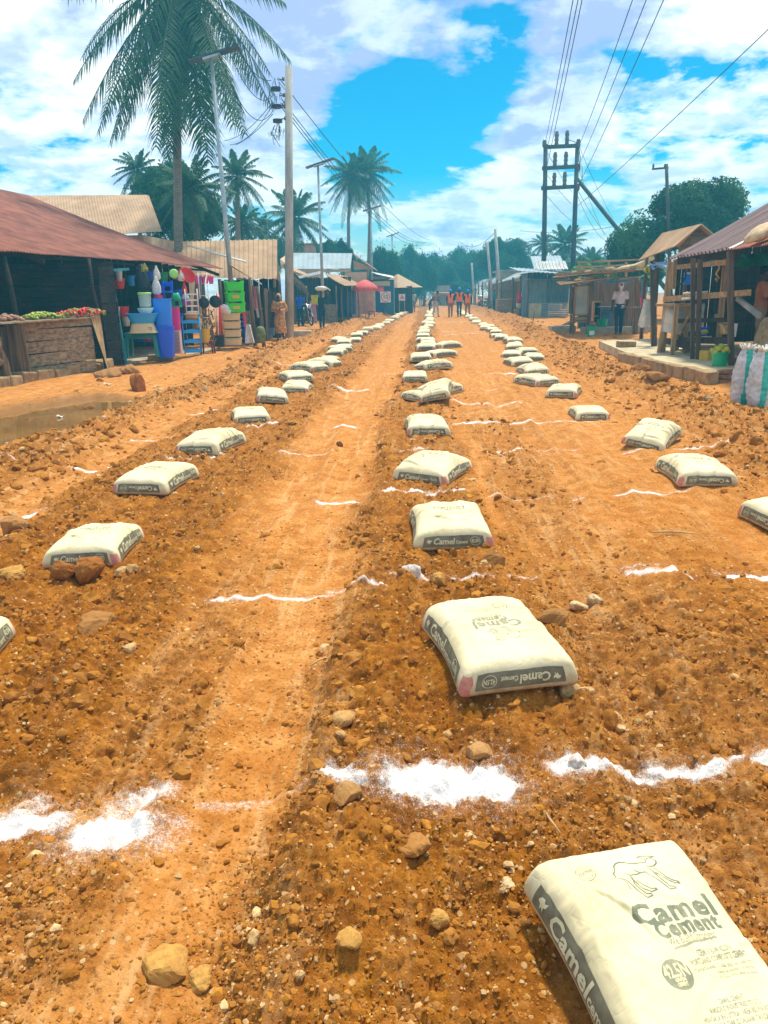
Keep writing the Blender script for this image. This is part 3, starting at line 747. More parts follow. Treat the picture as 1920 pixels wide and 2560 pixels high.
YINK = pm('sack_yellow_ink', (.72, .66, .36), (.80, .74, .48), scale=14, rough=.6, bmp=.0)

class Sack:
    """soft box: box space -> sack surface, shared by the paper and everything printed on it"""
    def __init__(s, seed, bulge=.035, bend=.02, crease=1.0, lop=0.0):
        r = random.Random(seed); s.r = r; s.bulge = bulge; s.bend = bend; s.lop = lop
        s.fold = [(r.uniform(-.8, .8), r.uniform(-.9, .9), r.uniform(0, 3.14), r.uniform(.02, .05), r.uniform(.004, .011) * crease) for _ in range(9)]
        s.fold += [(r.choice((-.95, .95)), r.uniform(-.7, .7), r.uniform(-.4, .4), r.uniform(.025, .05), r.uniform(.006, .012) * crease) for _ in range(5)]
        s.sk = r.uniform(-.03, .03); s.ear = r.uniform(.8, 1.2); s.ph = r.uniform(0, 6)
    def D(s, P, off=0.0):
        P = np.asarray(P, float).reshape(-1, 3); a, b, h, r = BW, BL, BH, .022; off = np.asarray(off, float).reshape(-1, 1)
        lo = np.array([-a + r, -b + r, r]); hi = np.array([a - r, b - r, h - r])
        q = np.clip(P, lo, hi); d = P - q; L = np.linalg.norm(d, axis=1, keepdims=True); n = d / np.maximum(L, 1e-7)
        v = np.where(L > 1e-7, q + n * (r + off), P); x, y, z = v.T.copy(); u, w = x / a, y / b; t = np.clip(z / h, 0, 1)
        mid = np.sin(np.pi * np.minimum(1, t * 1.05 + .02))
        # sides slope inwards to the top, waist bulges a little, ends stay crisp
        x = x * (1 + .05 * mid * (1 - w * w) - .13 * t * t); y = y * (1 + .03 * mid * (1 - u * u) - .04 * t * t)
        c = np.minimum(1, np.abs(u)) ** 3 * np.minimum(1, np.abs(w)) ** 3
        x = x * (1 + .055 * c * s.ear) * (1 - .035 * np.cos(w * 3.1) * (1 - t * .3)); y = y * (1 + .04 * c * s.ear); z = z * (1 - .2 * c)
        cu, cw = np.maximum(0, 1 - u ** 4), np.maximum(0, 1 - w ** 4)
        z = z + t * (s.bulge * cu * cw + s.bend * (np.sin(w * 2.2 + s.ph) * .5) * cu - .018 * np.abs(w) ** 4 * (1 - np.abs(u) * .5) + s.lop * u * .05)
        for fu, fw, an, wd, am in s.fold:
            du, dw = (u - fu) * a, (w - fw) * b
            l = du * math.cos(an) + dw * math.sin(an); k = -du * math.sin(an) + dw * math.cos(an)
            z = z + t * am * np.exp(-(k / (wd * .55)) ** 2 - (l / (wd * 2.6)) ** 2) * (1 - 1.4 * np.exp(-((k - wd * .5) / (wd * .3)) ** 2))
        z = z + t * .0022 * (perlin(x * 26 + s.ph * 9, y * 26) + .6 * perlin(x * 60, y * 44 + s.ph * 5))
        return np.stack([x + s.sk * w * .2, y, z], 1)
    def body(s, name, nx=26, ny=36, nz=9, ink=None):
        a, b, h = BW, BL, BH
        sides = [(lambda u, v: (-a + 2 * a * u, -b + 2 * b * v, h + 0 * u), nx, ny), (lambda u, v: (a - 2 * a * u, -b + 2 * b * v, 0 * u), nx // 4, ny // 4),
                 (lambda u, v: (-a + 2 * a * u, -b + 0 * u, h * v), nx, nz), (lambda u, v: (a - 2 * a * u, b + 0 * u, h * v), nx, nz),
                 (lambda u, v: (-a + 0 * u, b - 2 * b * u, h * v), ny, nz), (lambda u, v: (a + 0 * u, -b + 2 * b * u, h * v), ny, nz)]
        Vs, Fs, Is, o = [], [], [], 0
        for k, (fn, i, j) in enumerate(sides):
            U, V = np.meshgrid(np.linspace(0, 1, i + 1), np.linspace(0, 1, j + 1)); P = np.stack(fn(U.ravel(), V.ravel()), 1)
            Is.append(raster(ink, P[:, 0], P[:, 1], i, j) if (k == 0 and ink) else np.zeros(len(P)))
            Vs.append(s.D(P)); q = (np.arange(j)[:, None] * (i + 1) + np.arange(i)[None, :]).ravel() + o
            Fs.append(np.stack([q, q + 1, q + i + 2, q + i + 1], 1)); o += len(P)
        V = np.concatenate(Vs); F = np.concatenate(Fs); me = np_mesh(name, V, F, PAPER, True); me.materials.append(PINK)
        C = V[F].mean(1); np_attr(me, 'ink', np.concatenate(Is))
        me.polygons.foreach_set('material_index', ((C[:, 0] > BW * (.885 + .03 * np.sin(C[:, 2] * 70))) & (np.abs(C[:, 1]) > BL * .93) & (C[:, 2] < BH * .6)).astype(np.int32))
        bm = bmesh.new(); bm.from_mesh(me); bmesh.ops.remove_doubles(bm, verts=bm.verts, dist=1e-4); bm.to_mesh(me); bm.free(); return me
def raster(items, X, Y, nx, ny):
    """coverage of printed shapes on the grid of the sack's upper face"""
    out = np.zeros((ny + 1, nx + 1))
    for lvl, (V, F) in items:
        for f in F:
            for k in range(1, len(f) - 1):
                T = np.array([V[f[0]], V[f[k]], V[f[k + 1]]]); G_ = (T + [BW, BL]) / [2 * BW, 2 * BL] * [nx, ny]
                x0, y0 = np.maximum(np.floor(G_.min(0)).astype(int), 0); x1, y1 = np.minimum(np.ceil(G_.max(0)).astype(int), [nx, ny])
                if x1 < x0 or y1 < y0: continue
                gx, gy = np.meshgrid(np.arange(x0, x1 + 1), np.arange(y0, y1 + 1)); (ax, ay), (bx, by), (cx, cy) = G_
                det = (by - cy) * (ax - cx) + (cx - bx) * (ay - cy)
                if abs(det) < 1e-9: continue
                l1 = ((by - cy) * (gx - cx) + (cx - bx) * (gy - cy)) / det; l2 = ((cy - ay) * (gx - cx) + (ax - cx) * (gy - cy)) / det; e = -.02
                m = (l1 >= e) & (l2 >= e) & (1 - l1 - l2 >= e); out[y0:y1 + 1, x0:x1 + 1][m] = lvl
    return out.ravel()
def flat_text(txt, size, bold=0.0, shear=0.0, wfit=None, align='CENTER', space=1.0):
    """lettering as flat triangles around its own origin"""
    c = bpy.data.curves.new('t', 'FONT'); c.body = txt; c.size = size; c.offset = bold; c.shear = shear
    c.align_x = align; c.align_y = 'CENTER'; c.resolution_u = 2; c.fill_mode = 'FRONT'; c.space_character = space
    o = bpy.data.objects.new('t', c); me = evaluated(o)
    bm = bmesh.new(); bm.from_mesh(me); bpy.data.meshes.remove(me); bpy.data.curves.remove(c)
    bmesh.ops.triangulate(bm, faces=bm.faces)
    V = [(v.co.x, v.co.y) for v in bm.verts]; F = [[v.index for v in f.verts] for f in bm.faces]; bm.free()
    if wfit and V:
        xs = [p[0] for p in V]; k = wfit / (max(xs) - min(xs)); mid = (max(xs) + min(xs)) / 2
        V = [((p[0] - mid) * k, p[1]) for p in V]
    return V, F
def heavy(txt, size, w, d, x, y):
    VF = flat_text(txt, size, .0014, 0, w, space=1.14)
    return [shift(VF, x + a * d, y + b * d) for a, b in ((0, 0), (-1, -.6), (1, -.6), (-1, .6), (1, .6), (0, .9), (0, -.9))]
def ribbon(pts, w):
    V, F = [], []; P = [Vector((*p, 0)) for p in pts]; n = len(P)
    for i, p in enumerate(P):
        t = (P[min(i + 1, n - 1)] - P[max(i - 1, 0)]).normalized(); q = Vector((-t.y, t.x, 0)) * w * (.55 + .6 * math.sin(math.pi * (i + .3) / (n - .4))) / 2
        V += [(p.x + q.x, p.y + q.y), (p.x - q.x, p.y - q.y)]
    F = [(2 * i, 2 * i + 1, 2 * i + 3, 2 * i + 2) for i in range(n - 1)]
    return V, F
def disc(r, n=28): return [(0, 0)] + [(r * math.cos(2 * math.pi * i / n), r * math.sin(2 * math.pi * i / n)) for i in range(n)], [(0, 1 + i, 1 + (i + 1) % n) for i in range(n)]
def ring(r, w, n=32, sy=1.0):
    V = []
    for i in range(n):
        c, s_ = math.cos(2 * math.pi * i / n), math.sin(2 * math.pi * i / n); V += [(c * (r - w / 2), s_ * (r - w / 2) * sy), (c * (r + w / 2), s_ * (r + w / 2) * sy)]
    return V, [(2 * i, 2 * i + 1, (2 * i + 3) % (2 * n), (2 * i + 2) % (2 * n)) for i in range(n)]
def grid(w, h, nx, ny):
    V = [(-w / 2 + w * i / nx, -h / 2 + h * j / ny) for j in range(ny + 1) for i in range(nx + 1)]
    return V, [(j * (nx + 1) + i, j * (nx + 1) + i + 1, (j + 1) * (nx + 1) + i + 1, (j + 1) * (nx + 1) + i) for j in range(ny) for i in range(nx)]
def shift(VF, dx, dy, rot=0):
    c, s_ = math.cos(rot), math.sin(rot)
    return [(x * c - y * s_ + dx, x * s_ + y * c + dy) for x, y in VF[0]], VF[1]
CAMEL = [[(660, 425), (655, 380), (635, 345), (615, 320), (618, 285), (640, 262), (652, 228), (675, 208), (705, 202), (735, 208), (765, 224), (805, 236), (850, 243), (884, 242), (894, 226), (888, 206), (862, 192), (850, 183)],
         [(850, 183), (890, 181), (928, 187), (960, 194), (976, 202), (950, 207), (915, 209), (902, 224)], [(928, 210), (955, 225), (962, 245), (950, 267), (922, 282), (888, 280), (866, 270)],
         [(688, 300), (720, 323), (760, 330), (800, 319), (832, 320), (852, 345)], [(770, 285), (785, 305), (800, 319)],
         [(852, 345), (878, 375), (893, 405), (912, 448), (925, 472), (970, 476), (968, 462), (938, 450), (914, 400), (902, 360), (884, 312), (868, 280)],
         [(905, 330), (930, 360), (958, 408), (985, 438), (1022, 443), (1020, 431), (990, 420), (955, 375), (935, 335), (915, 292)],
         [(622, 330), (650, 345), (675, 380), (690, 412), (710, 452), (740, 502), (786, 491), (780, 479), (754, 474), (724, 430), (709, 390), (718, 345), (714, 322)],
         [(722, 385), (745, 430), (790, 467), (836, 463), (834, 453), (806, 446), (762, 408), (736, 372)], [(888, 315), (905, 345), (925, 350)], [(712, 345), (716, 370), (735, 400)]]
def camel(w, dx, dy, lw=.0036):
    k = w / 415; Vs, Fs = [], []
    for st in CAMEL:
        V, F = ribbon([((x - 815) * k + dx, (345 - y) * k * .98 + dy) for x, y in st], lw)
        o = len(Vs); Vs += V; Fs += [tuple(i + o for i in f) for f in F]
    return Vs, Fs
def horse_mark(s):                     # the small solid head on the bands
    P = [(-.5, .1), (-.3, .45), (.05, .5), (.2, .25), (.5, .5), (.42, .05), (.2, -.1), (.25, -.5), (.02, -.2), (-.12, -.5), (-.2, -.1)]
    return [(x * s, y * s) for x, y in P], [(0, 1, 10), (1, 2, 3), (1, 3, 9 + 1), (3, 6, 10), (3, 4, 5), (3, 5, 6), (6, 7, 8), (6, 8, 10), (8, 9, 10)]
FACES = {'top': lambda x, y: (x, y, BH), 'front': lambda x, y: (x, -BL, BH / 2 + y), 'back': lambda x, y: (x, BL, BH / 2 - y),
         'left': lambda x, y: (-BW, -x, BH / 2 + y), 'right': lambda x, y: (BW, x, BH / 2 + y)}
def printed(sack, items, face, off, cell=.016):
    m = MB(); fn = FACES[face]
    for k, (V, F) in enumerate(items): m.add([(x, y, .00012 * k) for x, y in V], F)
    bm = bmesh.new(); vs = [bm.verts.new(v) for v in m.v]
    for f in m.f:
        try: bm.faces.new([vs[i] for i in f])
        except ValueError: pass
    for _ in range(5):
        e = [e for e in bm.edges if e.calc_length() > cell]
        if not e: break
        bmesh.ops.subdivide_edges(bm, edges=e, cuts=1); bmesh.ops.triangulate(bm, faces=bm.faces)
    bm.verts.ensure_lookup_table(); Q = sack.D([fn(v.co.x, v.co.y) for v in bm.verts], [off + v.co.z for v in bm.verts])
    for v, q in zip(bm.verts, Q): v.co = q
    bmesh.ops.recalc_face_normals(bm, faces=bm.faces)
    me = bpy.data.meshes.new('print'); bm.to_mesh(me); bm.free(); return me
def mobj(name, me, mat, parent):
    me.materials.clear(); me.materials.append(mat); me.name = name
    me.polygons.foreach_set('use_smooth', [True] * len(me.polygons))
    return link(bpy.data.objects.new(name, me), parent)
def band_items(w, h):
    k = h / .075
    let = [shift(flat_text('Camel', .062 * k, .0016, .12, w * .36), -w * .16, 0), shift(flat_text('Cement', .034 * k, .0008, .0, w * .20), w * .135, -.006 * k),
           shift(flat_text('42.5N', .034 * k, .001, 0, w * .13), w * .36, 0), shift(ring(.030 * k, .0028 * k), w * .36, 0), shift(horse_mark(.034 * k), -w * .41, .002)]
    return let
def big_band(w, h):                    # the long side of the nearest sack: tall lettering
    k = h / .075
    return [shift(flat_text('Camel', .085 * k, .0022, .1, w * .40), -w * .13, 0), shift(flat_text('cement', .055 * k, .0012, .0, w * .24), w * .19, -.010 * k),
            shift(flat_text('42.5N', .040 * k, .0014, 0, w * .12), w * .40, .004), shift(ring(.037 * k, .003 * k), w * .40, 0), shift(horse_mark(.045 * k), -w * .42, .002)]
def make_sack(var, bulge, bend, crease, lop, detail, seed):
    sk = Sack(seed, bulge, bend, crease, lop); A, B_ = 1.0, .8
    if detail == 2:
        t = [(A, x) for x in [camel(.175, .045, .178, .0046)] + heavy('Camel', .082, .245, .0020, .062, .066) + heavy('Cement', .060, .192, .0015, .074, .020)]
        t += [(B_, x) for x in [shift(flat_text('We Build Stronger', .028, .0006, .15, .14), .066, -.012), shift(ribbon([(0, -.029), (.03, -.027), (.08, -.024), (.132, -.0215)], .006), 0, 0),
             shift(flat_text('CEM II B-M 42.5N', .021, .0008, 0, .10), .098, -.054), shift(flat_text('PORTLAND COMPOSITE CEMENT', .019, .0008, 0, .165), .100, -.073),
             shift(flat_text('TAHADHARI -Tumia sikia vya kujikinga', .013, .0004, .1, .165), .098, -.092), shift(flat_text('wakati wa kuhifadhi na kutumia', .012, .0003, .1, .11), .122, -.106),
             shift(flat_text('-Hifadhi mahali pakavu na salama', .012, .0003, .1, .11), .122, -.118),
             shift(flat_text('CAMEL CEMENT', .015, .0005, 0, .07), .06, -.168), shift(flat_text('AMSONS INDUSTRIES (T) LTD', .015, .0005, 0, .14), .06, -.183),
             shift(flat_text('MBAGALA INDUSTRIAL AREA, KILWA ROAD', .015, .0005, 0, .19), .06, -.198), shift(flat_text('P.O.BOX, DAR ES SALAAM, TANZANIA', .015, .0005, 0, .17), .06, -.213),
             shift(ring(.026, .0025, 32, 1.0), -.115, .220), shift(ring(.019, .0016), -.115, .220), shift(flat_text('CERTIFIED', .012, .0004, 0, .044), -.115, .220, .2)]]
        t += [(A * .9, shift(disc(.038, 48), -.034, -.090))] + [(0, shift(flat_text('42.5N', .047, .0008, 0, .066), -.034, -.082)), (0, shift(flat_text('GRADE', .0125, .0004, 0, .030), -.034, -.104)), (0, shift(flat_text('CEMENT', .0115, .0004, 0, .030), -.034, -.115))]
        t = [(l, shift(x, -.012, 0)) for l, x in t]
        size = (420, 600, 24)
    else:
        t = [(B_ * .8, camel(.145, -.005, .115, .0058))] + [(B_, x) for x in heavy('Camel', .080, .225, .002, -.005, .026) + heavy('Cement', .054, .172, .0014, .02, -.018)]
        t += [(B_ * .8, x) for x in [shift(flat_text('We Build Stronger', .024, .0006, .1, .12), .025, -.045), shift(ring(.036, .007), -.075, -.135), shift(flat_text('42.5N', .036, .0014, 0, .055), -.075, -.135), shift(flat_text('CEM II B-M 42.5N', .018, .0007, 0, .09), .035, -.10), shift(flat_text('PORTLAND COMPOSITE CEMENT', .016, .0006, 0, .14), .045, -.118)]]
        size = (200, 280, 14)
    root = link(bpy.data.objects.new('cement_sack', sk.body('cement_sack', *size, t)))
    for face, w in (('front', .335), ('back', .335), ('left', .50), ('right', .50)):
        h = .074
        b = mobj('side_band' if face in ('left', 'right') else 'end_band', printed(sk, [grid(w, h, 40, 6)], face, .0016, .012), BAND, root)
        mobj('lettering', printed(sk, (big_band if face in ('left', 'right') else band_items)(w, h * .9), face, .0032, .009), YINK, b)
    return root
PROTO = {0: make_sack(0, .024, .010, .75, 0, 2, 41), 1: make_sack(1, .012, -.012, .8, 0, 1, 12), 2: make_sack(2, .020, .014, 1.0, .12, 1, 22), 3: make_sack(3, .032, .030, 1.25, -.22, 1, 35)}
LOW = {v: Sack(sd_, bu, be, cr, lo).body('cement_sack', 24, 34, 8) for v, bu, be, cr, lo, sd_ in ((1, .012, -.012, .8, 0, 12), (2, .020, .014, 1.0, .12, 22), (3, .032, .030, 1.25, -.22, 35))}
def far_sack(v):                        # beyond some 18 m only the paper and the dark bands can be made out
    r = link(PROTO[v].copy()); r.data = LOW[v]
    for ch in PROTO[v].children:
        if 'band' in ch.name: link(ch.copy(), r)
    return r
used = set(); cnt = {}
ROWN = {'L': 'left', 'C': 'centre', 'R': 'right'}
for s_ in SPOTS:
    v = s_['var']
    if s_['label'] and v not in used: o = PROTO[v]; used.add(v)
    elif s_['y'] < 17: o = dup(PROTO[v])
    elif s_['y'] < 32: o = far_sack(v)
    else: o = link(PROTO[v].copy()); o.data = LOW[v]
    o.location = (s_['x'], s_['y'], s_['z'] - .006 + s_['dz']); o.scale = (s_['sc'],) * 3
    o.rotation_euler = (R(s_['tilt']), R(s_['roll']), s_['ang'])
    rn = ROWN[s_['row']]; far = s_['y'] > 28
    lab = s_['label'] or ('small distant cement sack towards the far end of the %s row of sacks' % rn if far else 'pale cement sack in the middle distance of the %s row of sacks' % rn)
    tag(o, lab, 'cement sack', 'cement sacks laid in the %s row' % rn if s_['label'] is None else 'cement sacks laid in rows along the road')
    if s_['label'] is None: o['group'] = ('distant sacks of the %s row' if far else 'middle distance sacks of the %s row') % rn
# ------------------------------------------------------------------ stalls and houses on the left
WD = wood('old_boards', (.13, .075, .038), (.30, .20, .11), 'x')
WDZ = wood('old_posts', (.12, .07, .035), (.27, .17, .09), 'z')
WDY = wood('grey_boards', (.24, .16, .09), (.46, .33, .19), 'y')
DARKW = wood('dark_shaded_boards', (.012, .009, .009), (.034, .024, .019), 'x')  # dark wood, deepened so its colour carries the shade inside the stalls
PALEW = wood('fresh_timber', (.40, .24, .10), (.58, .38, .18), 'z')
PALEWX = wood('fresh_timber_beam', (.40, .24, .10), (.58, .38, .18), 'x')
TEALW = pm('teal_paint', (.05, .30, .36), (.09, .42, .48), scale=5, rough=.6, dirt=.5)
RUST = pm('rusted_sheet', (.20, .055, .032), (.36, .115, .065), scale=2.2, rough=.75, bmp=.1, stretch=(1, 1, .5))
TANR = pm('tan_sheet', (.46, .27, .13), (.58, .37, .20), scale=1.2, rough=.6, bmp=.05, dirt=.3)
GALV = pm('weathered_zinc', (.30, .34, .36), (.47, .50, .50), scale=1.4, rough=.5, bmp=.05, metal=.25, dirt=.45)
ZINCB = pm('blue_grey_sheet', (.30, .40, .46), (.38, .49, .54), scale=1.1, rough=.65, bmp=.04, metal=.0, dirt=.2)
CONC = pm('concrete', (.40, .33, .22), (.55, .47, .34), scale=7, rough=.9, bmp=.3)
BLOCK = pm('earth_block', (.30, .19, .085), (.46, .31, .15), scale=8, rough=.95, bmp=.6, bdist=.02)
CREAM = pm('cream_wall', (.55, .42, .26), (.65, .52, .34), scale=2, rough=.9, bmp=.1, dirt=.3)
PEACH = pm('peach_wall', (.60, .40, .25), (.68, .47, .31), scale=2, rough=.9, bmp=.05)
BLUEW = pm('blue_wall', (.05, .13, .22), (.09, .20, .30), scale=2, rough=.8, dirt=.3)
BLK = pm('black_iron', (.02, .02, .022), scale=8, rough=.5)
THATCH = pm('thatch', (.16, .11, .06), (.30, .22, .13), scale=9, rough=1, bmp=.9, bdist=.03, stretch=(5, 5, .6))
STEEL = pm('grey_steel', (.34, .36, .38), (.46, .48, .50), scale=5, rough=.45, metal=.5)

def board_wall(mb, a, b, z0, z1, n, th=.03, vert=True, gap=.012, ragged=.04):
    """separate planks side by side between two ground points, in world coordinates"""
    a = Vector((a[0], a[1], 0)); b = Vector((b[0], b[1], 0)); d = b - a; L = d.length; t = d / L; nr = Vector((-t.y, t.x, 0))
    if vert:
        w = L / n
        for i in range(n):
            c = a + t * (w * (i + .5)) + nr * random.uniform(-.008, .008); zz = z1 + random.uniform(-ragged, ragged * .3)
            mb.beam(c + Vector((0, 0, z0)), c + t * random.uniform(-.01, .01) + Vector((0, 0, zz)), w - gap, th, up=nr, jit=.004)
    else:
        h = (z1 - z0) / n
        for i in range(n):
            z = z0 + h * (i + .5); o = nr * random.uniform(-.012, .012)
            mb.beam(a + o - t * random.uniform(0, ragged) + Vector((0, 0, z + random.uniform(-.012, .012))), b + o + t * random.uniform(0, ragged) + Vector((0, 0, z + random.uniform(-.012, .012))), th, h - gap, jit=.006)
def post(mb, x, y, z0, z1, r=.05, lean=(0, 0), crooked=.02):
    pts = [(x + lean[0] * t + random.uniform(-crooked, crooked), y + lean[1] * t + random.uniform(-crooked, crooked), z0 + (z1 - z0) * t) for t in (0, .25, .5, .75, 1)]
    mb.tube(pts, [r * 1.1, r * 1.02, r, r * .97, r * .92], 8)
def part(name, parent, mat, fn, smooth=False, bev=0):
    m = MB(); fn(m); return m.build(name, mat, parent, smooth, world=True, bev=bev)

# --- the long shop under the rust red roof
E1 = at(558, 672, 25.4); E0 = at(0, 621, 15.2); E0 = E1 + (E0 - E1) * 1.75
RG1 = at(72, 489, 26.2); RG0 = RG1 + (E0 - E1)
sh = thing('market_shop', 'long open market shop under a sagging rust red corrugated roof', 'shop', (E1.x - 3.5, 19, 0))
def roof_panels(m):
    cuts = [0, .44, .62, .74, 1.0]
    for i in range(4):
        u0, u1 = cuts[i], min(1, cuts[i + 1] + .002); k = .004 * (i % 2)
        f = lambda P, Q, u: P + (Q - P) * u + Vector((0, 0, k + .10 * math.sin(u * 9.5) * .4))
        m.corr(f(E0, E1, u0), f(E0, E1, u1), f(RG0, RG1, u1), f(RG0, RG1, u0), .095, .013, .008, 6, .09, .006)
part('roof', sh, RUST, roof_panels)
def back_slope(m):
    o = (RG1 - E1) * Vector((1, 1, 0)); m.corr(RG1 + Vector((0, 0, .01)), RG0 + Vector((0, 0, .01)), E0 + o * 2, E1 + o * 2, .12, .013, .008, 3)
part('rear_roof', sh, RUST, back_slope)
fl = Vector((-1, 0, 0)); inn = .85                       # walls stand behind the eave
F0, F1 = E0 + Vector((-inn, 0, 0)), E1 + Vector((-inn - .1, -.5, 0))
def lerp(a, b, t): return a + (b - a) * t
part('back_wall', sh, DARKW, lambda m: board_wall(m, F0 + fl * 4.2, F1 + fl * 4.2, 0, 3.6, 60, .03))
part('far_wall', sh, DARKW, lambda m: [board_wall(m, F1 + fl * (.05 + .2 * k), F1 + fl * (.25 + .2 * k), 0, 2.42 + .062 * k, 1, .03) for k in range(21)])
def roofframe(m):
    for t in (.02, .25, .5, .75, .98):
        a = lerp(E0, E1, t); b = lerp(RG0, RG1, t); m.beam(a + Vector((0, 0, -.20)), b + Vector((0, 0, -.20)), .06, .09)
    for k in (.08, .35, .65): m.beam(lerp(E0, RG0, k) - Vector((0, 0, .24)), lerp(E1, RG1, k) - Vector((0, 0, .24)), .05, .05)
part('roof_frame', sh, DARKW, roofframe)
for px, pyb, Y, r in ((48, 800, 15.4, .055), (252, 790, 17.0, .04)):
    p = at(px, pyb, Y)
    part('post', sh, DARKW, lambda m: post(m, p.x, p.y, 0, 2.42, r, (-.12, 0), .03), True)
# boarded partition between the two halves, then the teal door post
pa, pb2 = at(266, 860, 18.2), at(303, 880, 18.6)
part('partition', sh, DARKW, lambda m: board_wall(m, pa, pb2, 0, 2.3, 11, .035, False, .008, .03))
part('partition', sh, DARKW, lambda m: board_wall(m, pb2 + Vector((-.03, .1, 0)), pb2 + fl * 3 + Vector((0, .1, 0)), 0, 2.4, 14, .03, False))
tp = at(308, 888, 18.7)
part('door_post', sh, TEALW, lambda m: (m.beam((tp.x - .10, tp.y, 0), (tp.x - .22, tp.y, 2.3), .10, .08), m.beam((tp.x + .02, tp.y + .1, 0), (tp.x - .12, tp.y + .1, 2.3), .05, .06), m.beam((tp.x - .22, tp.y, 2.22), (tp.x + .3, tp.y + .2, 2.25), .05, .06)))
sl0, sl1 = at(318, 893, 18.9), at(560, 864, 23.6)
part('shop_floor', sh, CONC, lambda m: m.patch(lambda u, v: (lerp(sl0, sl1, u) + fl * 3.2 * v + Vector((.1, 0, .02 * math.sin(u * 9) - lerp(sl0, sl1, u).z + .06))), 12, 3, .12))
# --- the vegetable counter of planks
ct = thing('vegetable_counter', 'rough plank vegetable counter under the front edge of the rust red roof', 'counter', tuple(at(160, 925, 15.6) * Vector((1, 1, 0))))
c0, c1 = at(62, 935, 15.1), at(240, 915, 16.6); ctop = at(150, 800, 15.9).z
def planks(m):
    n = 5; h = ctop / n
    for i in range(n):
        z = .10 + h * (i + .35); m.beam(Vector((c0.x, c0.y, z + random.uniform(-.02, .02))), Vector((c1.x, c1.y, z + .02 + random.uniform(-.02, .02))), .04, h * .93, jit=.012)
part('front_boards', ct, WDY, planks)
e1 = at(258, 915, 16.9)
part('end_board', ct, PALEW, lambda m: m.add([Vector((c1.x + .02, c1.y - .06, ctop + .1)), Vector((e1.x + .04, e1.y, ctop + .1)), Vector((e1.x + .08, e1.y, .12)), Vector((c1.x + .27, c1.y - .04, .1))] + [Vector((c1.x + .02, c1.y - .02, ctop + .1)), Vector((e1.x + .04, e1.y + .05, ctop + .1)), Vector((e1.x + .08, e1.y + .05, .12)), Vector((c1.x + .27, c1.y, .1))],
     [(3, 2, 1, 0), (4, 5, 6, 7), (0, 1, 5, 4), (1, 2, 6, 5), (2, 3, 7, 6), (3, 0, 4, 7)]))
part('table_top', ct, WDY, lambda m: [m.beam(Vector((c0.x - .25 * k - .1, c0.y - 1.3, ctop)), Vector((c1.x - .25 * k, c1.y + .15, ctop + .02)), .24, .03, jit=.006) for k in range(5)])
q0 = at(24, 945, 14.7)
part('upright_boards', ct, WDZ, lambda m: [m.beam((q0.x + .12 * i, q0.y + .02 * i, .08), (q0.x + .12 * i - .03, q0.y + .02 * i, ctop - .02 + random.uniform(-.06, .03)), .11, .03, up=(0, 1, 0), jit=.006) for i in range(4)])
lg = at(5, 955, 14.3)
part('log', ct, WDZ, lambda m: post(m, lg.x - .1, lg.y - .05, .05, .95, .09, (-.06, 0), .03), True)
part('log', ct, WDZ, lambda m: post(m, lg.x + .17, lg.y, .05, .95, .07, (-.12, 0), .03), True)
part('log', ct, WDY, lambda m: m.tube([(lg.x - 1.2, lg.y - 1, .5), (lg.x - .4, lg.y - .3, .55), (lg.x + .1, lg.y, .5)], [.13, .12, .1], 9), True)
part('log', ct, WDY, lambda m: m.tube([(lg.x - 1.2, lg.y - 1.0, .78), (lg.x - .4, lg.y - .3, .8), (lg.x + .12, lg.y - .02, .8)], [.09, .1, .08], 9), True)
def heap(name, a, b, wid, hgt, n, r, mat, label, cat, jr=.3, elong=1.0):
    m = MB(); a = Vector(a); b = Vector(b)
    for i in range(n):
        t = random.random(); w = random.gauss(0, .4); p = lerp(a, b, t) + Vector((w * wid, 0, max(0, hgt * (1 - w * w) * (.5 + .5 * math.sin(math.pi * t)) * random.uniform(.4, 1)) + r * .5))
        q = r * random.uniform(1 - jr, 1 + jr); m.cur = random.randrange(len(mat)); M = Euler((random.uniform(-1, 1), random.uniform(-1, 1), random.uniform(0, 6))).to_matrix()
        m.sph(p, (q * elong, q * .8, q * .8), 7, 5, M)
    return tag(m.build(name, mat, None, True), label, cat, None, 'stuff')
PEPR = pm('red_chilli', (.55, .02, .015), (.75, .06, .03), scale=12, rough=.4)
PEPG = pm('green_pepper', (.10, .25, .02), (.30, .42, .04), scale=12, rough=.4)
LIMEY = pm('lime_fruit', (.42, .48, .03), (.62, .58, .06), scale=12, rough=.4)
heap('green_pepper_heap', at(66, 800, 15.3), at(138, 796, 15.9), .16, .12, 260, .035, [PEPG, LIMEY], 'heap of green and yellow peppers on the plank counter', 'vegetables')
heap('red_chilli_heap', at(146, 796, 16.0), at(250, 785, 17.0), .18, .14, 420, .03, [PEPR, PEPR, PEPG], 'heap of red chillies on the far end of the plank counter', 'vegetables', .3, 1.7)
heap('onion_heap', at(-10, 805, 14.6), at(40, 803, 15.0), .2, .1, 120, .04, [pm('onion', (.32, .16, .12), (.5, .28, .18), scale=9)], 'heap of brownish onions at the left end of the counter', 'vegetables')
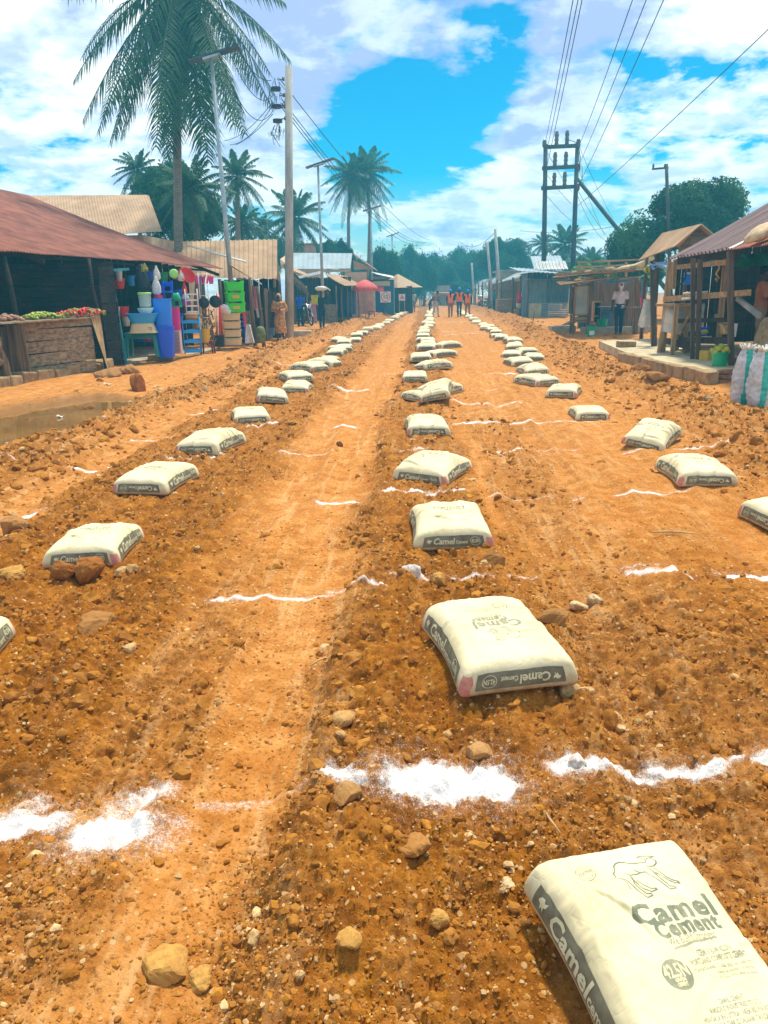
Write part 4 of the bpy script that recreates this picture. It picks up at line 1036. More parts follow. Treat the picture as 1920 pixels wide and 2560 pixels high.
# stone kerb under the counter
k0, k1 = G(-60, 985), G(272, 928)
kb = thing('stone_kerb', 'low kerb of rough earth blocks in front of the plank counter', 'kerb', tuple(lerp(k0, k1, .5)))
def blocks(m):
    t = 0; L = (k1 - k0).length
    while t < 1:
        w = random.uniform(.28, .55); p = lerp(k0, k1, min(1, t + w / 2 / L)) + Vector((-.2, 0, .12)); m.box(p, (w * .97, .55, .26 + random.uniform(-.04, .03)), math.atan2(k1.y - k0.y, k1.x - k0.x) + random.uniform(-.05, .05), jit=.03); t += w / L
part('blocks', kb, BLOCK, blocks, bev=.03)
m = MB(); m.box((0, 0, 0), (.62, .3, .17), jit=.02); solo(m, 'slab_stone', BLOCK, 'loose pale stone slab lying before the stacked blue bins', 'stone', tuple(G(400, 906) + Vector((0, .1, .12))), .25, bev=.02)

# ---- goods set out on the shop floor
def bins(prof_w, prof_d, h, taper=.78, rim=.02, n=24):
    """tall open tub: outside, rim, inside"""
    w = prof_w / 2
    return [(w * taper * .96, 0), (w * taper, .02), (w * (taper + (1 - taper) * .9), h - rim * 1.6), (w * 1.03, h - rim * 1.5), (w * 1.06, h), (w * .97, h), (w * taper * .93, .04), (0, .04)]
C_BLUE, C_BLUE2 = plastic('blue_plastic', (.006, .10, .85)), plastic('bright_blue_plastic', (.012, .25, .98))
C_SKY = plastic('sky_blue_plastic', (.02, .36, .85)); C_CREAM = plastic('cream_plastic', (.72, .55, .28)); C_TEAL = plastic('teal_plastic', (.012, .20, .20))
C_PINK = plastic('hot_pink_plastic', (.85, .01, .25)); C_LIME = plastic('lime_green_plastic', (.04, .72, .02)); C_WHITE = plastic('white_plastic', (.80, .78, .72)); C_RED = plastic('red_plastic', (.80, .015, .03))
C_ORG = plastic('orange_plastic', (.78, .28, .02)); C_GRN = plastic('green_plastic', (.01, .38, .16)); C_YEL = plastic('mustard_plastic', (.72, .42, .02)); C_PUR = plastic('purple_plastic', (.35, .05, .45)); C_LG = plastic('pale_green_plastic', (.35, .75, .15))
C_PALE = plastic('pale_pink_plastic', (.70, .50, .50)); CLEAR = pm('clear_plastic', (.55, .78, .80), var=.05, rough=.15, bmp=0, alpha=.55)
EMBOSS = plastic('raised_writing', (.42, .30, .14))
def tub(name, label, cat, x0, x1, y0, y1, Y, mat, sq=.75, taper=.78, dep=.85, upside=False, rz=.15, n=28):
    b, w, h = bb(x0, x1, y0, y1, Y); pr = bins(w * .97, 0, h, taper)
    m = MB(); m.lathe(pr, n, (0, 0, 0), 1, dep, sq)
    o = solo(m, name, mat, label, cat, (b.x, b.y, b.z + (h if upside else 0)), rz, smooth=True, rx=math.pi if upside else 0)
    return o, b, w, h
def autosmooth(o, ang=.6):
    me = o.data
    bm = bmesh.new(); bm.from_mesh(me)
    for e in bm.edges:
        if len(e.link_faces) == 2 and e.calc_face_angle() > ang: e.smooth = False
    bm.to_mesh(me); bm.free(); return o
# teal stool
b, w, h = bb(313, 396, 831, 894, 19.0)
st = thing('plastic_stool', 'teal plastic table stool carrying two basins beside the teal door post', 'stool', (b.x, b.y + .2, b.z), .12)
m = MB(); m.box((0, 0, h - .03), (w * .92, w * .62, .06)); m.box((0, -w * .29, h - .10), (w * .86, .03, .09)); m.box((0, w * .29, h - .10), (w * .86, .03, .09)); m.box((-w * .43, 0, h - .1), (.03, w * .55, .09)); m.box((w * .43, 0, h - .1), (.03, w * .55, .09)); m.build('seat', C_TEAL, st, bev=.015)
for i in (-1, 1):
    for j in (-1, 1):
        m = MB(); m.beam((i * w * .41, j * w * .27, h - .12), (i * w * .46, j * w * .31, 0), .10, .07); m.build('leg', C_TEAL, st, bev=.012)
o, b, w, h = tub('basin', 'cream basin turned upside down on the teal stool', 'basin', 326, 392, 808, 832, 18.95, C_CREAM, .6, .82, .75, True); autosmooth(o)
V, F = flat_text('boom', .16, .004, .15); m = MB(); m.add([(x * .9, 0, y) for x, y in V], F); lt = m.build('raised_lettering', EMBOSS, o); lt.rotation_euler = (math.pi - .18, 0, 0); lt.location = (.08, .415 * w * .97 * .75 * 1.0 * 1.06 + .0, h * .5)
autosmooth(tub('basin', 'sky blue basin stacked on the upturned cream basin', 'basin', 320, 395, 783, 808, 18.95, C_SKY, .6, .74, .75)[0])
b, w, h = bb(345, 385, 766, 784, 18.9); m = MB(); m.lathe([(w * .3, 0), (w * .42, h * .3), (w * .5, h * .7), (w * .5, h * .8), (w * .46, h * .8), (w * .28, h * .1), (0, h * .08)], 24); solo(m, 'bowl', CLEAR, 'clear plastic bowl with handles in the sky blue basin', 'bowl', tuple(b), smooth=True)
b, w, h = bb(348, 380, 731, 767, 18.95); bk = thing('lidded_bucket', 'clear plastic bucket with a green lid standing on the clear bowl', 'bucket', tuple(b))
MB().lathe([(w * .42, 0), (w * .44, h * .1), (w * .48, h * .86), (w * .48, h * .88), (0, h * .88)], 24).build('body', CLEAR, bk, True); MB().lathe([(w * .5, h * .86), (w * .52, h * .88), (w * .52, h * .97), (w * .48, h), (0, h * .98)], 24).build('lid', C_LG, bk, True)
autosmooth(tub('storage_bin', 'deep blue tall bin at the bottom of the blue stack', 'bin', 395, 441, 817, 893, 19.3, C_BLUE, .8, .8)[0])
autosmooth(tub('storage_bin', 'brighter blue tall bin stacked on top of the deep blue bin', 'bin', 389, 434, 746, 822, 19.35, C_BLUE2, .8, .84)[0])
autosmooth(tub('laundry_bin', 'hot pink square bin behind the blue stack', 'bin', 430, 453, 768, 828, 20.0, C_PINK, .9, .9)[0])
b, w, h = bb(438, 456, 825, 884, 20.0); lb_ = thing('laundry_basket', 'pale pink perforated basket under the hot pink bin', 'basket', tuple(b))
MB().lathe([(w * .48, 0), (w * .5, .02), (w * .52, h * .97), (w * .56, h), (w * .45, h), (w * .42, .05), (0, .05)], 24, (0, 0, 0), 1, 1, .9).build('body', C_PALE, lb_)
m = MB()
for i in range(7):
    for j in range(15): m.box((-w * .4 + w * .133 * (i + .5 * (j % 2)), -w * .525 - .0, h * (.08 + .058 * j)), (w * .06, .008, h * .028))
m.build('perforations', pm('basket_holes', (.22, .09, .10)), lb_)
def rack(name, label, x0, x1, y0, y1, Y, mat, tiers, rim=.16, dep=.75, rz=.3):
    b, w, h = bb(x0, x1, y0, y1, Y); t = thing(name, label, 'rack', (b.x, b.y + w * .3, b.z), rz); w *= .86; d = w * dep
    for i in (-1, 1):
        for j in (-1, 1):
            MB().tube([(i * w / 2, j * d / 2, 0), (i * w / 2, j * d / 2, h)], .014, 6).build('upright', mat, t, True)
    for k in range(tiers):
        z = .03 + (h - .18) * k / (tiers - 1); m = MB(); m.box((0, 0, z), (w * .98, d * .98, .012))
        hh = h * rim * .6
        for sx, sy, L, ax in ((0, -1, w, 0), (0, 1, w, 0), (-1, 0, d, 1), (1, 0, d, 1)):
            pts = []; N = 8
            f = lambda u, v, sx=sx, sy=sy, L=L, ax=ax: ((u - .5) * L if ax == 0 else sx * w / 2, (u - .5) * L if ax == 1 else sy * d / 2, z + v * hh * (.55 + .45 * math.sin(math.pi * u)))
            m.patch(f, 8, 1, .012, (0, 1, 0) if ax == 0 else (1, 0, 0))
        m.build('tray', mat, t)
    return t
rack('plastic_rack', 'sky blue four tier plastic rack on the ground beside the pale basket', 456, 503, 793, 884, 20.6, C_SKY, 4)
rack('plastic_rack', 'small white four tier rack standing on the orange tub', 462, 496, 722, 784, 20.7, C_WHITE, 4, .10)
b, w, h = bb(460, 492, 783, 801, 20.65); tb = thing('lidded_tub', 'orange tub with a white lid on top of the sky blue rack', 'tub', (b.x, b.y + .15, b.z)); MB().lathe([(w * .38, 0), (w * .44, h * .8), (0, h * .8)], 20, (0, 0, 0), 1, .8, .8).build('body', C_ORG, tb, True); MB().lathe([(w * .5, h * .8), (w * .52, h * .9), (w * .46, h), (0, h)], 20, (0, 0, 0), 1, .8, .8).build('lid', C_WHITE, tb, True)
autosmooth(tub('tub', 'green tub beside the orange tub with a white lid', 'tub', 486, 500, 783, 803, 21.0, C_GRN, .6)[0])
b, w, h = bb(433, 453, 732, 768, 20.3); gb = thing('handled_basket', 'green basket with an open frame on top of the hot pink bin', 'basket', tuple(b))
MB().lathe([(w * .5, h * .42), (w * .52, h * .62), (w * .3, h), (0, h)], 20, (0, 0, 0), 1, .8, .6).build('lid', C_GRN, gb, True)
m = MB(); [m.box((i * w * .44, j * w * .34, h * .2), (.03, .03, h * .42)) for i in (-1, 1) for j in (-1, 1)]; m.box((0, 0, .02), (w * .95, w * .75, .04)); m.build('frame', C_GRN, gb)
autosmooth(tub('tub', 'purple tub behind the small white rack', 'tub', 454, 476, 747, 766, 21.3, C_PUR, .3)[0])
autosmooth(tub('bowl', 'pale grey bowl upside down on the purple tub', 'bowl', 454, 474, 735, 747, 21.3, CLEAR, .1, .7, 1, True)[0])
o, b, w, h = tub('bucket', 'mustard bucket filled with wooden spoons', 'bucket', 501, 527, 822, 856, 21.3, C_YEL, .0, .84, 1); autosmooth(o)
for i in range(7):
    a = i * .9; p = Vector((b.x + .08 * math.cos(a), b.y + .08 * math.sin(a), b.z + .1)); q = p + Vector((.09 * math.cos(a) - .05, .06 * math.sin(a), h * 1.25 + .06 * (i % 3)))
    m = MB(); m.tube([(0, 0, 0), tuple((q - p) * .8)], .012, 6); m.sph(q - p, (.03, .015, .05), 8, 6); solo(m, 'wooden_spoon', PALEW, 'wooden spoon standing in the mustard bucket', 'spoon', tuple(p), group='spoons in the mustard bucket', smooth=True)
b, w, h = bb(505, 535, 850, 876, 21.4); fs = thing('wooden_stool', 'dark red low stand under the mustard bucket', 'stand', (b.x, b.y, 0)); m = MB(); m.box((0, 0, b.z + h - .04), (w, w * .8, .05)); m.build('top', pm('dark_red_paint', (.16, .02, .03)), fs)
for i, j in ((-1, -1), (1, -1), (1, 1), (-1, 1)): MB().beam((i * w * .42, j * w * .3, b.z + h - .06), (i * w * .5, j * w * .36, 0), .04).build('leg', pm('dark_red_paint', (.16, .02, .03)), fs)
b, w, h = bb(536, 562, 838, 866, 22.6); autosmooth(tub('crate', 'black open crate holding red broom handles', 'crate', 536, 562, 838, 866, 22.6, BLK, .9, .95)[0])
for i in range(9):
    x = random.uniform(-.4, .4) * w; y = random.uniform(-.3, .3) * w; m = MB(); m.tube([(0, 0, 0), (random.uniform(-.05, .14), 0, 1.35 + random.uniform(-.2, .15))], .013, 6)
    solo(m, 'broom_handle', C_RED if i % 4 else C_WHITE, 'red broom handle standing in the black crate' if i % 4 else 'white broom handle standing in the black crate', 'broom', (b.x + x, b.y + y, b.z + .06), group='broom handles in the black crate', smooth=True)
b, w, h = bb(512, 545, 785, 872, 22.0); m = MB()
for i in range(60):
    p = Vector((random.uniform(-.3, .3) * w, random.uniform(-.1, .1), random.uniform(0, 1.0) * h)); m.beam(p, p + Vector((random.uniform(-.14, .14), random.uniform(-.05, .05), random.uniform(.08, .22))), .035, .012)
solo(m, 'kindling_bundle', WDZ, 'tangled stack of brown kindling between the yellow bucket and the brooms', 'kindling', (b.x, b.y, b.z))
b, w, h = bb(553, 573, 762, 785, 22.9); m = MB(); m.sph((0, 0, h * .5), (w * .6, w * .5, h * .55), 14, 9); m.sph((w * .35, 0, h * .25), (w * .35, w * .4, h * .35), 12, 8)
for i, v in enumerate(m.v): n_ = random.uniform(.9, 1.1); m.v[i] = (v[0] * n_, v[1] * n_, v[2] * n_)
solo(m, 'plastic_bag', pm('white_film', (.72, .70, .64), rough=.3, scale=20, bmp=.5), 'crumpled white plastic bag lying on the cream drawers', 'bag', tuple(b), smooth=True)
# drawer towers: cream at the bottom, green on top
def drawers(label, x0, x1, y0, y1, Y, mat, n, perf=False, rz=.35):
    b, w, h = bb(x0, x1, y0, y1, Y); w *= .80; t = thing('drawer_tower', label, 'drawers', (b.x, b.y + w * .4, b.z), rz); k = h / n
    for i in range(n):
        z = i * k; m = MB(); m.lathe([(w * .60, z + .01), (w * .66, z + k * .1), (w * .70, z + k * .78), (w * .73, z + k * .80), (w * .73, z + k * .9), (w * .62, z + k * .9), (w * .62, z + k * .3), (0, z + k * .28)], 20, (0, 0, 0), 1, .95, .85); m.build('drawer', mat, t, False)
        for sx in (-1, 1):
            for sy in (-1, 1): MB().box((sx * w * .62, sy * w * .58, z + k * .95), (.05, .05, k * .14)).build('strut', mat, t)
        MB().box((w * .705, 0, z + k * .62), (.02, w * .7, k * .22)).build('opening', pm('dark_gap', (.02, .03, .02)), t)
        if perf:
            d = t.children[-1]; m = MB(); m.box((0, -w * .68, z + k * .5), (w * .5, .02, k * .28)); m.build('flower_print', C_YEL if i < 2 else C_LIME, t)
    return t
drawers('cream plastic drawer tower under the bright green one', 556, 598, 781, 864, 23.2, C_CREAM, 4)
drawers('bright green plastic drawer tower stacked on the cream one', 566, 607, 702, 782, 23.2, C_LIME, 3, True)
# nested red and blue stools beside the towers
b, w, h = bb(592, 614, 715, 860, 23.8)
for k in range(11):
    mt = C_RED if k < 7 else C_BLUE
    z = b.z + (h - .42) * (1 - k / 10); t = thing('nested_stool', 'red plastic stool nested in the tall stack beside the cream drawers' if k < 7 else 'blue plastic stool nested low in the tall stack beside the cream drawers', 'stool', (b.x + .02 * (k % 2), b.y + .1, z), .3, 'nested stools')
    MB().box((0, 0, .40), (w * .9, w * .9, .035)).build('seat', mt, t, bev=.01)
    for i, j in ((-1, -1), (1, -1), (1, 1), (-1, 1)): MB().beam((i * w * .38, j * w * .38, .39), (i * w * .46, j * w * .46, 0), .05, .035).build('leg', mt, t)
b, w, h = bb(604, 634, 812, 858, 23.7); m = MB(); m.patch(lambda u, v: (-w * .32 + (u - .5) * w * (.72 - .42 * v) + .12 * v * -w, .10 * v + .08 * math.sin(u * 3.1) * (1 - v), h * v), 10, 10, .14, (0, 1, 0)); sk_ = solo(m, 'feed_sack', pm('white_woven', (.62, .60, .55), (.75, .73, .68), scale=18, dirt=.3), 'white printed sack leaning beside the red stools', 'sack', tuple(b + Vector((.2, -.1, 0))), smooth=True)
def leafy(name, label, cat, p, r, hgt, n, size, mat, kind=None, group=None):
    m = MB()
    for i in range(n):
        a = random.uniform(0, 6.3); q = Vector((r * math.sqrt(random.random()) * math.cos(a), r * math.sqrt(random.random()) * math.sin(a), hgt * random.random()))
        d = Vector((math.cos(a), math.sin(a), random.uniform(.2, 1.2))).normalized(); s_ = d.cross(Vector((0, 0, 1))).normalized() * size * .25
        m.add([q, q + d * size * .5 + s_, q + d * size, q + d * size * .5 - s_], [(0, 1, 2, 3)])
    return solo(m, name, mat, label, cat, tuple(p), group=group)
LEAF = pm('leaf_green', (.035, .10, .018), (.09, .21, .035), scale=3, rough=.5, bmp=0)
leafy('weed_clump', 'green weeds growing at the foot of the leaning white sack', 'weeds', G(628, 862), .3, .12, 90, .16, LEAF)
b, w, h = bb(641, 665, 815, 857, 24.3); m = MB(); m.lathe([(w * .3, 0), (w * .5, h * .1), (w * .54, h * .5), (w * .44, h * .85), (w * .3, h * .95), (0, h)], 16); solo(m, 'green_sack', pm('olive_sack', (.11, .13, .02), (.2, .22, .05), scale=8, bmp=.5), 'bulging olive green sack against the wooden posts', 'sack', tuple(b), smooth=True)
# things hanging under the eave
def hang(mb, name, mats, label, cat, px, py, Y, smooth=True, **k):
    p = at(px, py, Y); return solo(mb, name, mats, label, cat, tuple(p), smooth=smooth, **k)
s21 = S(20.5)
m = MB(); m.lathe([(.02, .03), (10 * s21, .02), (11 * s21, 0), (11 * s21, -.03), (8 * s21, -.12), (0, -.12)], 24); hang(m, 'hanging_bowl', C_LG, 'lime green bowl hanging under the eave', 'bowl', 434, 684, 20.0, rx=R(85))
m = MB(); m.lathe([(0, 0), (13 * s21, .02), (20 * s21, .12), (23 * s21, .13), (20 * s21, .09), (12 * s21, -.03), (0, -.04)], 26, (0, 0, 0), 1, .7); hang(m, 'hanging_basin', C_RED, 'red basin hanging at a slant under the eave', 'basin', 470, 690, 20.4, rx=R(78), ry=R(38))
def hanging_bag(label, x0, x1, y0, y1, Y, mat, neck=.35):
    b, w, h = bb(x0, x1, y0, y1, Y); m = MB(); m.lathe([(w * .30, 0), (w * .5, h * .12), (w * .46, h * .45), (w * .30, h * .7), (w * neck * .4, h * .88), (w * .10, h), (0, h)], 14, (0, 0, 0), 1, .6)
    for i, v in enumerate(m.v): n_ = random.uniform(.9, 1.12); m.v[i] = (v[0] * n_, v[1] * n_, v[2])
    return solo(m, 'hanging_bag', mat, label, 'bag', tuple(b), smooth=True)
hanging_bag('white plastic bag hanging beside the black bag', 381, 404, 690, 736, 19.6, MATS['white_film']); hanging_bag('white plastic bag hanging higher behind the other white bag', 384, 402, 664, 700, 19.9, MATS['white_film'])
bgb = hanging_bag('black bag with yellow stripes hanging in the shop doorway', 338, 378, 660, 728, 19.5, pm('black_film', (.015, .015, .02), rough=.4, scale=15, bmp=.4))
hanging_bag('pale grey bag hanging beside the lime green bowl', 445, 463, 675, 703, 20.3, MATS['white_film'])
hanging_bag('pink bag hanging behind the white bags', 384, 408, 728, 750, 20.4, pm('pink_film', (.72, .05, .22), rough=.4)); hanging_bag('red bag hanging below the red basin', 456, 469, 706, 735, 20.9, pm('red_film', (.6, .02, .02), rough=.4))
hanging_bag('yellow and black striped ball bag under the eave', 353, 372, 658, 680, 19.3, pm('yellow_film', (.65, .55, .03), rough=.4, c2=(.03, .03, .03), scale=18))
b, w, h = bb(408, 434, 702, 745, 20.6); ch = thing('hanging_chair', 'blue plastic chair hung behind the bins', 'chair', tuple(b)); MB().box((0, 0, h * .8), (w, .04, h * .25)).build('backrest', C_BLUE, ch, bev=.01); MB().box((0, -.1, h * .35), (w, .25, .04)).build('seat', C_BLUE, ch, bev=.01)
for i in (-1, 1): MB().beam((i * w * .42, 0, 0), (i * w * .42, 0, h), .05).build('leg', C_BLUE, ch)
for px, py, r_, lab in ((510, 757, 13, 'black perforated pan hanging on the wire frame'), (538, 754, 15, 'black wok hanging beside the perforated pan')):
    m = MB(); r = r_ * S(21.8); m.lathe([(0, -.09), (r * .6, -.07), (r, 0), (r * 1.03, .0), (r * .95, .012), (r * .55, -.05), (0, -.07)], 24); hang(m, 'hanging_pan', BLK, lab, 'pan', px, py, 21.4 if r_ == 13 else 22.2, rx=R(-84))
b, w, h = bb(502, 528, 682, 800, 21.8); fr = thing('wire_display', 'tall wire display frame in front of the shop', 'display frame', tuple(b)); m = MB(); [m.tube([(x * w, 0, -b.z * 0), (x * w, 0, h)], .012, 6) for x in (-.4, .4)]; [m.tube([(-.4 * w, 0, h * k), (.4 * w, 0, h * k)], .008, 6) for k in (.05, .3, .52, .78, .98)]; m.build('frame', C_WHITE, fr, True)
for i, c in enumerate((C_PINK, C_PUR, C_RED, C_PINK)):
    m = MB(); m.box((0, 0, 0), (.05, .03, .22), ry=.1 * i); solo(m, 'hanging_brush', c, 'pink and purple brush hanging on the wire display frame', 'brush', tuple(b + Vector((-.15 + .1 * i, -.04, h * .86))), group='brushes on the wire frame')
b, w, h = bb(520, 536, 690, 712, 22.4); autosmooth(tub('hanging_tub', 'magenta tub hanging beside the wire frame', 'tub', 522, 535, 691, 710, 22.0, plastic('magenta_plastic', (.6, .02, .28)), .5)[0])
for i in range(26):                       # the dim goods at the back of the shop
    t = random.random(); z = random.uniform(.3, 2.1); p = lerp(sl0, sl1, t) + fl * random.uniform(.9, 1.6); mt = random.choice([C_SKY, C_BLUE, C_PINK, C_GRN, C_PUR, C_WHITE, C_RED]); m = MB(); r = random.uniform(.08, .19); m.lathe([(r * .7, 0), (r, .25), (r * 1.05, .27), (r * .8, .26), (r * .6, .03), (0, .03)], 14); cn = mt.name.replace('_plastic', '').replace('_', ' ')
    solo(m, 'shelf_tub', mt, cn + ' tub on the dim shelves at the back of the shop', 'tub', (p.x, p.y, z), smooth=True, group=cn + ' tubs on the back shelves')
m = MB()
for z in (.28, .85, 1.4, 1.95): m.patch(lambda u, v: lerp(sl0, sl1, u) * Vector((1, 1, 0)) + fl * (.8 + .9 * v) + Vector((0, 0, z)), 6, 1, .03)
s_ = m.build('goods_shelf', DARKW, sh)

# --- tan roofed house and its lean-to stall
th_ = thing('shop_house', 'shop with a tall tan corrugated roof turned towards the viewer', 'shop', tuple(at(600, 800, 29) * Vector((1, 1, 0))))
t0, t1, t2, t3 = at(430, 690, 28.2), at(692, 697, 28.2), at(693, 598, 30.6), at(430, 604, 30.6)
part('roof', th_, TANR, lambda m: m.corr(t0, t1, t2, t3, .17, .02, .01, 3, 0, 0, 'rib'))
part('wall', th_, DARKW, lambda m: (board_wall(m, at(560, 800, 28.9), at(700, 800, 28.9), 0, 2.15, 18, .04), board_wall(m, at(700, 800, 28.95), at(706, 800, 33), 0, 2.1, 16, .04)))
part('gable', th_, WDZ, lambda m: m.add([t1 + Vector((-.1, .1, -.05)), t2 + Vector((-.1, 0, -.05)), t2 + Vector((-.1, .9, -1.6)), t1 + Vector((-.1, .1, -.3)), t1 + Vector((-.16, .1, -.05)), t2 + Vector((-.16, 0, -.05)), t2 + Vector((-.16, .9, -1.6)), t1 + Vector((-.16, .1, -.3))], [(0, 1, 2, 3), (7, 6, 5, 4), (0, 4, 5, 1), (1, 5, 6, 2), (2, 6, 7, 3), (3, 7, 4, 0)]))
ln_ = thing('lean_to_stall', 'lean-to stall with a thin slanting tin roof behind the green drawers', 'stall', tuple(at(620, 860, 25) * Vector((1, 1, 0))))
a0, a1, a2, a3 = at(655, 711, 25.2), at(652, 708, 27.2), at(575, 664, 27.0), at(576, 662, 24.9)
part('roof', ln_, TANR, lambda m: m.corr(a0, a1, a2, a3, .1, .012, .008, 3))
u0, u1, u2, u3 = at(616, 656, 26.6), at(614, 652, 28.0), at(468, 612, 27.6), at(468, 614, 26.2)
part('upper_roof', ln_, GALV, lambda m: m.corr(u0, u1, u2, u3, .1, .012, .008, 3))
for px, py, Y, lean in ((636, 855, 24.6, 0), (660, 856, 24.9, -.1), (558, 845, 25.2, 0)):
    p = at(px, py, Y); part('post', ln_, WDZ, lambda m: post(m, p.x, p.y, 0, 2.1 if lean == 0 else 1.85, .06, (lean, 0)), True)
part('rear_wall', ln_, DARKW, lambda m: board_wall(m, at(560, 830, 26.8), at(655, 830, 26.8), 0, 1.9, 14))
part('side_panel', ln_, WDY, lambda m: board_wall(m, at(612, 850, 25.2), at(632, 850, 25.2), 0, 1.15, 3, .03))
part('side_wall', ln_, WDZ, lambda m: board_wall(m, at(666, 835, 27.0), at(682, 830, 28.8), 0, 1.8, 10))
m = MB(); m.patch(lambda u, v: (.18 * (u - .5) + .02 * math.sin(v * 7), .03 * math.sin(u * 9), -.75 * v), 8, 6, .02, (0, 1, 0)); hang(m, 'hanging_cloth', cloth('pink_cloth', (.62, .22, .25)), 'pink cloth hanging between the posts of the lean-to', 'cloth', 639, 716, 25.6)
for k, (px, cc_) in enumerate(((676, (.25, .22, .25)), (690, (.30, .24, .2)), (668, (.2, .2, .24)))):
    m = MB(); m.patch(lambda u, v: (.34 * (u - .5), .05 * math.sin(u * 14), -1.3 * v), 14, 4, .015, (0, 1, 0)); hang(m, 'hanging_wrap', cloth('wrap_cloth_%d' % k, cc_, tuple(x * .5 for x in cc_), 14), ('grey patterned cloth', 'brown grey patterned cloth', 'dark patterned cloth')[k] + ' hung on the wall behind the woman in orange', 'cloth', px, 730, 28.0)
o, b, w, h = tub('hanging_bucket', 'white bucket hanging from the lean-to post', 'bucket', 641, 657, 771, 794, 25.0, C_WHITE, 0, .8, 1); autosmooth(o)
b, w, h = bb(672, 688, 820, 838, 26.4); m = MB(); m.lathe([(w * .5, 0), (w * .5, h), (w * .42, h), (w * .42, .03), (0, .03)], 4); solo(m, 'wooden_crate', BLUEW, 'dark blue crate on the ground beside the woman in orange', 'crate', tuple(b), .8)
# --- roof of the house behind the long shop
bh = thing('rear_house', 'house with a broad tan hipped roof behind the rust red shop', 'house', (-14, 33, 0))
h0, h1, h2, h3 = at(60, 600, 29.5), at(405, 578, 29.5), at(366, 487, 33.0), at(60, 489, 33.0)
part('roof', bh, TANR, lambda m: (m.corr(h0, h1, h2, h3, .12, .005, .01, 2), m.add([h1, at(398, 572, 31.5), h2 + Vector((0, .3, 0)), h2], [(0, 1, 2, 3)])))
part('wall', bh, CREAM, lambda m: m.box(((h0.x + h1.x) / 2 - 1, 34.2, 1.95), (h1.x - h0.x - .4, 6.6, 3.9)))
# --- blue roofed row of shops further on
KF = 1.34; _at, _bb = at, bb
def _bb2(x0, x1, y0, y1, Y):
    b = _at((x0 + x1) / 2, y1, Y); t = _at((x0 + x1) / 2, y0, Y); return Vector(b), (_at(x1, y1, Y) - _at(x0, y1, Y)).length, t.z - b.z
at = lambda px, py, Y: _at(px, py, Y * KF)
bb = lambda x0, x1, y0, y1, Y: _bb2(x0, x1, y0, y1, Y * KF)
rs = thing('shop_row', 'long shop with a blue grey corrugated roof and peach gable behind the power pole', 'shop', tuple(at(800, 760, 38) * Vector((1, 1, 0))))
r0, r1, r2, r3 = at(722, 673, 37.0), at(876, 671, 37.0), at(881, 633, 38.6), at(722, 632, 38.6)
part('roof', rs, ZINCB, lambda m: m.corr(r0, r1, r2, r3, .3, .004, .01, 2))
part('gable', rs, PEACH, lambda m: m.add([at(700, 648, 37.3), at(722, 632, 40.5), at(722, 664, 37.1), at(702, 664, 37.1)], [(0, 1, 2, 3)]))
part('eave_board', rs, PEACH, lambda m: m.beam(at(703, 664, 36.9), at(722, 672, 36.9), .06, .2))
part('wall', rs, BLUEW, lambda m: m.box(((r0.x + r1.x) / 2, 39.2 * KF, 1.25), (r1.x - r0.x, 3.6, 2.5)))
part('column', rs, PEACH, lambda m: m.box(at(857, 706, 36.9) * Vector((1, 1, 0)) + Vector((0, 0, 1.3)), (.16, .16, 2.6)))
part('fascia', rs, CREAM, lambda m: m.beam(r0 + Vector((0, .05, -.12)), r1 + Vector((0, .05, -.12)), .06, .16))
part('side_roof', rs, pm('dull_red_sheet', (.30, .15, .11), (.40, .22, .16), scale=2), lambda m: m.corr(at(944, 678, 36.5), at(938, 672, 41), at(884, 633, 41), at(884, 636, 36.8), .2, .015, .01, 2))
part('side_gable', rs, PEACH, lambda m: m.add([at(883, 650, 37.2), at(936, 673, 37.2), at(885, 674, 37.2)], [(0, 1, 2)]))
bp = thing('rear_building', 'plain tan block seen over the blue grey roof', 'building', tuple(at(760, 740, 46) * Vector((1, 1, 0))))
q, w_, hh = bb(722, 790, 611, 740, 46); part('wall', bp, PEACH, lambda m: m.box((q.x, 48 * KF, (q.z + hh) / 2), (w_, 4, q.z + hh))); part('roof', bp, TANR, lambda m: m.box((q.x, 48 * KF, q.z + hh + .06), (w_ + .3, 4.3, .1)))
# thatched shelter + dark open stall
tc_ = thing('thatched_stall', 'dark stall with a shaggy thatched roof edge right of the power pole', 'stall', tuple(at(760, 800, 31) * Vector((1, 1, 0))))
g0, g1 = at(733, 690, 31.0), at(769, 722, 31.2)
part('roof', tc_, THATCH, lambda m: m.patch(lambda u, v: lerp(g0, g1, u) + Vector((-1.0 * v, 3.0 * v, .75 * v + .04 * math.sin(u * 40 + v * 9))), 30, 6, .14))
def fringe(m):
    for i in range(150):
        p = lerp(g0, g1, random.random()) + Vector((0, random.uniform(-.05, .1), -.08)); m.beam(p, p + Vector((random.uniform(-.02, .1), random.uniform(-.08, .0), -random.uniform(.12, .4))), .012)
part('fringe', tc_, THATCH, fringe)
part('back_wall', tc_, DARKW, lambda m: board_wall(m, at(730, 780, 34.5), at(880, 780, 34.5), 0, 2.5, 36))
part('canopy', tc_, GALV, lambda m: m.corr(at(748, 697, 33), at(806, 683, 31.5), at(806, 676, 34), at(745, 690, 35), .12, .012, .008, 2))
part('canopy', tc_, TANR, lambda m: m.corr(at(732, 676, 31.2), at(768, 690, 31.4), at(768, 684, 33), at(732, 668, 33), .12, .012, .008, 2))
for px in (738, 770, 800): p = at(px, 800, 31.5); part('post', tc_, WDZ, lambda m: post(m, p.x, p.y, 0, 2.0, .045), True)
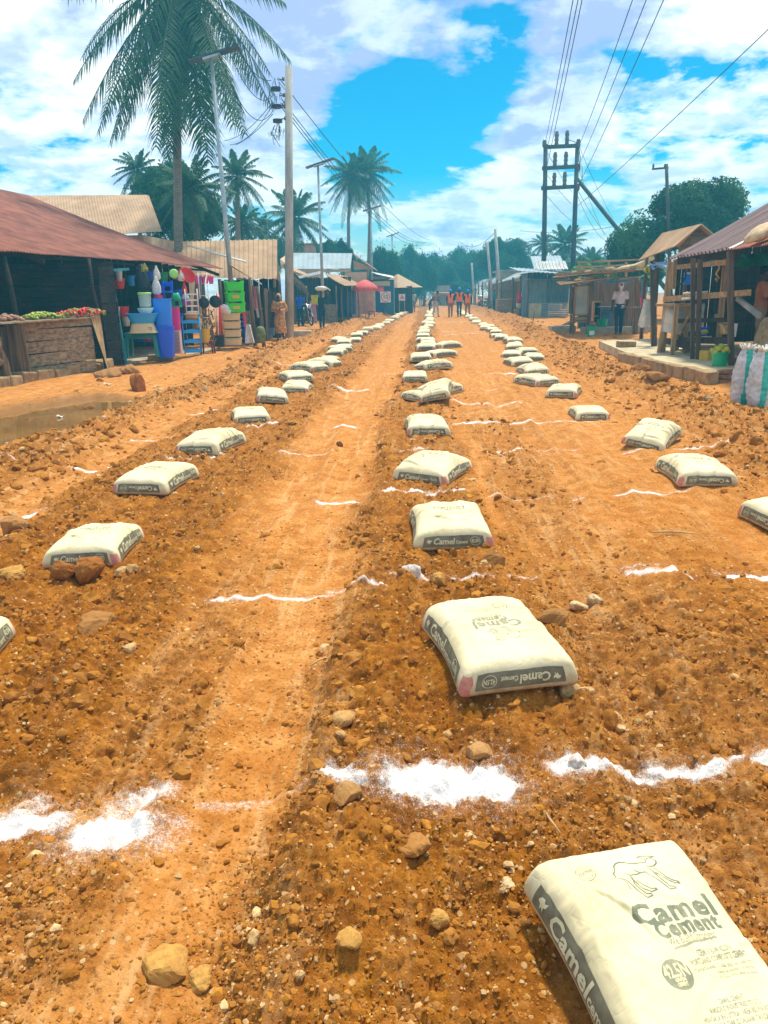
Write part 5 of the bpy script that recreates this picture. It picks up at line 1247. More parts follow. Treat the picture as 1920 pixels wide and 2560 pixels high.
# stall with the tan awning
aw = thing('awning_stall', 'open stall under a slanting tan tin awning on thin poles', 'stall', tuple(at(855, 795, 32) * Vector((1, 1, 0))))
w0, w1, w2, w3 = at(862, 714, 31.0), at(906, 713, 34.5), at(866, 690, 36.0), at(812, 684, 33.2)
part('awning', aw, TANR, lambda m: m.corr(w0, w1, w2, w3, .16, .015, .01, 4, .05))
for px, py, Y in ((843, 806, 31.3), (856, 802, 32.2), (870, 800, 33), (897, 790, 34.5), (822, 790, 34)):
    p = at(px, py, Y); part('pole', aw, WDZ, lambda m: post(m, p.x, p.y, 0, 1.95, .04), True)
part('counter', aw, WDY, lambda m: m.box(at(828, 790, 33.2) * Vector((1, 1, 0)) + Vector((0, 0, .5)), (.6, .9, 1.0)))
part('bench', aw, WDY, lambda m: (m.box(at(885, 790, 34.2) * Vector((1, 1, 0)) + Vector((0, 0, .18)), (1.8, .5, .08)),))
for k, (px, cc_) in enumerate(((846, (.04, .09, .2)), (838, (.03, .05, .12)), (862, (.05, .12, .26)), (880, (.1, .14, .2)))):
    m = MB(); m.patch(lambda u, v: (.42 * (u - .5), .05 * math.sin(u * 14), -1.25 * v), 12, 3, .015, (0, 1, 0)); hang(m, 'hanging_cloth', cloth('blue_wrap_%d' % k, cc_), ('blue', 'dark navy', 'mid blue', 'grey blue')[k] + ' cloth hung at the back of the tan awning stall', 'cloth', px, 727, 34.0 - .3 * k)
sf = thing('roof_terrace', 'tan boarded shop front behind the red umbrella', 'shop front', tuple(at(890, 760, 38) * Vector((1, 1, 0))))
part('fascia', sf, PEACH, lambda m: m.add([at(862, 681, 36), at(917, 680, 36), at(916, 706, 36), at(864, 708, 36), at(862, 681, 36.15), at(917, 680, 36.15), at(916, 706, 36.15), at(864, 708, 36.15)], [(3, 2, 1, 0), (4, 5, 6, 7), (0, 1, 5, 4), (1, 2, 6, 5), (2, 3, 7, 6), (3, 0, 4, 7)]))
part('wall', sf, pm('salmon_wall', (.55, .25, .16), (.65, .33, .22), scale=2), lambda m: m.box(at(905, 760, 37) * Vector((1, 1, 0)) + Vector((0, 0, 1.0)), (1.4, .2, 2.0)))
part('wall', sf, CREAM, lambda m: m.box(at(928, 760, 38) * Vector((1, 1, 0)) + Vector((0, 0, .85)), (.5, .5, 1.7)))
# red parasol
up = at(912, 700, 33.5); um = thing('parasol', 'large faded red parasol beside the tan awning', 'umbrella', (up.x, up.y, 0))
q, w_, hh = bb(878, 948, 699, 727, 33.5)
m = MB(); N = 8
m.lathe([(w_ / 2, q.z + .06), (w_ * .43, q.z + hh * .36), (w_ * .30, q.z + hh * .66), (w_ * .14, q.z + hh * .90), (0.01, q.z + hh)], N * 2); m.v = [(x, y * 1.0, z - (.06 if (i % 2 and i < 2 * N) else 0)) for i, (x, y, z) in enumerate(m.v)]
m.build('canopy', pm('red_canvas', (.68, .06, .06), (.80, .12, .10), scale=2, rough=.7), um, True)
m = MB(); [m.patch(lambda u, v, k=k: ((w_ / 2 * .995) * math.cos(2 * math.pi * (k + u) / N), (w_ / 2 * .995) * math.sin(2 * math.pi * (k + u) / N), q.z + .03 - .05 * v), 3, 1) for k in range(N)]; m.build('valance', MATS['red_canvas'], um)
m = MB(); m.tube([(0, 0, 0), (0, 0, q.z + hh)], .022, 8); m.build('pole', STEEL, um, True)
# kiosk with yellow sign, posters
ks = thing('blue_kiosk', 'narrow blue kiosk with a cream sign board over it beside the parasol', 'kiosk', tuple(at(958, 775, 40) * Vector((1, 1, 0))))
part('wall', ks, BLUEW, lambda m: m.box(at(955, 760, 41) * Vector((1, 1, 0)) + Vector((0, 0, 1.2)), (1.7, 1.6, 2.4)))
part('roof', ks, GALV, lambda m: m.corr(at(985, 695, 39), at(982, 690, 43), at(930, 680, 43), at(930, 683, 39), .15, .012, .01, 2))
part('sign_board', ks, pm('cream_board', (.66, .55, .30), (.72, .62, .38), scale=3), lambda m: m.box(at(953, 709, 39.2), (1.15, .06, .3)))
part('sign_board', ks, pm('grey_board', (.38, .40, .40), scale=3), lambda m: m.box(at(950, 694, 39.4), (.95, .05, .2)))
part('door', ks, plastic('blue_door', (.02, .09, .26), .5), lambda m: m.box(at(949, 763, 39.3) * Vector((1, 1, 0)) + Vector((0, 0, .8)), (.62, .06, 1.6)))
def disc_solid(c, r, th=.03, n=28): m = MB(); m.tube([c, Vector(c) + Vector((0, th, 0))], r, n); return m
def writing(txt, size, bold=.0, fit=None): V, F = flat_text(txt, size, bold, 0, fit); return [(x, 0, y) for x, y in V], F
b, w, h = bb(951, 977, 729, 756, 38.6); pn = thing('poster_board', 'white poster with a red ring and large grey figures', 'poster', (b.x, b.y, b.z)); MB().box((0, 0, h / 2), (w, .03, h)).build('panel', C_WHITE, pn)
V, F = ring(w * .40, .05, 28); MB().add([(x, -.018, y + h / 2) for x, y in V], F).build('ring', C_RED, pn); V, F = writing('10', .36, .01); MB().add([(x, -.019, z + h * .5) for x, y, z in V], F).build('figures', pm('grey_print', (.2, .2, .2)), pn)
b, w, h = bb(946, 960, 717, 732, 38.8); pn = thing('advert_board', 'small red advert board above the white poster', 'sign', (b.x, b.y, b.z)); MB().box((0, 0, h / 2), (w, .03, h)).build('panel', C_RED, pn); V, F = ring(w * .25, .02, 20, .6); MB().add([(x, -.018, y + h / 2) for x, y in V], F).build('emblem', C_WHITE, pn)
b, w, h = bb(997, 1013, 735, 752, 40.0); wg = thing('warning_sign', 'white road works sign with a red triangle on a wooden stand', 'sign', (b.x, b.y, 0)); MB().box((0, 0, b.z + h / 2), (w, .02, h)).build('panel', C_WHITE, wg)
T = [(0, .42), (-.42, -.30), (.42, -.30)]; T2 = [(x * .68, y * .68 - .02) for x, y in T]; s_ = w * .95; m = MB(); m.add([(x * s_, -.013, y * s_ + b.z + h * .55) for x, y in T + T2], [(0, 1, 4, 3), (1, 2, 5, 4), (2, 0, 3, 5)]); m.build('triangle', C_RED, wg)
m = MB(); m.box((.0, -.015, b.z + h * .52), (.03, .006, .10), ry=.3); m.box((-.03, -.015, b.z + h * .46), (.02, .006, .09), ry=-.5); m.box((.05, -.015, b.z + h * .45), (.08, .006, .05)); m.sph((.02, -.016, b.z + h * .66), (.02, .004, .02), 8, 6); m.build('worker_symbol', BLK, wg)
V, F = writing('MEN AT WORK', .045, .001, w * .8); MB().add([(x, -.014, z + b.z + h * .08) for x, y, z in V], F).build('lettering', BLK, wg)
m = MB(); [m.beam((x * w, .03, 0), (x * w * .8, .03, b.z + h * .3), .04) for x in (-.45, .45)]; m.beam((-w * .45, .03, .3), (w * .45, .03, .3), .04); m.build('stand', PALEW, wg)
b, w, h = bb(983, 1000, 742, 782, 41); wl_ = thing('wooden_shelter', 'brown hut with a pyramid roof beyond the warning sign', 'hut', (b.x - .1, 46 * KF, 0)); MB().box((0, 0, 1.0), (2.2, 2.2, 2.0)).build('wall', DARKW, wl_); MB().lathe([(1.9, 1.9), (0.05, 2.9)], 4).build('roof', TANR, wl_)
b, w, h = bb(922, 937, 777, 792, 34.6); so_ = thing('small_stool', 'low brown stool on the ground below the parasol', 'stool', tuple(b)); MB().box((0, 0, h * .9), (w, w, .05)).build('seat', pm('red_brown_paint', (.22, .05, .03)), so_)
for i, j in ((-1, -1), (1, -1), (1, 1), (-1, 1)): MB().beam((i * w * .4, j * w * .4, h * .88), (i * w * .48, j * w * .48, 0), .04).build('leg', MATS['red_brown_paint'], so_)
at, bb = _at, _bb
# ------------------------------------------------------------------ stalls on the right
SLZ = .2
sl = [G(1497, 852, SLZ), G(1562, 880, SLZ), G(1632, 898, SLZ), G(1700, 912, SLZ), G(1790, 931, SLZ), G(1850, 918, SLZ)]
pl = thing('concrete_platform', 'pale concrete platform edged with earth blocks in front of the timber stall', 'platform', (6.2, 16, 0))
poly = [(p.x, p.y) for p in sl] + [(9.5, 14.5), (9.5, 23.5)]
part('slab', pl, pm('pale_screed', (.52, .42, .25), (.66, .56, .36), scale=2.5, rough=.9, bmp=.2, dirt=.4), lambda m: m.prism(poly, -.1, SLZ))
def edge_blocks(m):
    for a, b in zip(sl[1:4], sl[2:5]):
        n = max(1, round((b - a).length / .42))
        for i in range(n):
            p = lerp(a, b, (i + .5) / n); m.box((p.x - .05, p.y - .03, .07 + random.uniform(-.01, .01)), ((b - a).length / n * .96, .20, .27), math.atan2(b.y - a.y, b.x - a.x), jit=.015)
part('edge_blocks', pl, BLOCK, edge_blocks, bev=.015)
cA, cB = sl[4], sl[5]
part('brick_end', pl, pm('red_brown_brick', (.26, .12, .055), (.38, .19, .09), scale=9, rough=.95, bmp=.5), lambda m: [m.box(lerp(cA, cB, .28 + .22 * 0) * Vector((1, 1, 0)) + Vector((.03, -.05, .045 + .075 * k)), (.34 - .02 * k, .22, .068), math.atan2(cB.y - cA.y, cB.x - cA.x), jit=.008) for k in range(3)], bev=.008)
m = MB(); m.box((0, 0, 0), (.40, .24, .15), jit=.02); p = G(1565, 862, SLZ + .05); solo(m, 'concrete_block', BLOCK, 'lone earth block lying on the pale concrete platform', 'block', (p.x, p.y, SLZ + .06), .2, bev=.012)
# --- near timber stall with the striped corrugated roof
ts = thing('timber_stall', 'timber frame stall with a steep rusty purple corrugated roof', 'stall', (6.6, 16, 0))
PURP = pm('purple_rust_sheet', (.15, .065, .055), (.33, .21, .19), scale=2.4, rough=.5, bmp=.05, metal=.1, stretch=(.15, 2.2, .15))
ea, eb = at(1820, 621, 14.5), at(1668, 648, 18.6); rr = at(1925, 506, 18.7)
up_ = rr - eb
part('roof', ts, PURP, lambda m: m.corr(ea, eb, eb + up_, ea + up_, .24, .035, .008, 4, .02, .006, 'rib'))
e2 = at(1818, 626, 14.5); e3 = Vector((e2.x - .15, 11.6, e2.z + .02))
part('lower_roof', ts, RUST, lambda m: m.corr(e3, e2, e2 + up_ * .6 + Vector((0, 0, -.1)), e3 + up_ * .6 + Vector((0, 0, -.1)), .09, .013, .008, 4, .04, .01))
part('flashing', ts, GALV, lambda m: m.corr(e2 + Vector((0, -.22, .03)), e2 + Vector((0, .03, .03)), e2 + up_ * .6 + Vector((0, .03, -.06)), e2 + up_ * .6 + Vector((0, -.22, -.06)), .12, .012, .006, 3))
OLDP = wood('dark_posts', (.075, .05, .035), (.17, .11, .07), 'z')
for px, py, Y, px2, py2, mt, wd in ((1732, 888, 15.8, 1733, 645, OLDP, .075), (1745, 889, 15.7, 1750, 648, OLDP, .075), (1829, 907, 14.4, 1826, 628, OLDP, .10), (1796, 862, 16.6, 1816, 636, PALEW, .10), (1656, 868, 17.6, 1676, 655, PALEW, .11), (1637, 846, 19.5, 1632, 652, OLDP, .12), (1684, 722, 17.9, 1688, 650, PALEW, .08)):
    a = at(px, py, Y); b = at(px2, py2, Y + .1)
    part('post', ts, mt, lambda m: m.beam((a.x, a.y, SLZ - .05) if py > 800 else a, b, wd, wd * .9, jit=.008))
for a, b, wd, h, mt in ((at(1662, 748, 17.5), at(1873, 731, 14.6), .07, .11, PALEWX), (at(1696, 802, 17.2), at(1820, 799, 15.0), .06, .09, DARKW), (at(1790, 790, 16.0), at(1816, 830, 14.8), .05, .08, PALEWX), (at(1700, 850, 17.0), at(1822, 852, 14.7), .08, .12, DARKW), (at(1660, 850, 18.3), at(1730, 868, 16.2), .08, .12, DARKW),
                        (ea - Vector((-.2, 0, .07)), eb - Vector((-.2, 0, .07)), .06, .12, DARKW), (at(1690, 668, 18.5), at(1818, 655, 15.2), .06, .10, PALEWX), (at(1842, 745, 15.2), at(1900, 790, 14.2), .04, .09, GALV), (at(1700, 836, 17.2), at(1722, 790, 16.6), .05, .07, WDY)):
    part('beam', ts, mt, lambda m: m.beam(a, b, wd, h, jit=.006))
part('back_wall', ts, DARKW, lambda m: (board_wall(m, Vector((8.1, 13, 0)), Vector((8.3, 19.2, 0)), .2, 3.2, 26), board_wall(m, Vector((7.0, 19.6, 0)), Vector((8.6, 19.4, 0)), .2, 2.6, 9)))
part('floor_boards', ts, WDY, lambda m: [m.beam((5.9 + .4 * k, 13.6, SLZ + .12), (5.9 + .4 * k, 18.4, SLZ + .12), .34, .04, jit=.006) for k in range(5)])
# pale workbench
wb = thing('workbench', 'tall bench of fresh pale timber at the left corner of the timber stall', 'bench', tuple(at(1690, 880, 17.0) * Vector((1, 1, 0))))
part('top', wb, PALEWX, lambda m: m.box(at(1692, 762, 17.1) + Vector((0, .2, 0)), (.72, .5, .05), -.25))
for px, py, px2, py2, Y in ((1648, 870, 1668, 762, 17.5), (1681, 880, 1692, 764, 16.8), (1712, 872, 1720, 764, 17.2), (1694, 850, 1688, 764, 18.0)):
    part('leg', wb, PALEW, lambda m: m.beam(at(px, py, Y) * Vector((1, 1, 0)) + Vector((0, 0, SLZ - .02)), at(px2, py2, Y), .085, .06))
TARP = pm('white_tarpaulin', (.70, .68, .62), (.84, .82, .76), scale=4, rough=.7, bmp=.5, bdist=.03, dirt=.4)
def sheet(name, label, x0, x1, y0, y1, Y, mat, amp=.06, waves=9, skew=0.0, th=.02):
    b, w, h = bb(x0, x1, y0, y1, Y); m = MB(); sd = random.random() * 6
    m.patch(lambda u, v: ((u - .5) * w + skew * (1 - v) * w, amp * math.sin(u * waves + sd + v * 2) + amp * .5 * math.sin(v * 7 + u * 4), h * v + .03 * math.sin(u * 8 + sd) * (1 - v)), 22, 12, th, (0, 1, 0))
    return solo(m, name, mat, label, 'tarpaulin', tuple(b), smooth=True)
sheet('tarpaulin', 'white tarpaulin hung behind the pale workbench', 1656, 1755, 760, 832, 17.3, TARP)
sheet('tarpaulin', 'triangular white tarpaulin leaning left of the timber stall', 1604, 1636, 748, 816, 19.8, TARP, .05, 5, -.25)
sheet('tarpaulin', 'blue tarpaulin edge under the shed roof', 1622, 1668, 655, 672, 19.5, pm('blue_tarp', (.18, .36, .70), (.35, .55, .85), scale=4, rough=.4), .05, 7, .2)
sheet('hanging_net', 'dark green net hung inside the timber stall', 1840, 1915, 635, 668, 16.0, pm('green_net', (.01, .12, .08), (.02, .2, .12), scale=5), .1, 8)
# small goods
o, b, w, h = tub('bucket', 'green bucket heaped with green mangoes on the platform', 'bucket', 1777, 1819, 874, 910, 14.3, C_GRN, 0, .86, 1); o.location.z = SLZ; autosmooth(o)
heap_c = Vector((b.x, b.y, SLZ + h * .93))
MAN = pm('mango_skin', (.22, .34, .02), (.52, .50, .03), scale=3, rough=.4)
for k, (dx, dy, dz) in enumerate(((-.10, -.06, 0), (.02, -.10, .01), (.11, -.04, 0), (-.05, .05, .05), (.06, .04, .06), (-.12, .05, .02), (.0, -.02, .09), (.12, .06, .03), (.07, -.09, .05), (-.06, -.08, .06), (0, .1, .03))):
    m = MB(); m.sph((0, 0, 0), (.058, .048, .05), 10, 8, Euler((.4 * k, .7 * k, k)).to_matrix()); solo(m, 'mango', MAN, 'green yellow mango in the heaped green bucket', 'mango', tuple(heap_c + Vector((dx, dy, dz + .02))), group='mangoes in the green bucket', smooth=True)
b, w, h = bb(1799, 1817, 808, 836, 16.0); jc = thing('jerrycan', 'yellow jerrycan inside the timber stall', 'jerrycan', tuple(b)); MB().box((0, 0, h * .42), (w, w * .7, h * .84)).build('body', C_YEL, jc, bev=.03); m = MB(); m.tube([(-.06, 0, h * .8), (-.05, 0, h), (.05, 0, h), (.06, 0, h * .8)], .015, 6); m.build('handle', C_YEL, jc, True); MB().lathe([(.03, h * .82), (.03, h * .95), (0, h * .95)], 10, (-w * .33, 0, 0)).build('cap', C_RED, jc)
autosmooth(tub('bucket', 'white slim bucket inside the timber stall', 'bucket', 1830, 1841, 809, 842, 15.2, C_WHITE, 0, .8, 1)[0])
autosmooth(tub('basin', 'dark blue basin on the floor of the timber stall', 'basin', 1748, 1772, 818, 838, 16.8, C_BLUE, 0, .7, 1)[0])
m = MB(); m.sph((0, 0, 0), (.09, .06, .05), 10, 8); solo(m, 'lemon_bag', LIMEY, 'yellow green fruit before the dark blue basin', 'fruit', tuple(at(1761, 830, 16.4)), smooth=True)
m = MB(); m.box((0, 0, .09), (.3, .26, .18)); solo(m, 'carton', pm('yellow_card', (.62, .42, .05), scale=5), 'yellow carton beside the bucket of mangoes', 'carton', tuple(at(1775, 880, 15.6) * Vector((1, 1, 0)) + Vector((0, 0, SLZ))), .3, bev=.006)
b, w, h = bb(1712, 1721, 728, 748, 16.9); bo = thing('bottle', 'small yellow bottle standing on the long rail of the timber stall', 'bottle', tuple(b)); MB().lathe([(w * .42, 0), (w * .45, h * .6), (w * .2, h * .8), (w * .18, h * .9), (0, h * .9)], 12).build('body', pm('amber_plastic', (.6, .45, .15), rough=.3), bo, True); MB().lathe([(w * .22, h * .9), (w * .22, h), (0, h)], 10).build('cap', C_WHITE, bo)
b, w, h = bb(1709, 1727, 680, 711, 19.0); m = MB(); m.box((0, 0, h / 2), (w, .05, h)); m.cur = 1; m.box((0, -.03, h * .88), (w * .5, .01, h * .12)); solo(m, 'hanging_packet', [C_BLUE2, C_WHITE], 'blue packet hanging at the back of the timber stall', 'packet', tuple(b))
m = MB(); m.tube([(0, 0, 0), (.02, 0, -.12), (-.03, 0, -.22), (.03, 0, -.30), (0, 0, -.36), (-.03, 0, -.30)], .018, 7); solo(m, 'hanging_rope', C_YEL, 'yellow rope loop hanging from the stall rafter', 'rope', tuple(at(1797, 655, 16.0)), smooth=True)
for px, py, c_, lb2 in ((1744, 733, C_WHITE, 'upper white plastic pipe lying across the stall rail'), (1740, 747, C_WHITE, 'lower white plastic pipe lying across the stall rail')):
    m = MB(); m.tube([(-.28, 0, 0), (.2, .02, .02)], .02, 8); solo(m, 'plastic_pipe', c_, lb2, 'pipe', tuple(at(px, py, 16.1)))
m = MB()
for k in range(16):
    a = k / 16 * 6.3; m.tube([(.15 * math.cos(a) * random.uniform(.9, 1.1), .03 * k / 16, .18 * math.sin(a)), (.16 * math.cos(a + .5), .03 * k / 16 + .02, .19 * math.sin(a + .5))], .02, 6)
solo(m, 'hanging_tyre_loop', BLK, 'dark looped hose hanging at the back of the timber stall', 'hose', tuple(at(1698, 690, 18.6)))
BURL = pm('burlap', (.22, .16, .08), (.36, .28, .15), scale=12, rough=1, bmp=.6)
m = MB(); m.lathe([(.25, 0), (.33, .1), (.33, .5), (.26, .78), (.2, .86), (0, .88)], 16); solo(m, 'burlap_sack', BURL, 'brown burlap sack at the right frame edge behind the striped bags', 'sack', tuple(at(1918, 900, 13.6) * Vector((1, 1, 0)) + Vector((.1, 0, SLZ))), smooth=True)
m = MB(); m.sph((0, 0, 0), (.30, .24, .10), 14, 9)
for i, v in enumerate(m.v): n_ = random.uniform(.9, 1.12); m.v[i] = (v[0] * n_, v[1] * n_, v[2] * n_)
solo(m, 'roof_sack', BURL if 0 else pm('tan_sack', (.52, .36, .19), (.66, .48, .28), scale=8, bmp=.5), 'tan sack lying on the lower rusty roof at the right edge', 'sack', tuple(at(1905, 580, 13.2)), .3, ry=-.5, smooth=True)
# --- big striped woven bags
TEALS = pm('teal_weave', (.03, .42, .36), (.07, .55, .46), scale=22, rough=.6, bmp=.4); WHW = pm('white_weave', (.50, .50, .52), (.70, .70, .72), scale=16, rough=.6, bmp=.5, dirt=.25)
def woven(label, x0, x1, y0, y1, Y, seed, s1, rz=0):
    b, w, h = bb(x0, x1, y0, y1, Y); t = thing('woven_bag', label, 'bag', (b.x, b.y + .1, gz1(b.x, b.y)), rz); rg = random.Random(seed); nu, nv = 40, 46
    def fn(a, v):
        an = 2 * math.pi * a; pr = [.70, .92, 1.0, 1.02, 1.0, .96, .90, .82, .66, .45]; k = v * (len(pr) - 1); i = min(int(k), len(pr) - 2); r = pr[i] + (pr[i + 1] - pr[i]) * (k - i)
        cr = .012 * math.sin(v * 55 + 3 * math.sin(an * 2 + seed) + an) + .018 * math.sin(v * 17 + an * 3 + seed)
        r = r * w * .5 * (1 + cr * 2.2); return r * math.cos(an), r * math.sin(an) * .62, h * (v * .97 + .015 * math.sin(an * 3 + seed)) * (1 if v > 0 else 1)
    base = MB(); base.patch(lambda u, v: fn(u, v), nu, nv)
    cx = lambda p: p[0] / (w * .5)
    for nm, mt, keep in (('cloth', WHW, False), ('stripe', TEALS, True)):
        m = MB(); m.v = base.v; fs = []
        for f in base.f:
            c = sum(base.v[i][0] for i in f) / 4 / (w * .5) - .12 * (sum(base.v[i][2] for i in f) / 4 / h - .5); ins = any(abs(c - q) < hw for q, hw in s1)
            if ins == keep: fs.append(f)
        m.f = fs; m.m = [0] * len(fs); m.build(nm, mt, t, True)
    m = MB()
    for k in range(60):
        a = rg.uniform(0, 6.3); r = rg.uniform(0, .42) * w * .5; p = Vector((r * math.cos(a), r * math.sin(a) * .6, h * .95)); d = Vector((math.cos(a) * .6, math.sin(a) * .6, rg.uniform(.2, 1))).normalized() * rg.uniform(.05, .12); s_ = Vector((-math.sin(a), math.cos(a), 0)) * .02
        m.add([p - s_, p + s_, p + d + s_ * .4, p + d - s_ * .4], [(0, 1, 2, 3)])
    m.build('frayed_neck', C_WHITE, t); return t
woven('white woven bag with a broad teal stripe and frayed neck at the right edge', 1830, 1893, 884, 1026, 10.4, 2, ((.05, .24),), -.2)
woven('second white woven bag with a teal stripe, half cut by the right frame edge', 1868, 1940, 890, 1033, 10.15, 5, ((.08, .22),), -.15)
# --- brown shed behind it
sd_ = thing('gabled_shed', 'brown gabled shed with a thin tan roof behind the timber stall', 'shed', (7.3, 21.8, 0))
n0, n1, n2, n3 = at(1688, 614, 20.0), at(1596, 651, 23.6), at(1655, 583, 23.6), at(1753, 560, 20.0)
part('roof', sd_, TANR, lambda m: m.corr(n0, n1, n2, n3, .12, .012, .02, 3)); part('roof', sd_, TANR, lambda m: m.corr(n3 + Vector((.9, 0, -.7)), n2 + Vector((.9, 0, -.7)), n2 + Vector((.01, 0, 0)), n3 + Vector((.01, 0, 0)), .12, .012, .02, 3))
part('gable', sd_, wood('brown_boards', (.18, .10, .055), (.32, .20, .11), 'x'), lambda m: (m.add([n0 + Vector((.1, .2, -.08)), n3 + Vector((.9, .2, -.75)), n3 + Vector((0, .2, -.06))], [(0, 1, 2)]), m.beam(n0 + Vector((.15, .17, -.15)), n3 + Vector((.9, .17, -.85)), .03, .16), m.beam(n0 + Vector((.4, .16, .1)), n3 + Vector((.5, .16, -.45)), .03, .14)))
part('wall', sd_, DARKW, lambda m: (board_wall(m, (7.2, 23.4), (8.6, 23.4), 0, 2.5, 10), board_wall(m, (8.4, 20.3), (8.6, 23.4), 0, 2.4, 12)))
for px, py, Y in ((1604, 838, 24.5), (1700, 850, 20.3), (1632, 838, 23.2)):
    p = at(px, py, Y); part('post', sd_, OLDP, lambda m: post(m, p.x, p.y, 0, 2.55, .055), True)
autosmooth(tub('basin', 'red pink tub on the ground inside the brown shed', 'tub', 1598, 1616, 744, 768, 25.0, C_PINK, 0, .7, 1)[0])
heap('banana_bunch', at(1612, 690, 24.0), at(1632, 684, 24.0), .1, .25, 40, .06, [LIMEY, PEPG], 'green yellow banana bunch hanging in the brown shed', 'bananas')
# --- low stall with loaded flat roof and cabinet
fs_ = thing('flat_roof_stall', 'makeshift stall whose flat plank roof is weighed down with stones', 'stall', tuple(at(1500, 815, 29) * Vector((1, 1, 0))))
f0, f1, f2, f3 = at(1392, 693, 27.5), at(1600, 672, 25.5), at(1606, 664, 29.5), at(1400, 683, 31.0)
part('roof', fs_, WDY, lambda m: [m.beam(lerp(f0, f3, k / 7), lerp(f1, f2, k / 7) + Vector((0, 0, random.uniform(-.03, .03))), .5, .05, jit=.02) for k in range(8)])
g0_, g1_ = at(1400, 712, 26.5), at(1530, 693, 26.5)
part('awning', fs_, PALEWX, lambda m: [m.beam(lerp(g0_, g1_, 0) + Vector((0, .22 * k, .03 * k)), lerp(g0_, g1_, 1 - .1 * k) + Vector((0, .22 * k, .03 * k)), .2, .03, jit=.015) for k in range(4)])
part('awning', fs_, PALEWX, lambda m: m.beam(at(1548, 697, 26.2), at(1597, 693, 26.0), .14, .05, jit=.01))
for px, py, Y, wd in ((1432, 812, 29.6, .09), (1467, 812, 29.4, .09), (1588, 838, 27.0, .11), (1536, 812, 30.5, .08), (1500, 812, 31, .09)):
    p = at(px, py, Y); part('post', fs_, WDZ, lambda m: m.beam((p.x, p.y, 0), (p.x + .02, p.y, 1.98 if wd < .1 else 1.75), wd, wd, jit=.01))
def backing(m):
    for k in range(16):
        p = at(1470 + 7.6 * k, 815, 31.6); m.beam((p.x, p.y, 0), (p.x + random.uniform(-.05, .05), p.y, random.uniform(1.55, 2.0)), random.uniform(.10, .22), .03, jit=.01)
part('back_boards', fs_, WDZ, backing)
part('back_sheet', fs_, pm('teal_dark_sheet', (.05, .13, .16), (.10, .20, .24), scale=2), lambda m: m.box(at(1530, 780, 32.2) * Vector((1, 1, 0)) + Vector((0, 0, .95)), (2.6, .05, 1.9)))
part('ledge', fs_, CONC, lambda m: m.box(at(1525, 818, 28.6) * Vector((1, 1, 0)) + Vector((.3, 0, .1)), (2.6, .5, .3)))
part('ledge', fs_, CONC, lambda m: m.box(at(1405, 812, 30) * Vector((1, 1, 0)) + Vector((0, 0, .1)), (.9, .8, .3)))
for k, (px, py, Y, r, lb2) in enumerate(((1436, 685, 29, .14, 'square pale stone at the left end of the flat plank roof'), (1473, 684, 28.6, .17, 'rounded stone in the middle of the flat plank roof'), (1524, 676, 28.0, .18, 'brown pointed stone on the flat plank roof'), (1468, 698, 26.6, .17, 'yellowish stone on the lower awning boards'), (1447, 703, 26.6, .13, 'small flat stone on the lower awning boards'))):
    bm = bmesh.new(); bmesh.ops.create_icosphere(bm, subdivisions=2, radius=r)
    for v in bm.verts: v.co *= random.uniform(.86, 1.1); v.co.z *= .75; v.co.x *= 1.25
    me = bpy.data.meshes.new('roof_stone'); bm.to_mesh(me); bm.free(); me.materials.append(BLOCK); o = link(bpy.data.objects.new('roof_stone', me)); o.location = at(px, py, Y); tag(o, lb2, 'stone')
m = MB(); m.tube([(0, 0, 0), (.3, .1, .06), (.7, .1, .10), (1.0, .1, .22), (1.25, .1, .42), (1.2, .1, .5), (1.0, .1, .4)], [.05, .10, .12, .11, .1, .08, .05], 9); solo(m, 'rolled_mat', pm('straw_mat', (.50, .38, .17), (.66, .52, .27), scale=10, bmp=.5), 'bundle of straw coloured matting on the right end of the flat roof', 'mat', tuple(at(1533, 678, 26.6)), smooth=True)
pg = thing('pole_frame', 'frame of pale poles standing behind the flat roofed stall', 'frame', tuple(at(1520, 760, 33) * Vector((1, 1, 0))))
for y0_, y1_ in ((656, 649), (668, 661), (675, 670)): part('rail', pg, PALEWX, lambda m: m.beam(at(1443, y0_, 33), at(1600, y1_, 33), .07))
for px in (1449, 1522, 1566): part('upright', pg, PALEW, lambda m: m.beam(at(px, 760, 33) * Vector((1, 1, 0)), at(px, 655, 33), .09))
# glazed cabinet
b, w, h = bb(1430, 1470, 711, 826, 28.2); cb = thing('display_cabinet', 'narrow wooden display cabinet with a pale glass front', 'cabinet', (b.x, b.y, 0)); h = b.z + h
for i in (-1, 1):
    for j in (0, 1): MB().beam((i * w * .44, j * .5, 0), (i * w * .44, j * .5, h), .06).build('leg', WDZ, cb)
for z in (h * .27, h * .40, h * .97): m = MB(); m.box((0, .25, z), (w * .94, .55, .05)); m.build('shelf', PALEWX, cb)
m = MB(); [m.box((i * w * .40, -.035, h * .69), (.05, .03, h * .54)) for i in (-1, 1)]; m.build('door_frame', PALEW, cb)
gm = pm('dusty_glass', (.42, .50, .46), (.62, .66, .60), scale=1.3, rough=.12, bmp=0, spec=.8); m = MB(); m.box((0, -.02, h * .69), (w * .78, .012, h * .54)); m.build('glass', gm, cb)
m = MB(); m.box((0, .5, h * .69), (w * .86, .02, h * .56)); m.build('back', DARKW, cb); m = MB(); m.box((0, .22, h * .33), (w * .8, .5, .10)); m.build('drawer', PALEWX, cb)
o, b, w, h = tub('bucket', 'green bucket with a white label and laundry on top, nearest the road', 'bucket', 1465, 1491, 814, 845, 26.4, C_GRN, 0, .85, 1); autosmooth(o); m = MB(); m.patch(lambda u, v: (w * .47 * math.sin((u - .5) * 1.1) * 1.0 - .04, -w * .47 * math.cos((u - .5) * 1.1) - .012, h * (.25 + .35 * v)), 6, 1, .006, (0, 1, 0)); m.build('label', C_WHITE, o)
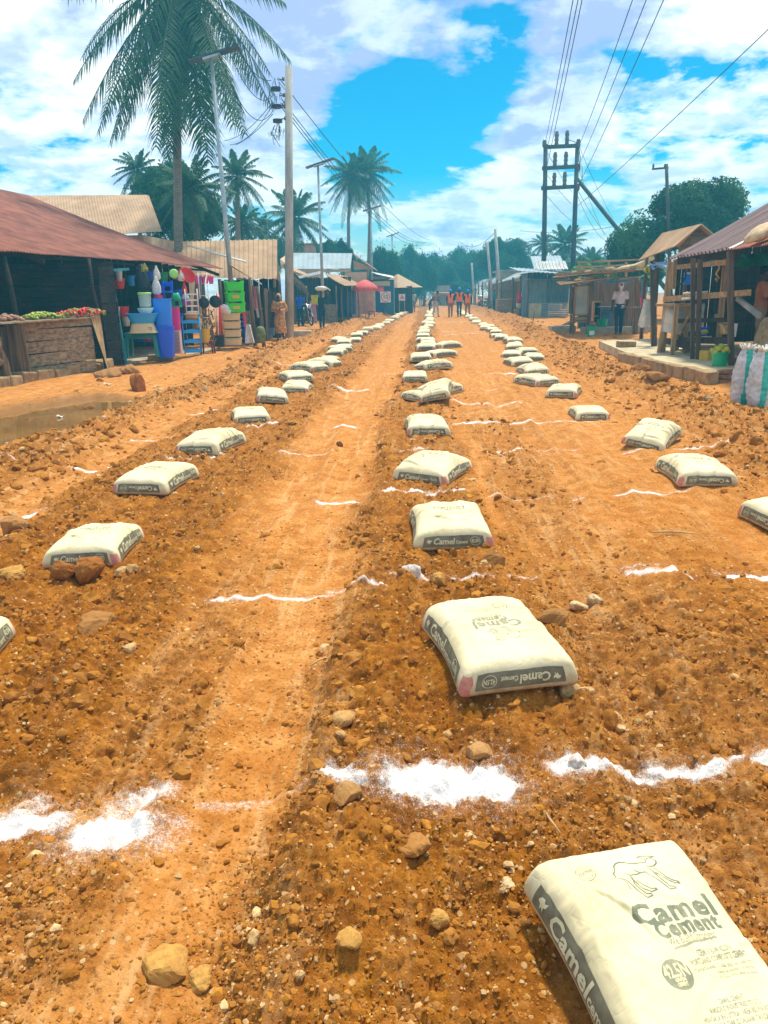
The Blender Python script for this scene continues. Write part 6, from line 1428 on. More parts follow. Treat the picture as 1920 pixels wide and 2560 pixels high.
m = MB(); [m.sph((random.uniform(-.1, .1), random.uniform(-.1, .1), random.uniform(0, .1)), (.1, .08, .05), 8, 6, Euler((k, k * 2, k)).to_matrix()) for k in range(7)]; solo(m, 'laundry', cloth('dark_red_cloth', (.22, .07, .05), (.34, .18, .12)), 'dark red laundry heaped in the labelled green bucket', 'laundry', (b.x, b.y, b.z + h * .95), smooth=True)
autosmooth(tub('bucket', 'taller green bucket standing behind the labelled one', 'bucket', 1491, 1518, 798, 829, 28.6, C_GRN, 0, .82, 1)[0])
b, w, h = bb(1483, 1502, 753, 800, 30.6); ck = thing('wooden_shelf', 'small dark shelf unit beside the display cabinet', 'shelf', (b.x, b.y, 0)); hh = b.z + h
for i in (-1, 1): MB().box((i * w * .46, .15, hh / 2), (.05, .35, hh)).build('side_panel', PALEW, ck)
for z in (.15, hh * .5, hh * .97): MB().box((0, .15, z), (w * .9, .34, .04)).build('shelf', PALEWX, ck)
m = MB(); m.box((0, .32, hh / 2), (w * .9, .02, hh)); m.build('back', DARKW, ck)
b, w, h = bb(1500, 1530, 768, 806, 29.8); tbz = thing('dark_table', 'dark blue table with small wares behind the green buckets', 'table', (b.x, b.y, 0)); hh = b.z + h; MB().box((0, .2, hh), (w * 1.1, .6, .04)).build('top', BLUEW, tbz); MB().box((0, .0, hh * .55), (w, .04, hh * .75)).build('front_panel', BLUEW, tbz)
for i in (-1, 1): MB().beam((i * w * .5, .2, 0), (i * w * .5, .2, hh), .05).build('leg', DARKW, tbz)
rl = thing('stall_rail', 'thin wooden rail and legs of a market table beside the woman in white', 'rail', tuple(at(1590, 838, 26.8) * Vector((1, 1, 0)))); part('rail', rl, WDY, lambda m: m.beam(at(1556, 768, 26.8), at(1632, 768, 24.6), .06, .05)); part('leg', rl, WDZ, lambda m: m.beam(at(1589, 838, 26.8) * Vector((1, 1, 0)), at(1592, 700, 26.8), .10, .08))
m = MB(); m.box((0, 0, .25), (.45, .4, .5), jit=.02); solo(m, 'concrete_block', CONC, 'grey concrete block at the back of the yard by the triangular tarpaulin', 'block', tuple(at(1600, 812, 27.5) * Vector((1, 1, 0))), bev=.02)
for k in range(3):
    m = MB(); m.tube([(0, 0, 0), (.9, .3, .42)], .035, 6); solo(m, 'wooden_pole', WDY, 'dark pole resting on the ground left of the display cabinet', 'pole', tuple(at(1398 + 9 * k, 791, 33.5) * Vector((1, 1, 0)) + Vector((0, 0, .04))), group='poles beside the cabinet', smooth=True)
m = MB(); m.tube([(0, 0, 0), (.08, 0, .68)], .022, 7); solo(m, 'marker_stake', WDZ, 'thin wooden stake driven into the bank of rubble on the right', 'stake', tuple(at(1331, 813, 36) * Vector((1, 1, 0))), smooth=True)
# --- grey metal kiosk and the row of shops behind it
kq = thing('metal_kiosk', 'blue grey corrugated metal kiosk with a flat projecting roof', 'kiosk', tuple(at(1360, 786, 46) * Vector((1, 1, 0))))
KB = pm('kiosk_sheet', (.16, .27, .33), (.24, .36, .42), scale=1.2, rough=.5, metal=.2, bmp=.05, dirt=.25); KD = pm('kiosk_dark', (.08, .15, .20), (.12, .20, .25), scale=1.5, rough=.6)
k0_, k1_ = at(1320, 786, 46), at(1420, 786, 46)
gx = lambda p, z: Vector((p.x, p.y, z))
part('wall', kq, KB, lambda m: m.corr(gx(k0_, .8), gx(lerp(k0_, k1_, .45), .8), gx(lerp(k0_, k1_, .45), 2.5), gx(k0_, 2.5), .2, .03, .01, 1))
part('shutter', kq, KD, lambda m: m.corr(gx(lerp(k0_, k1_, .46), .8), gx(k1_, .8), gx(k1_, 2.1), gx(lerp(k0_, k1_, .46), 2.1), .15, .02, .01, 1))
part('header', kq, KB, lambda m: m.corr(gx(lerp(k0_, k1_, .46), 2.1) - Vector((0, .02, 0)), gx(k1_, 2.1) - Vector((0, .02, 0)), gx(k1_, 2.55) - Vector((0, .02, 0)), gx(lerp(k0_, k1_, .46), 2.55) - Vector((0, .02, 0)), .2, .02, .01, 1))
part('skirt', kq, GALV, lambda m: [m.tube([gx(lerp(k0_, k1_, .34), .08 + .1 * k) - Vector((0, .04, 0)), gx(k1_, .08 + .1 * k) - Vector((0, .04, 0))], .045, 6) for k in range(8)])
part('board', kq, pm('cream_ply', (.56, .46, .26), (.66, .56, .34), scale=3), lambda m: m.box(lerp(k0_, k1_, .17) * Vector((1, 1, 0)) + Vector((0, -.06, .42)), ((k1_ - k0_).length * .32, .04, .78)))
part('awning', kq, ZINCB, lambda m: m.corr(at(1312, 698, 44.6), at(1428, 700, 44.6), gx(k1_, 2.2), gx(k0_, 2.2), .2, .015, .01, 1))
rz0, rz1 = at(1297, 677, 44.4), at(1436, 686, 44.4)
part('roof', kq, ZINCB, lambda m: m.corr(rz0, rz1, rz1 + Vector((.2, 5, .32)), rz0 + Vector((0, 5, .32)), .25, .02, .02, 1))
part('side_wall', kq, KB, lambda m: m.corr(gx(k0_, 0), gx(k0_, 0) + Vector((0, 4, 0)), gx(k0_, 2.5) + Vector((0, 4, 0)), gx(k0_, 2.5), .2, .03, .01, 1))
part('post', kq, WDZ, lambda m: post(m, k0_.x - .05, 45.9, 0, 2.5, .05), True)
m = MB(); m.corr(Vector((-.9, -.5, .0)), Vector((.9, -.5, .0)), Vector((.9, .6, .5)), Vector((-.9, .6, .5)), .2, .02, .01, 1); solo(m, 'loose_sheet', GALV, 'loose roofing sheet propped on the kiosk roof', 'sheet', tuple(at(1378, 674, 47.5)))
hz_ = thing('white_house', 'pale house gable glimpsed between the H shaped pole legs', 'house', tuple(at(1370, 740, 58) * Vector((1, 1, 0)))); b, w, h = bb(1338, 1402, 655, 740, 58); part('wall', hz_, pm('white_wall', (.72, .72, .68), scale=2), lambda m: m.box((b.x, 60, (b.z + h) / 2 - .2), (w, 4, b.z + h - .4))); part('roof', hz_, ZINCB, lambda m: m.corr(Vector((b.x - w * .6, 57.6, b.z + h - .5)), Vector((b.x + w * .6, 57.6, b.z + h - .5)), Vector((b.x + w * .6, 60, b.z + h + .5)), Vector((b.x - w * .6, 60, b.z + h + .5)), .25, .02, .02, 1))
rw = thing('tin_shop_row', 'long row of open fronted tin shops running away behind the metal kiosk', 'shop row', (6.5, 60, 0))
part('roof', rw, GALV, lambda m: m.corr(at(1315, 690, 48), at(1178, 722, 95), at(1205, 700, 95), at(1395, 663, 48), .4, .02, .02, 2))
part('roof', rw, ZINCB, lambda m: m.corr(at(1310, 687, 47.6), at(1262, 702, 56), at(1262, 697, 57), at(1316, 684, 48), .3, .02, .02, 2))
part('wall', rw, pm('pinkish_brick', (.34, .18, .13), (.44, .26, .19), scale=4, bmp=.3), lambda m: m.box((7.6, 72, 1.1), (.2, 44, 2.2)))
part('wall', rw, KD, lambda m: m.box((7.4, 50.4, 1.1), (.2, 3.5, 2.2)))
for px, Y in ((1300, 47.4), (1281, 49), (1252, 53), (1242, 57), (1222, 62), (1206, 70), (1196, 78), (1188, 88)):
    p = at(px, 760, Y); part('post', rw, WDZ, lambda m: post(m, p.x, p.y, 0, 2.3, .07), True)
for px, y0_, y1_, Y in ((1195, 716, 726, 74), (1203, 713, 724, 71), (1212, 709, 722, 68), (1220, 706, 720, 65)): part('fascia_board', rw, PALEW, lambda m: m.beam(at(px, y1_, Y), at(px + 2, y0_, Y), .10, .06))
part('counter', rw, WDY, lambda m: m.box(at(1258, 775, 51) * Vector((1, 1, 0)) + Vector((0, 0, .5)), (.9, 1.2, 1.05)))
cwz = thing('cream_house', 'cream walled house rising behind the tin shops', 'house', tuple(at(1275, 740, 66) * Vector((1, 1, 0)))); b, w, h = bb(1253, 1300, 678, 740, 66); part('wall', cwz, CREAM, lambda m: m.box((b.x, 69, (b.z + h) / 2), (w, 5, b.z + h))); part('roof', cwz, GALV, lambda m: m.box((b.x, 69, b.z + h + .06), (w + .5, 5.6, .12)))
b, w, h = bb(1290, 1304, 728, 771, 46.8); m = MB(); m.cur = 0; m.lathe([(w * .5, h * .3), (w * .42, h * .6), (w * .40, h * .85), (w * .15, h), (0, h)], 12, (0, 0, 0), 1, .5); m.cur = 1; m.lathe([(w * .46, 0), (w * .5, h * .3), (0, h * .3)], 12, (0, 0, 0), 1, .5); m.cur = 1; m.sph((w * .45, 0, h * .8), (w * .2, w * .2, h * .14), 8, 6); solo(m, 'hanging_dress', [cloth('crimson_cloth', (.6, .03, .08)), cloth('cream_cloth', (.62, .56, .42))], 'red and cream dress hanging at the front of the tin shops', 'dress', tuple(b), smooth=True)
rdh = thing('red_roof_house', 'low house with a dull red roof at the end of the road', 'house', tuple(at(1105, 750, 92) * Vector((1, 1, 0)))); b, w, h = bb(1082, 1125, 735, 752, 92); part('wall', rdh, CREAM, lambda m: m.box((b.x, 94, 1.1), (w, 4, 2.2))); part('roof', rdh, MATS['dull_red_sheet'], lambda m: m.corr(at(1085, 733, 90), at(1128, 733, 90), at(1126, 726, 94), at(1090, 726, 94), .3, .02, .02, 1))
# ------------------------------------------------------------------ poles, lamps and wires
PCON = pm('concrete_pole', (.40, .38, .33), (.54, .52, .46), scale=5, rough=.9, bmp=.2, stretch=(1, 1, .3))
LAMPG = pm('galvanised_pole', (.34, .42, .44), (.46, .54, .55), scale=4, rough=.45, metal=.4, bmp=0); PANEL = pm('solar_panel', (.03, .05, .09), (.05, .08, .14), scale=3, rough=.25, bmp=0)
TARP_ = pm('tarred_pole', (.035, .045, .05), (.08, .09, .09), scale=5, rough=.8, bmp=.2, stretch=(1, 1, .3)); WIRE = pm('wire_black', (.02, .022, .025), rough=.6, bmp=0); CERAM = pm('insulator', (.10, .06, .05), (.16, .11, .09), scale=5, rough=.25)
pp0, pp1 = at(722, 832, 29), at(722, 166, 29)
po = thing('power_pole', 'tall concrete power pole with tangled wires beside the woman in orange', 'pole', (pp0.x, pp0.y, 0))
MB().tube([(0, 0, -.2), (pp1.x - pp0.x, 0, pp1.z)], [.165, .125], 16).build('shaft', PCON, po, True)
for k_ in (.81, .86, .92): MB().lathe([(.165, 0), (.165, .10), (.16, .10)], 14, (0, 0, pp1.z * k_)).build('band', BLK, po)
def tangle(m):
    for i in range(22):
        z = pp1.z * random.uniform(.78, .97); a = random.uniform(0, 6.3); r = random.uniform(.15, .5); pts = [Vector((.14 * math.cos(a), .14 * math.sin(a), z))]
        for k in range(5): pts.append(Vector((.14 * math.cos(a + k * .35) + r * math.sin(k * .75) * math.cos(a), .14 * math.sin(a + k * .35) + .2 * r * math.sin(k * .7), z - .25 * r * k + .15 * math.sin(k * 2 + i))))
        m.tube([p + Vector((0, -.05, 0)) for p in pts], .009, 5)
part2 = lambda name, parent, mat, fn, smooth=False: (lambda m: (fn(m), m.build(name, mat, parent, smooth))[1])(MB())
part2('wire_tangle', po, WIRE, tangle, True)
for i, z in enumerate((.955, .90, .86, .82)):
    m = MB(); m.tube([(0, 0, 0), (.12, -.02, .02)], .02, 6); m.lathe([(.02, -.06), (.05, -.04), (.035, 0), (.05, .04), (.02, .06), (0, .06)], 10, (.16, -.02, .02)); o = m.build('insulator', CERAM, po, True); o.location = (.12, -.03, pp1.z * z)
m = MB(); m.box((0, 0, 0), (.9, .7, .34), jit=.02); solo(m, 'concrete_footing', CONC, 'block of pale concrete at the foot of the power pole', 'block', tuple(at(752, 822, 29.6) * Vector((1, 1, 0)) + Vector((0, 0, .1))), bev=.03)
def wire(a, b, sag, r, label, n=18, group=None):
    a = Vector(a); b = Vector(b); m = MB(); pts = []
    for i in range(n + 1):
        t = i / n; pts.append((b - a) * t - Vector((0, 0, sag * 4 * t * (1 - t))))
    m.tube(pts, r, 5); return solo(m, 'power_line', WIRE, label, 'wire', tuple(a), smooth=True, group=group)
ptop = lambda k: Vector((pp0.x + .18, pp0.y, pp1.z * k))
for k, (z, px, py, sg, lb2) in enumerate(((.955, 1072, 600, .9, 'uppermost wire from the power pole past the twin palms'), (.89, 1066, 606, 1.3, 'second wire from the power pole past the twin palms'), (.875, 1064, 607, 1.4, 'thin wire just under the second one from the power pole'), (.86, 1060, 611, 1.5, 'lowest wire from the power pole past the twin palms'))):
    wire(ptop(z), at(px, py, 92), sg, .016, lb2, 30)
for z, px, py, Y, sg, lb2 in ((.955, 545, 20, 24, .5, 'upper wire looping left from the power pole through the palm fronds'), (.90, 540, 40, 24, .8, 'middle wire looping left from the power pole through the palm fronds'), (.85, 520, 60, 24, 1.1, 'lower wire looping left from the power pole'), (.88, 560, 352, 37, .25, 'service wire falling left from the power pole behind the palm'), (.87, 575, 362, 36, .3, 'twin service wire falling left from the power pole'), (.84, 590, 362, 35, .1, 'straight lower service wire falling left from the power pole')):
    wire(Vector((pp0.x - .15, pp0.y, pp1.z * z)), at(px, py, Y), sg, .012, lb2)
def lamp(label, top, bot, pa, pb, Y, r=.07):
    t = at(*top, Y); b = at(*bot, Y); b = Vector((b.x, b.y, 0)); o = thing('street_lamp', label, 'street lamp', tuple(b)); t_ = t - b
    MB().tube([(0, 0, 0), tuple(t_ * .5), tuple(t_)], [r, r * .85, r * .65], 10).build('pole', LAMPG, o, True)
    a = at(*pa, Y) - b; c = at(*pb, Y) - b; d = (c - a).normalized()
    m = MB(); m.beam(a, c, .30, .045, up=(-d.z, .12, d.x)); m.build('solar_panel', PANEL, o)
    m = MB(); m.beam(t_ - Vector((0, 0, .02)), lerp(a, c, .5), .06); m.build('bracket', LAMPG, o)
    m = MB(); m.beam(lerp(a, c, .28) - Vector((0, 0, .06)), lerp(a, c, .62) - Vector((0, 0, .06)), .28, .07); m.build('light_head', LAMPG, o)
lamp('nearest solar street lamp, leaning in front of the big palm', (529, 152), (590, 850), (474, 155), (599, 117), 26, .085)
lamp('solar street lamp right of the concrete power pole', (795, 416), (809, 790), (765, 420), (835, 396), 42, .085)
lamp('solar street lamp in front of the twin palms', (927, 524), (931, 760), (907, 528), (954, 514), 60, .09)
lamp('most distant solar street lamp before the dense trees', (980, 588), (982, 745), (966, 592), (998, 581), 88, .10)
# H shaped pole
hp = thing('double_pole', 'H shaped double power pole with three crossbars and slanting brace', 'pole', tuple(at(1395, 760, 52) * Vector((1, 1, 0)))); HY = 52
Wp = lambda px, py, Y=HY: at(px, py, Y)
gnd = lambda p: Vector((p.x, p.y, 0))
part('pole', hp, TARP_, lambda m: m.tube([gnd(Wp(1358, 780)), Wp(1364, 360)], [.17, .13], 10), True); part('pole', hp, TARP_, lambda m: m.tube([gnd(Wp(1428, 780)), Wp(1444, 357)], [.17, .13], 10), True)
part('brace', hp, TARP_, lambda m: m.tube([Wp(1441, 445), gnd(Wp(1700, 760)) + Vector((0, -1, 0))], [.12, .15], 9), True)
for x0, y0, x1, y1 in ((1359, 368, 1450, 364), (1355, 421, 1446, 416), (1353, 471, 1444, 466)): part('crossbar', hp, TARP_, lambda m: m.beam(Wp(x0, y0, HY - .15), Wp(x1, y1, HY - .15), .12, .22))
for x, y in ((1391, 364), (1417, 362), (1387, 416), (1414, 415), (1385, 467), (1411, 465)): part('insulator', hp, CERAM, lambda m: m.lathe([(.06, -.1), (.13, .1), (.10, .2), (.14, .3), (.10, .45), (.14, .55), (.09, .8), (0, .82)], 10, Wp(x, y, HY - .15)), True)
for x, y in ((1361, 362), (1446, 360), (1446, 420), (1444, 470)): part('insulator', hp, CERAM, lambda m: m.lathe([(.05, -.2), (.13, -.1), (.13, .2), (.06, .3), (0, .3)], 9, Wp(x, y, HY - .2)), True)
part('jumper_wire', hp, WIRE, lambda m: (m.tube([Wp(1446, 362, HY - .3), Wp(1451, 395, HY - .4), Wp(1447, 418, HY - .3)], .02, 5), m.tube([Wp(1446, 418, HY - .3), Wp(1455, 415, HY - .4), Wp(1456, 445, HY - .4), Wp(1445, 468, HY - .3)], .02, 5), m.tube([Wp(1417, 350, HY - .2), Wp(1430, 352, HY - .4), Wp(1446, 358, HY - .3)], .02, 5)), True)
ext = lambda h, p, k=1.75: h + (p - h) * k
for k, (hx, hy, px, lb2) in enumerate(((1361, 366, 1428, 'left wire of the left overhead trio'), (1357, 420, 1440, 'middle wire of the left overhead trio'), (1355, 470, 1450, 'right wire of the left overhead trio'), (1448, 364, 1572, 'left wire of the right overhead trio'), (1445, 418, 1605, 'middle wire of the right overhead trio'), (1444, 468, 1647, 'right wire of the right overhead trio'))):
    h_ = Wp(hx, hy); wire(h_, ext(h_, at(px, -2, 25.5)), .35, .014, lb2 + ' running up out of the photo', 30)
h_ = Wp(1437, 521); wire(h_, ext(h_, at(1922, 44, 24)), .3, .014, 'single wire rising from the H shaped pole to the right frame edge')
for a, b, sg, lb2 in (((1448, 366), (1532, 545, 75), .2, 'steep wire falling right behind the top of the H shaped pole'), ((1446, 420), (1512, 590, 75), .2, 'wire falling right from the middle crossbar'), ((1363, 372), (1430, 480, 60), .1, 'wire crossing between the H pole legs from the top left'), ((1356, 420), (1428, 510, 60), .1, 'wire crossing between the H pole legs from the middle left'), ((1358, 478), (1428, 552, 60), .1, 'wire crossing between the H pole legs from the lower left'), ((1442, 470), (1524, 598, 70), .2, 'wire falling right from the lowest crossbar'), ((1440, 480), (1518, 604, 68), .5, 'slack wire under the lowest crossbar wire')):
    wire(Wp(*a), at(*b), sg, .014, lb2)
wire(at(1300, 577, 80), at(1536, 566, 70), .3, .018, 'level wire crossing behind the H shaped pole')
tpz = thing('far_pole', 'thin pole with a single side arm standing before the big tree', 'pole', tuple(at(1681, 760, 36) * Vector((1, 1, 0)))); part('shaft', tpz, TARP_, lambda m: m.tube([gnd(at(1683, 760, 36)), at(1666, 410, 36)], [.10, .07], 8), True); part('arm', tpz, TARP_, lambda m: m.beam(at(1630, 423, 36), at(1671, 419, 36), .07)); part('insulator', tpz, CERAM, lambda m: [m.lathe([(.03, 0), (.05, .1), (.02, .18), (0, .18)], 8, at(x, 421, 36)) for x in (1633, 1662)])
for (x0, y0, x1, y1, Y, r, lb2) in ((1218, 606, 1233, 768, 66, .12, 'shorter leaning concrete pole behind the tin shops'), (1238, 573, 1253, 768, 66, .14, 'taller leaning concrete pole behind the tin shops'), (1179, 657, 1187, 750, 80, .11, 'short pale pole standing among the far trees')):
    a = gnd(at(x1, y1, Y)); m = MB(); m.tube([(0, 0, 0), at(x0, y0, Y) - a], [r, r * .8], 10); solo(m, 'concrete_pole', PCON, lb2, 'pole', tuple(a), smooth=True)
for k, (px, py, qx, qy, sg) in enumerate(((1218, 612, 1110, 640, 1.2), (1219, 622, 1120, 636, 1.6), (1238, 580, 1150, 605, .8))):
    wire(at(px, py, 66), at(qx, qy, 95), sg, .02, ('low', 'lowest', 'high')[k] + ' slack wire left of the leaning concrete poles')

# ------------------------------------------------------------------ trees
def foliage(name, lo, mid, hi, tl=.4):
    m, nt, b = nt_new(name); out = nt.nodes['Material Output']; v = objvec(nt)
    n = noise(nt, v, 1.1, 4, .6); n2 = noise(nt, v, 14, 2, .5)
    col = ramp(nt, math_n(nt, 'ADD', math_n(nt, 'MULTIPLY', n, .6), math_n(nt, 'MULTIPLY', n2, .4)), [(.36, lo), (.5, mid), (.66, hi)])
    nt.links.new(col, b.inputs['Base Color']); b.inputs['Roughness'].default_value = .55; b.inputs['Specular IOR Level'].default_value = .25
    t = nt.nodes.new('ShaderNodeBsdfTranslucent'); nt.links.new(col, t.inputs[0]); mx = nt.nodes.new('ShaderNodeMixShader'); mx.inputs[0].default_value = tl
    nt.links.new(b.outputs[0], mx.inputs[1]); nt.links.new(t.outputs[0], mx.inputs[2]); nt.links.new(mx.outputs[0], out.inputs[0]); return m
FOL = foliage('broad_leaves', (.012, .06, .028), (.03, .13, .045), (.075, .22, .06)); PALM = foliage('palm_leaves', (.016, .065, .035), (.04, .125, .055), (.09, .19, .06), .35); BAN = foliage('banana_leaves', (.05, .16, .03), (.10, .28, .05), (.18, .38, .07), .5)
BARK = pm('bark', (.10, .075, .05), (.20, .16, .11), scale=7, rough=.95, bmp=.7, stretch=(3, 3, .7)); PBARK = pm('palm_bark', (.17, .14, .10), (.32, .27, .20), scale=9, rough=.95, bmp=.8, stretch=(.6, .6, 6))
def crown_mesh(seed, n, ls, lobes=13, core=True):
    """leaves gathered in clumps over several lobes, unit size; hollows between the lobes let the sky through"""
    g = np.random.default_rng(seed); L = []
    for i in range(lobes):
        d = g.normal(size=3); d /= np.linalg.norm(d); d[2] = abs(d[2]) * .9 - .25; L.append((d * g.uniform(.50, .72), g.uniform(.30, .48)) if core else (d * g.uniform(.42, .80), g.uniform(.20, .34)))
    L += [(np.array([0, 0, .05]), .60), (np.array([0, 0, -.3]), .5)] if core else [(np.array([.1, 0, -.1]), .42)]
    k = n // len(L); P, N = [], []
    for c, r in L:
        d = g.normal(size=(k, 3)); d /= np.linalg.norm(d, axis=1, keepdims=True); rad = r * (1 - .45 * g.random(k) ** 1.6)
        p = c + d * rad[:, None] * np.array([1, 1, .85]); bump_ = np.sin(p @ np.array([9, 7, 8]) + seed) * .05; P.append(p + d * bump_[:, None]); N.append(d)
    stray = int(n * .012) if core else 0; d = g.normal(size=(stray, 3)); d /= np.linalg.norm(d, axis=1, keepdims=True); P.append(d * g.uniform(.75, .95, (stray, 1)) * np.array([1, 1, .9])); N.append(d)
    P = np.concatenate(P); N = np.concatenate(N) + g.normal(0, .55, P.shape); N /= np.linalg.norm(N, axis=1, keepdims=True)
    A = np.cross(N, g.normal(size=P.shape)); A /= np.linalg.norm(A, axis=1, keepdims=True); B = np.cross(N, A); s_ = ls * g.uniform(.6, 1.3, (len(P), 1))
    V = np.stack([P - A * s_, P + B * s_ * .42 + N * s_ * .12, P + A * s_, P - B * s_ * .42 + N * s_ * .12], 1).reshape(-1, 3)
    return np_mesh('crown', V, np.arange(len(V)).reshape(-1, 4), FOL)
CR_ = [crown_mesh(3, 13000, .05), crown_mesh(8, 13000, .05, 10), crown_mesh(15, 13000, .05, 16), crown_mesh(21, 46000, .028, 30, False)]
FOL2 = foliage('bright_leaves', (.03, .12, .03), (.07, .22, .05), (.14, .34, .08), .5)
def light_crown(k):
    me = CR_[k].copy(); me.materials[0] = FOL2; return me
def tree(label, x0, x1, y0, y1, Y, k, rot=0, group=None, deep=.9, name='broadleaf_tree'):
    b, w, h = bb(x0, x1, y0, y1, Y); base = thing(name, label, 'tree', (b.x, Y, 0), 0, group)
    c = link(bpy.data.objects.new('crown', CR_[k]), base); c.location = (0, 0, b.z + h * .5); c.scale = (w * .52, w * .52 * deep, h * .54); c.rotation_euler.z = rot
    m = MB(); zc_ = b.z + h * .55; m.tube([(0, 0, -.1), (.1, 0, zc_ * .5), (0, .1, zc_)], [max(.16, w * .035), w * .026, w * .012], 9)
    for i in range(6):
        a = i * 1.05 + rot; z0 = zc_ * (.45 + .06 * i); m.tube([(.05, 0, z0), (w * .16 * math.cos(a), w * .16 * math.sin(a), z0 + h * .2), (w * .34 * math.cos(a), w * .34 * math.sin(a), z0 + h * .34)], [w * .016, w * .011, w * .005], 6)
    m.build('trunk', BARK, base, True); return base
tree('big spreading tree behind the timber stalls on the right', 1545, 1900, 385, 740, 38, 3, .4)
tree('lower leafy tree spreading left of the big tree on the right', 1500, 1660, 540, 735, 40, 2, 2.6)
tree('part of a bushy tree at the far right edge beside the big spreading tree', 1850, 2050, 470, 760, 46, 2, 1)
tree('big domed tree behind the leaning concrete poles', 1178, 1336, 560, 745, 84, 3, 2)
tree('dense dark tree behind the trunk of the tall palm', 322, 470, 385, 650, 37, 2, .3); tree('dense dark tree left of the nearest lamp post, behind the tan roof', 425, 572, 420, 660, 38, 0, 1.2)
tree('tall dark tree filling in behind the tall palm and its neighbours', 350, 520, 360, 640, 43, 1, .8)
tree('rounded tree over the blue grey roof, left of the pair', 790, 850, 585, 690, 62, 1, .2); tree('rounded tree over the blue grey roof, right of the pair', 825, 890, 583, 690, 66, 2, 2.2)
tree('tree right of the twin palm trunks beside the road', 912, 1010, 584, 770, 74, 0, .9)
tree('tree leaning over the road end right of the distant lamp', 985, 1075, 590, 765, 92, 2, 1.9)
for k, (x0, x1, y0, y1, Y) in enumerate(((1050, 1130, 605, 760, 100), (1100, 1185, 598, 755, 104), (1020, 1100, 615, 770, 88), (1140, 1215, 600, 750, 98), (930, 1030, 610, 770, 96), (1075, 1160, 640, 760, 96), (1290, 1370, 610, 750, 96), (1330, 1420, 625, 750, 90), (850, 940, 625, 760, 84), (1185, 1260, 600, 750, 110), (1000, 1060, 680, 775, 82), (1110, 1190, 690, 765, 94))):
    tree('dense green tree closing the far end of the road', x0, x1, y0, y1, Y, k % 3, k * .9, 'trees closing the end of the road')
CR_ += [light_crown(k) for k in range(3)]
for k, (x0, x1, y0, y1, Y) in enumerate(((1400, 1480, 625, 750, 60), (1440, 1540, 622, 750, 56), (1490, 1590, 610, 740, 50), (1540, 1660, 620, 760, 46), (1380, 1440, 640, 745, 66))):
    tree('low green bush behind the pole frame and flat roofed stall', x0, x1, y0, y1, Y, 4 + (k + 1) % 3, k * 1.7, 'bushes behind the right hand stalls')
for k, (x0, x1, y0, y1, Y) in enumerate(((560, 660, 560, 700, 60), (640, 730, 570, 700, 66), (690, 790, 580, 700, 70), (430, 540, 560, 690, 52), (-160, 60, 420, 700, 60))):
    tree('dark tree filling the gap behind the left hand roofs', x0, x1, y0, y1, Y, k % 3, k * 1.3, 'trees behind the left hand roofs')
def frond(m, L, az, el, droop, g, pairs=34, lw=.045, ll=.85, hang=.55):
    d = Vector((math.cos(az) * math.cos(el), math.sin(az) * math.cos(el), math.sin(el))); pts = []
    N = 14
    for i in range(N + 1):
        t = i / N; pts.append(d * (L * t) * (1 - .12 * t * abs(droop)) + Vector((0, 0, -droop * L * t ** 2.1)))
    m.tube(pts, [.035 * (1 - .85 * i / N) + .004 for i in range(N + 1)], 5, False)
    for j in range(pairs):
        t = .10 + .89 * j / (pairs - 1); f = t * N; i = min(int(f), N - 1); p = pts[i] + (pts[i + 1] - pts[i]) * (f - i); tan = (pts[i + 1] - pts[i]).normalized()
        side = tan.cross(Vector((0, 0, 1)));
        if side.length < .15: side = Vector((-math.sin(az), math.cos(az), 0))
        side.normalize(); ln = ll * (math.sin(math.pi * min(1, t * .82 + .14)) ** .7) * L / 5
        for s_ in (-1, 1):
            dr = (side * s_ * g.uniform(.75, 1.0) + tan * g.uniform(.45, .75)).normalized(); l2 = ln * g.uniform(.85, 1.1); hg = hang * g.uniform(.7, 1.3)
            q1 = p + dr * l2 * .5 - Vector((0, 0, hg * l2 * .18)); q2 = p + dr * l2 * .92 - Vector((0, 0, hg * l2 * .75)); wv = tan * lw * L / 5
            m.add([p - wv * .6, p + wv * .6, q1 + wv, q1 - wv, q2], [(0, 1, 2, 3), (3, 2, 4)])
def palm_crown(seed, n, L, el0, el1, dr0, dr1, fn=None, **kw):
    g = random.Random(seed); m = MB()
    for i in range(n):
        t = i / (n - 1); el = el0 + (el1 - el0) * t + g.uniform(-.12, .12); az = i * 2.399 + g.uniform(-.25, .25); frond(m, L * g.uniform(.85, 1.1), az, el, dr0 + (dr1 - dr0) * t + g.uniform(-.05, .05), g, **kw)
    return m
PC = [palm_crown(s_, 34, 5, 1.35, -.95, .25, .5, pairs=28, lw=.085, ll=.95, hang=.8).mesh('crown', PALM) for s_ in (4, 9)]
NUT = pm('coconut', (.16, .15, .03), (.3, .24, .06), scale=4, rough=.5)
def palm(label, cx, cy, rpx, bx, Y, k, rot=0, lean=0, group=None, nuts=True):
    c = at(cx, cy, Y); gb_ = at(bx, 760, Y); o = thing('palm_tree', label, 'palm', (gb_.x, Y, 0), 0, group); top = Vector((c.x - gb_.x, 0, c.z)); r = rpx * S(Y)
    q = link(bpy.data.objects.new('crown', PC[k]), o); q.location = top; q.scale = (r / 4.0,) * 3; q.rotation_euler.z = rot
    MB().tube([(0, 0, -.1), top * .35 + Vector((lean, 0, 0)), top * .7 + Vector((lean * .9, 0, 0)), top], [.19, .15, .13, .11], 9).build('trunk', PBARK, o, True)
    if nuts:
        for i in range(5): MB().sph(top + Vector((.28 * math.cos(i * 1.3), .28 * math.sin(i * 1.3), -.3 - .08 * (i % 2))), (.13, .13, .16), 8, 6).build('coconut', NUT, o, True)
    return o
palm('twin palm, left of the two thin trunks', 880, 440, 66, 886, 66, 0, .4, -.4); palm('twin palm, right of the two thin trunks, its stem leaning', 915, 432, 72, 902, 67, 1, 1.9, .5)
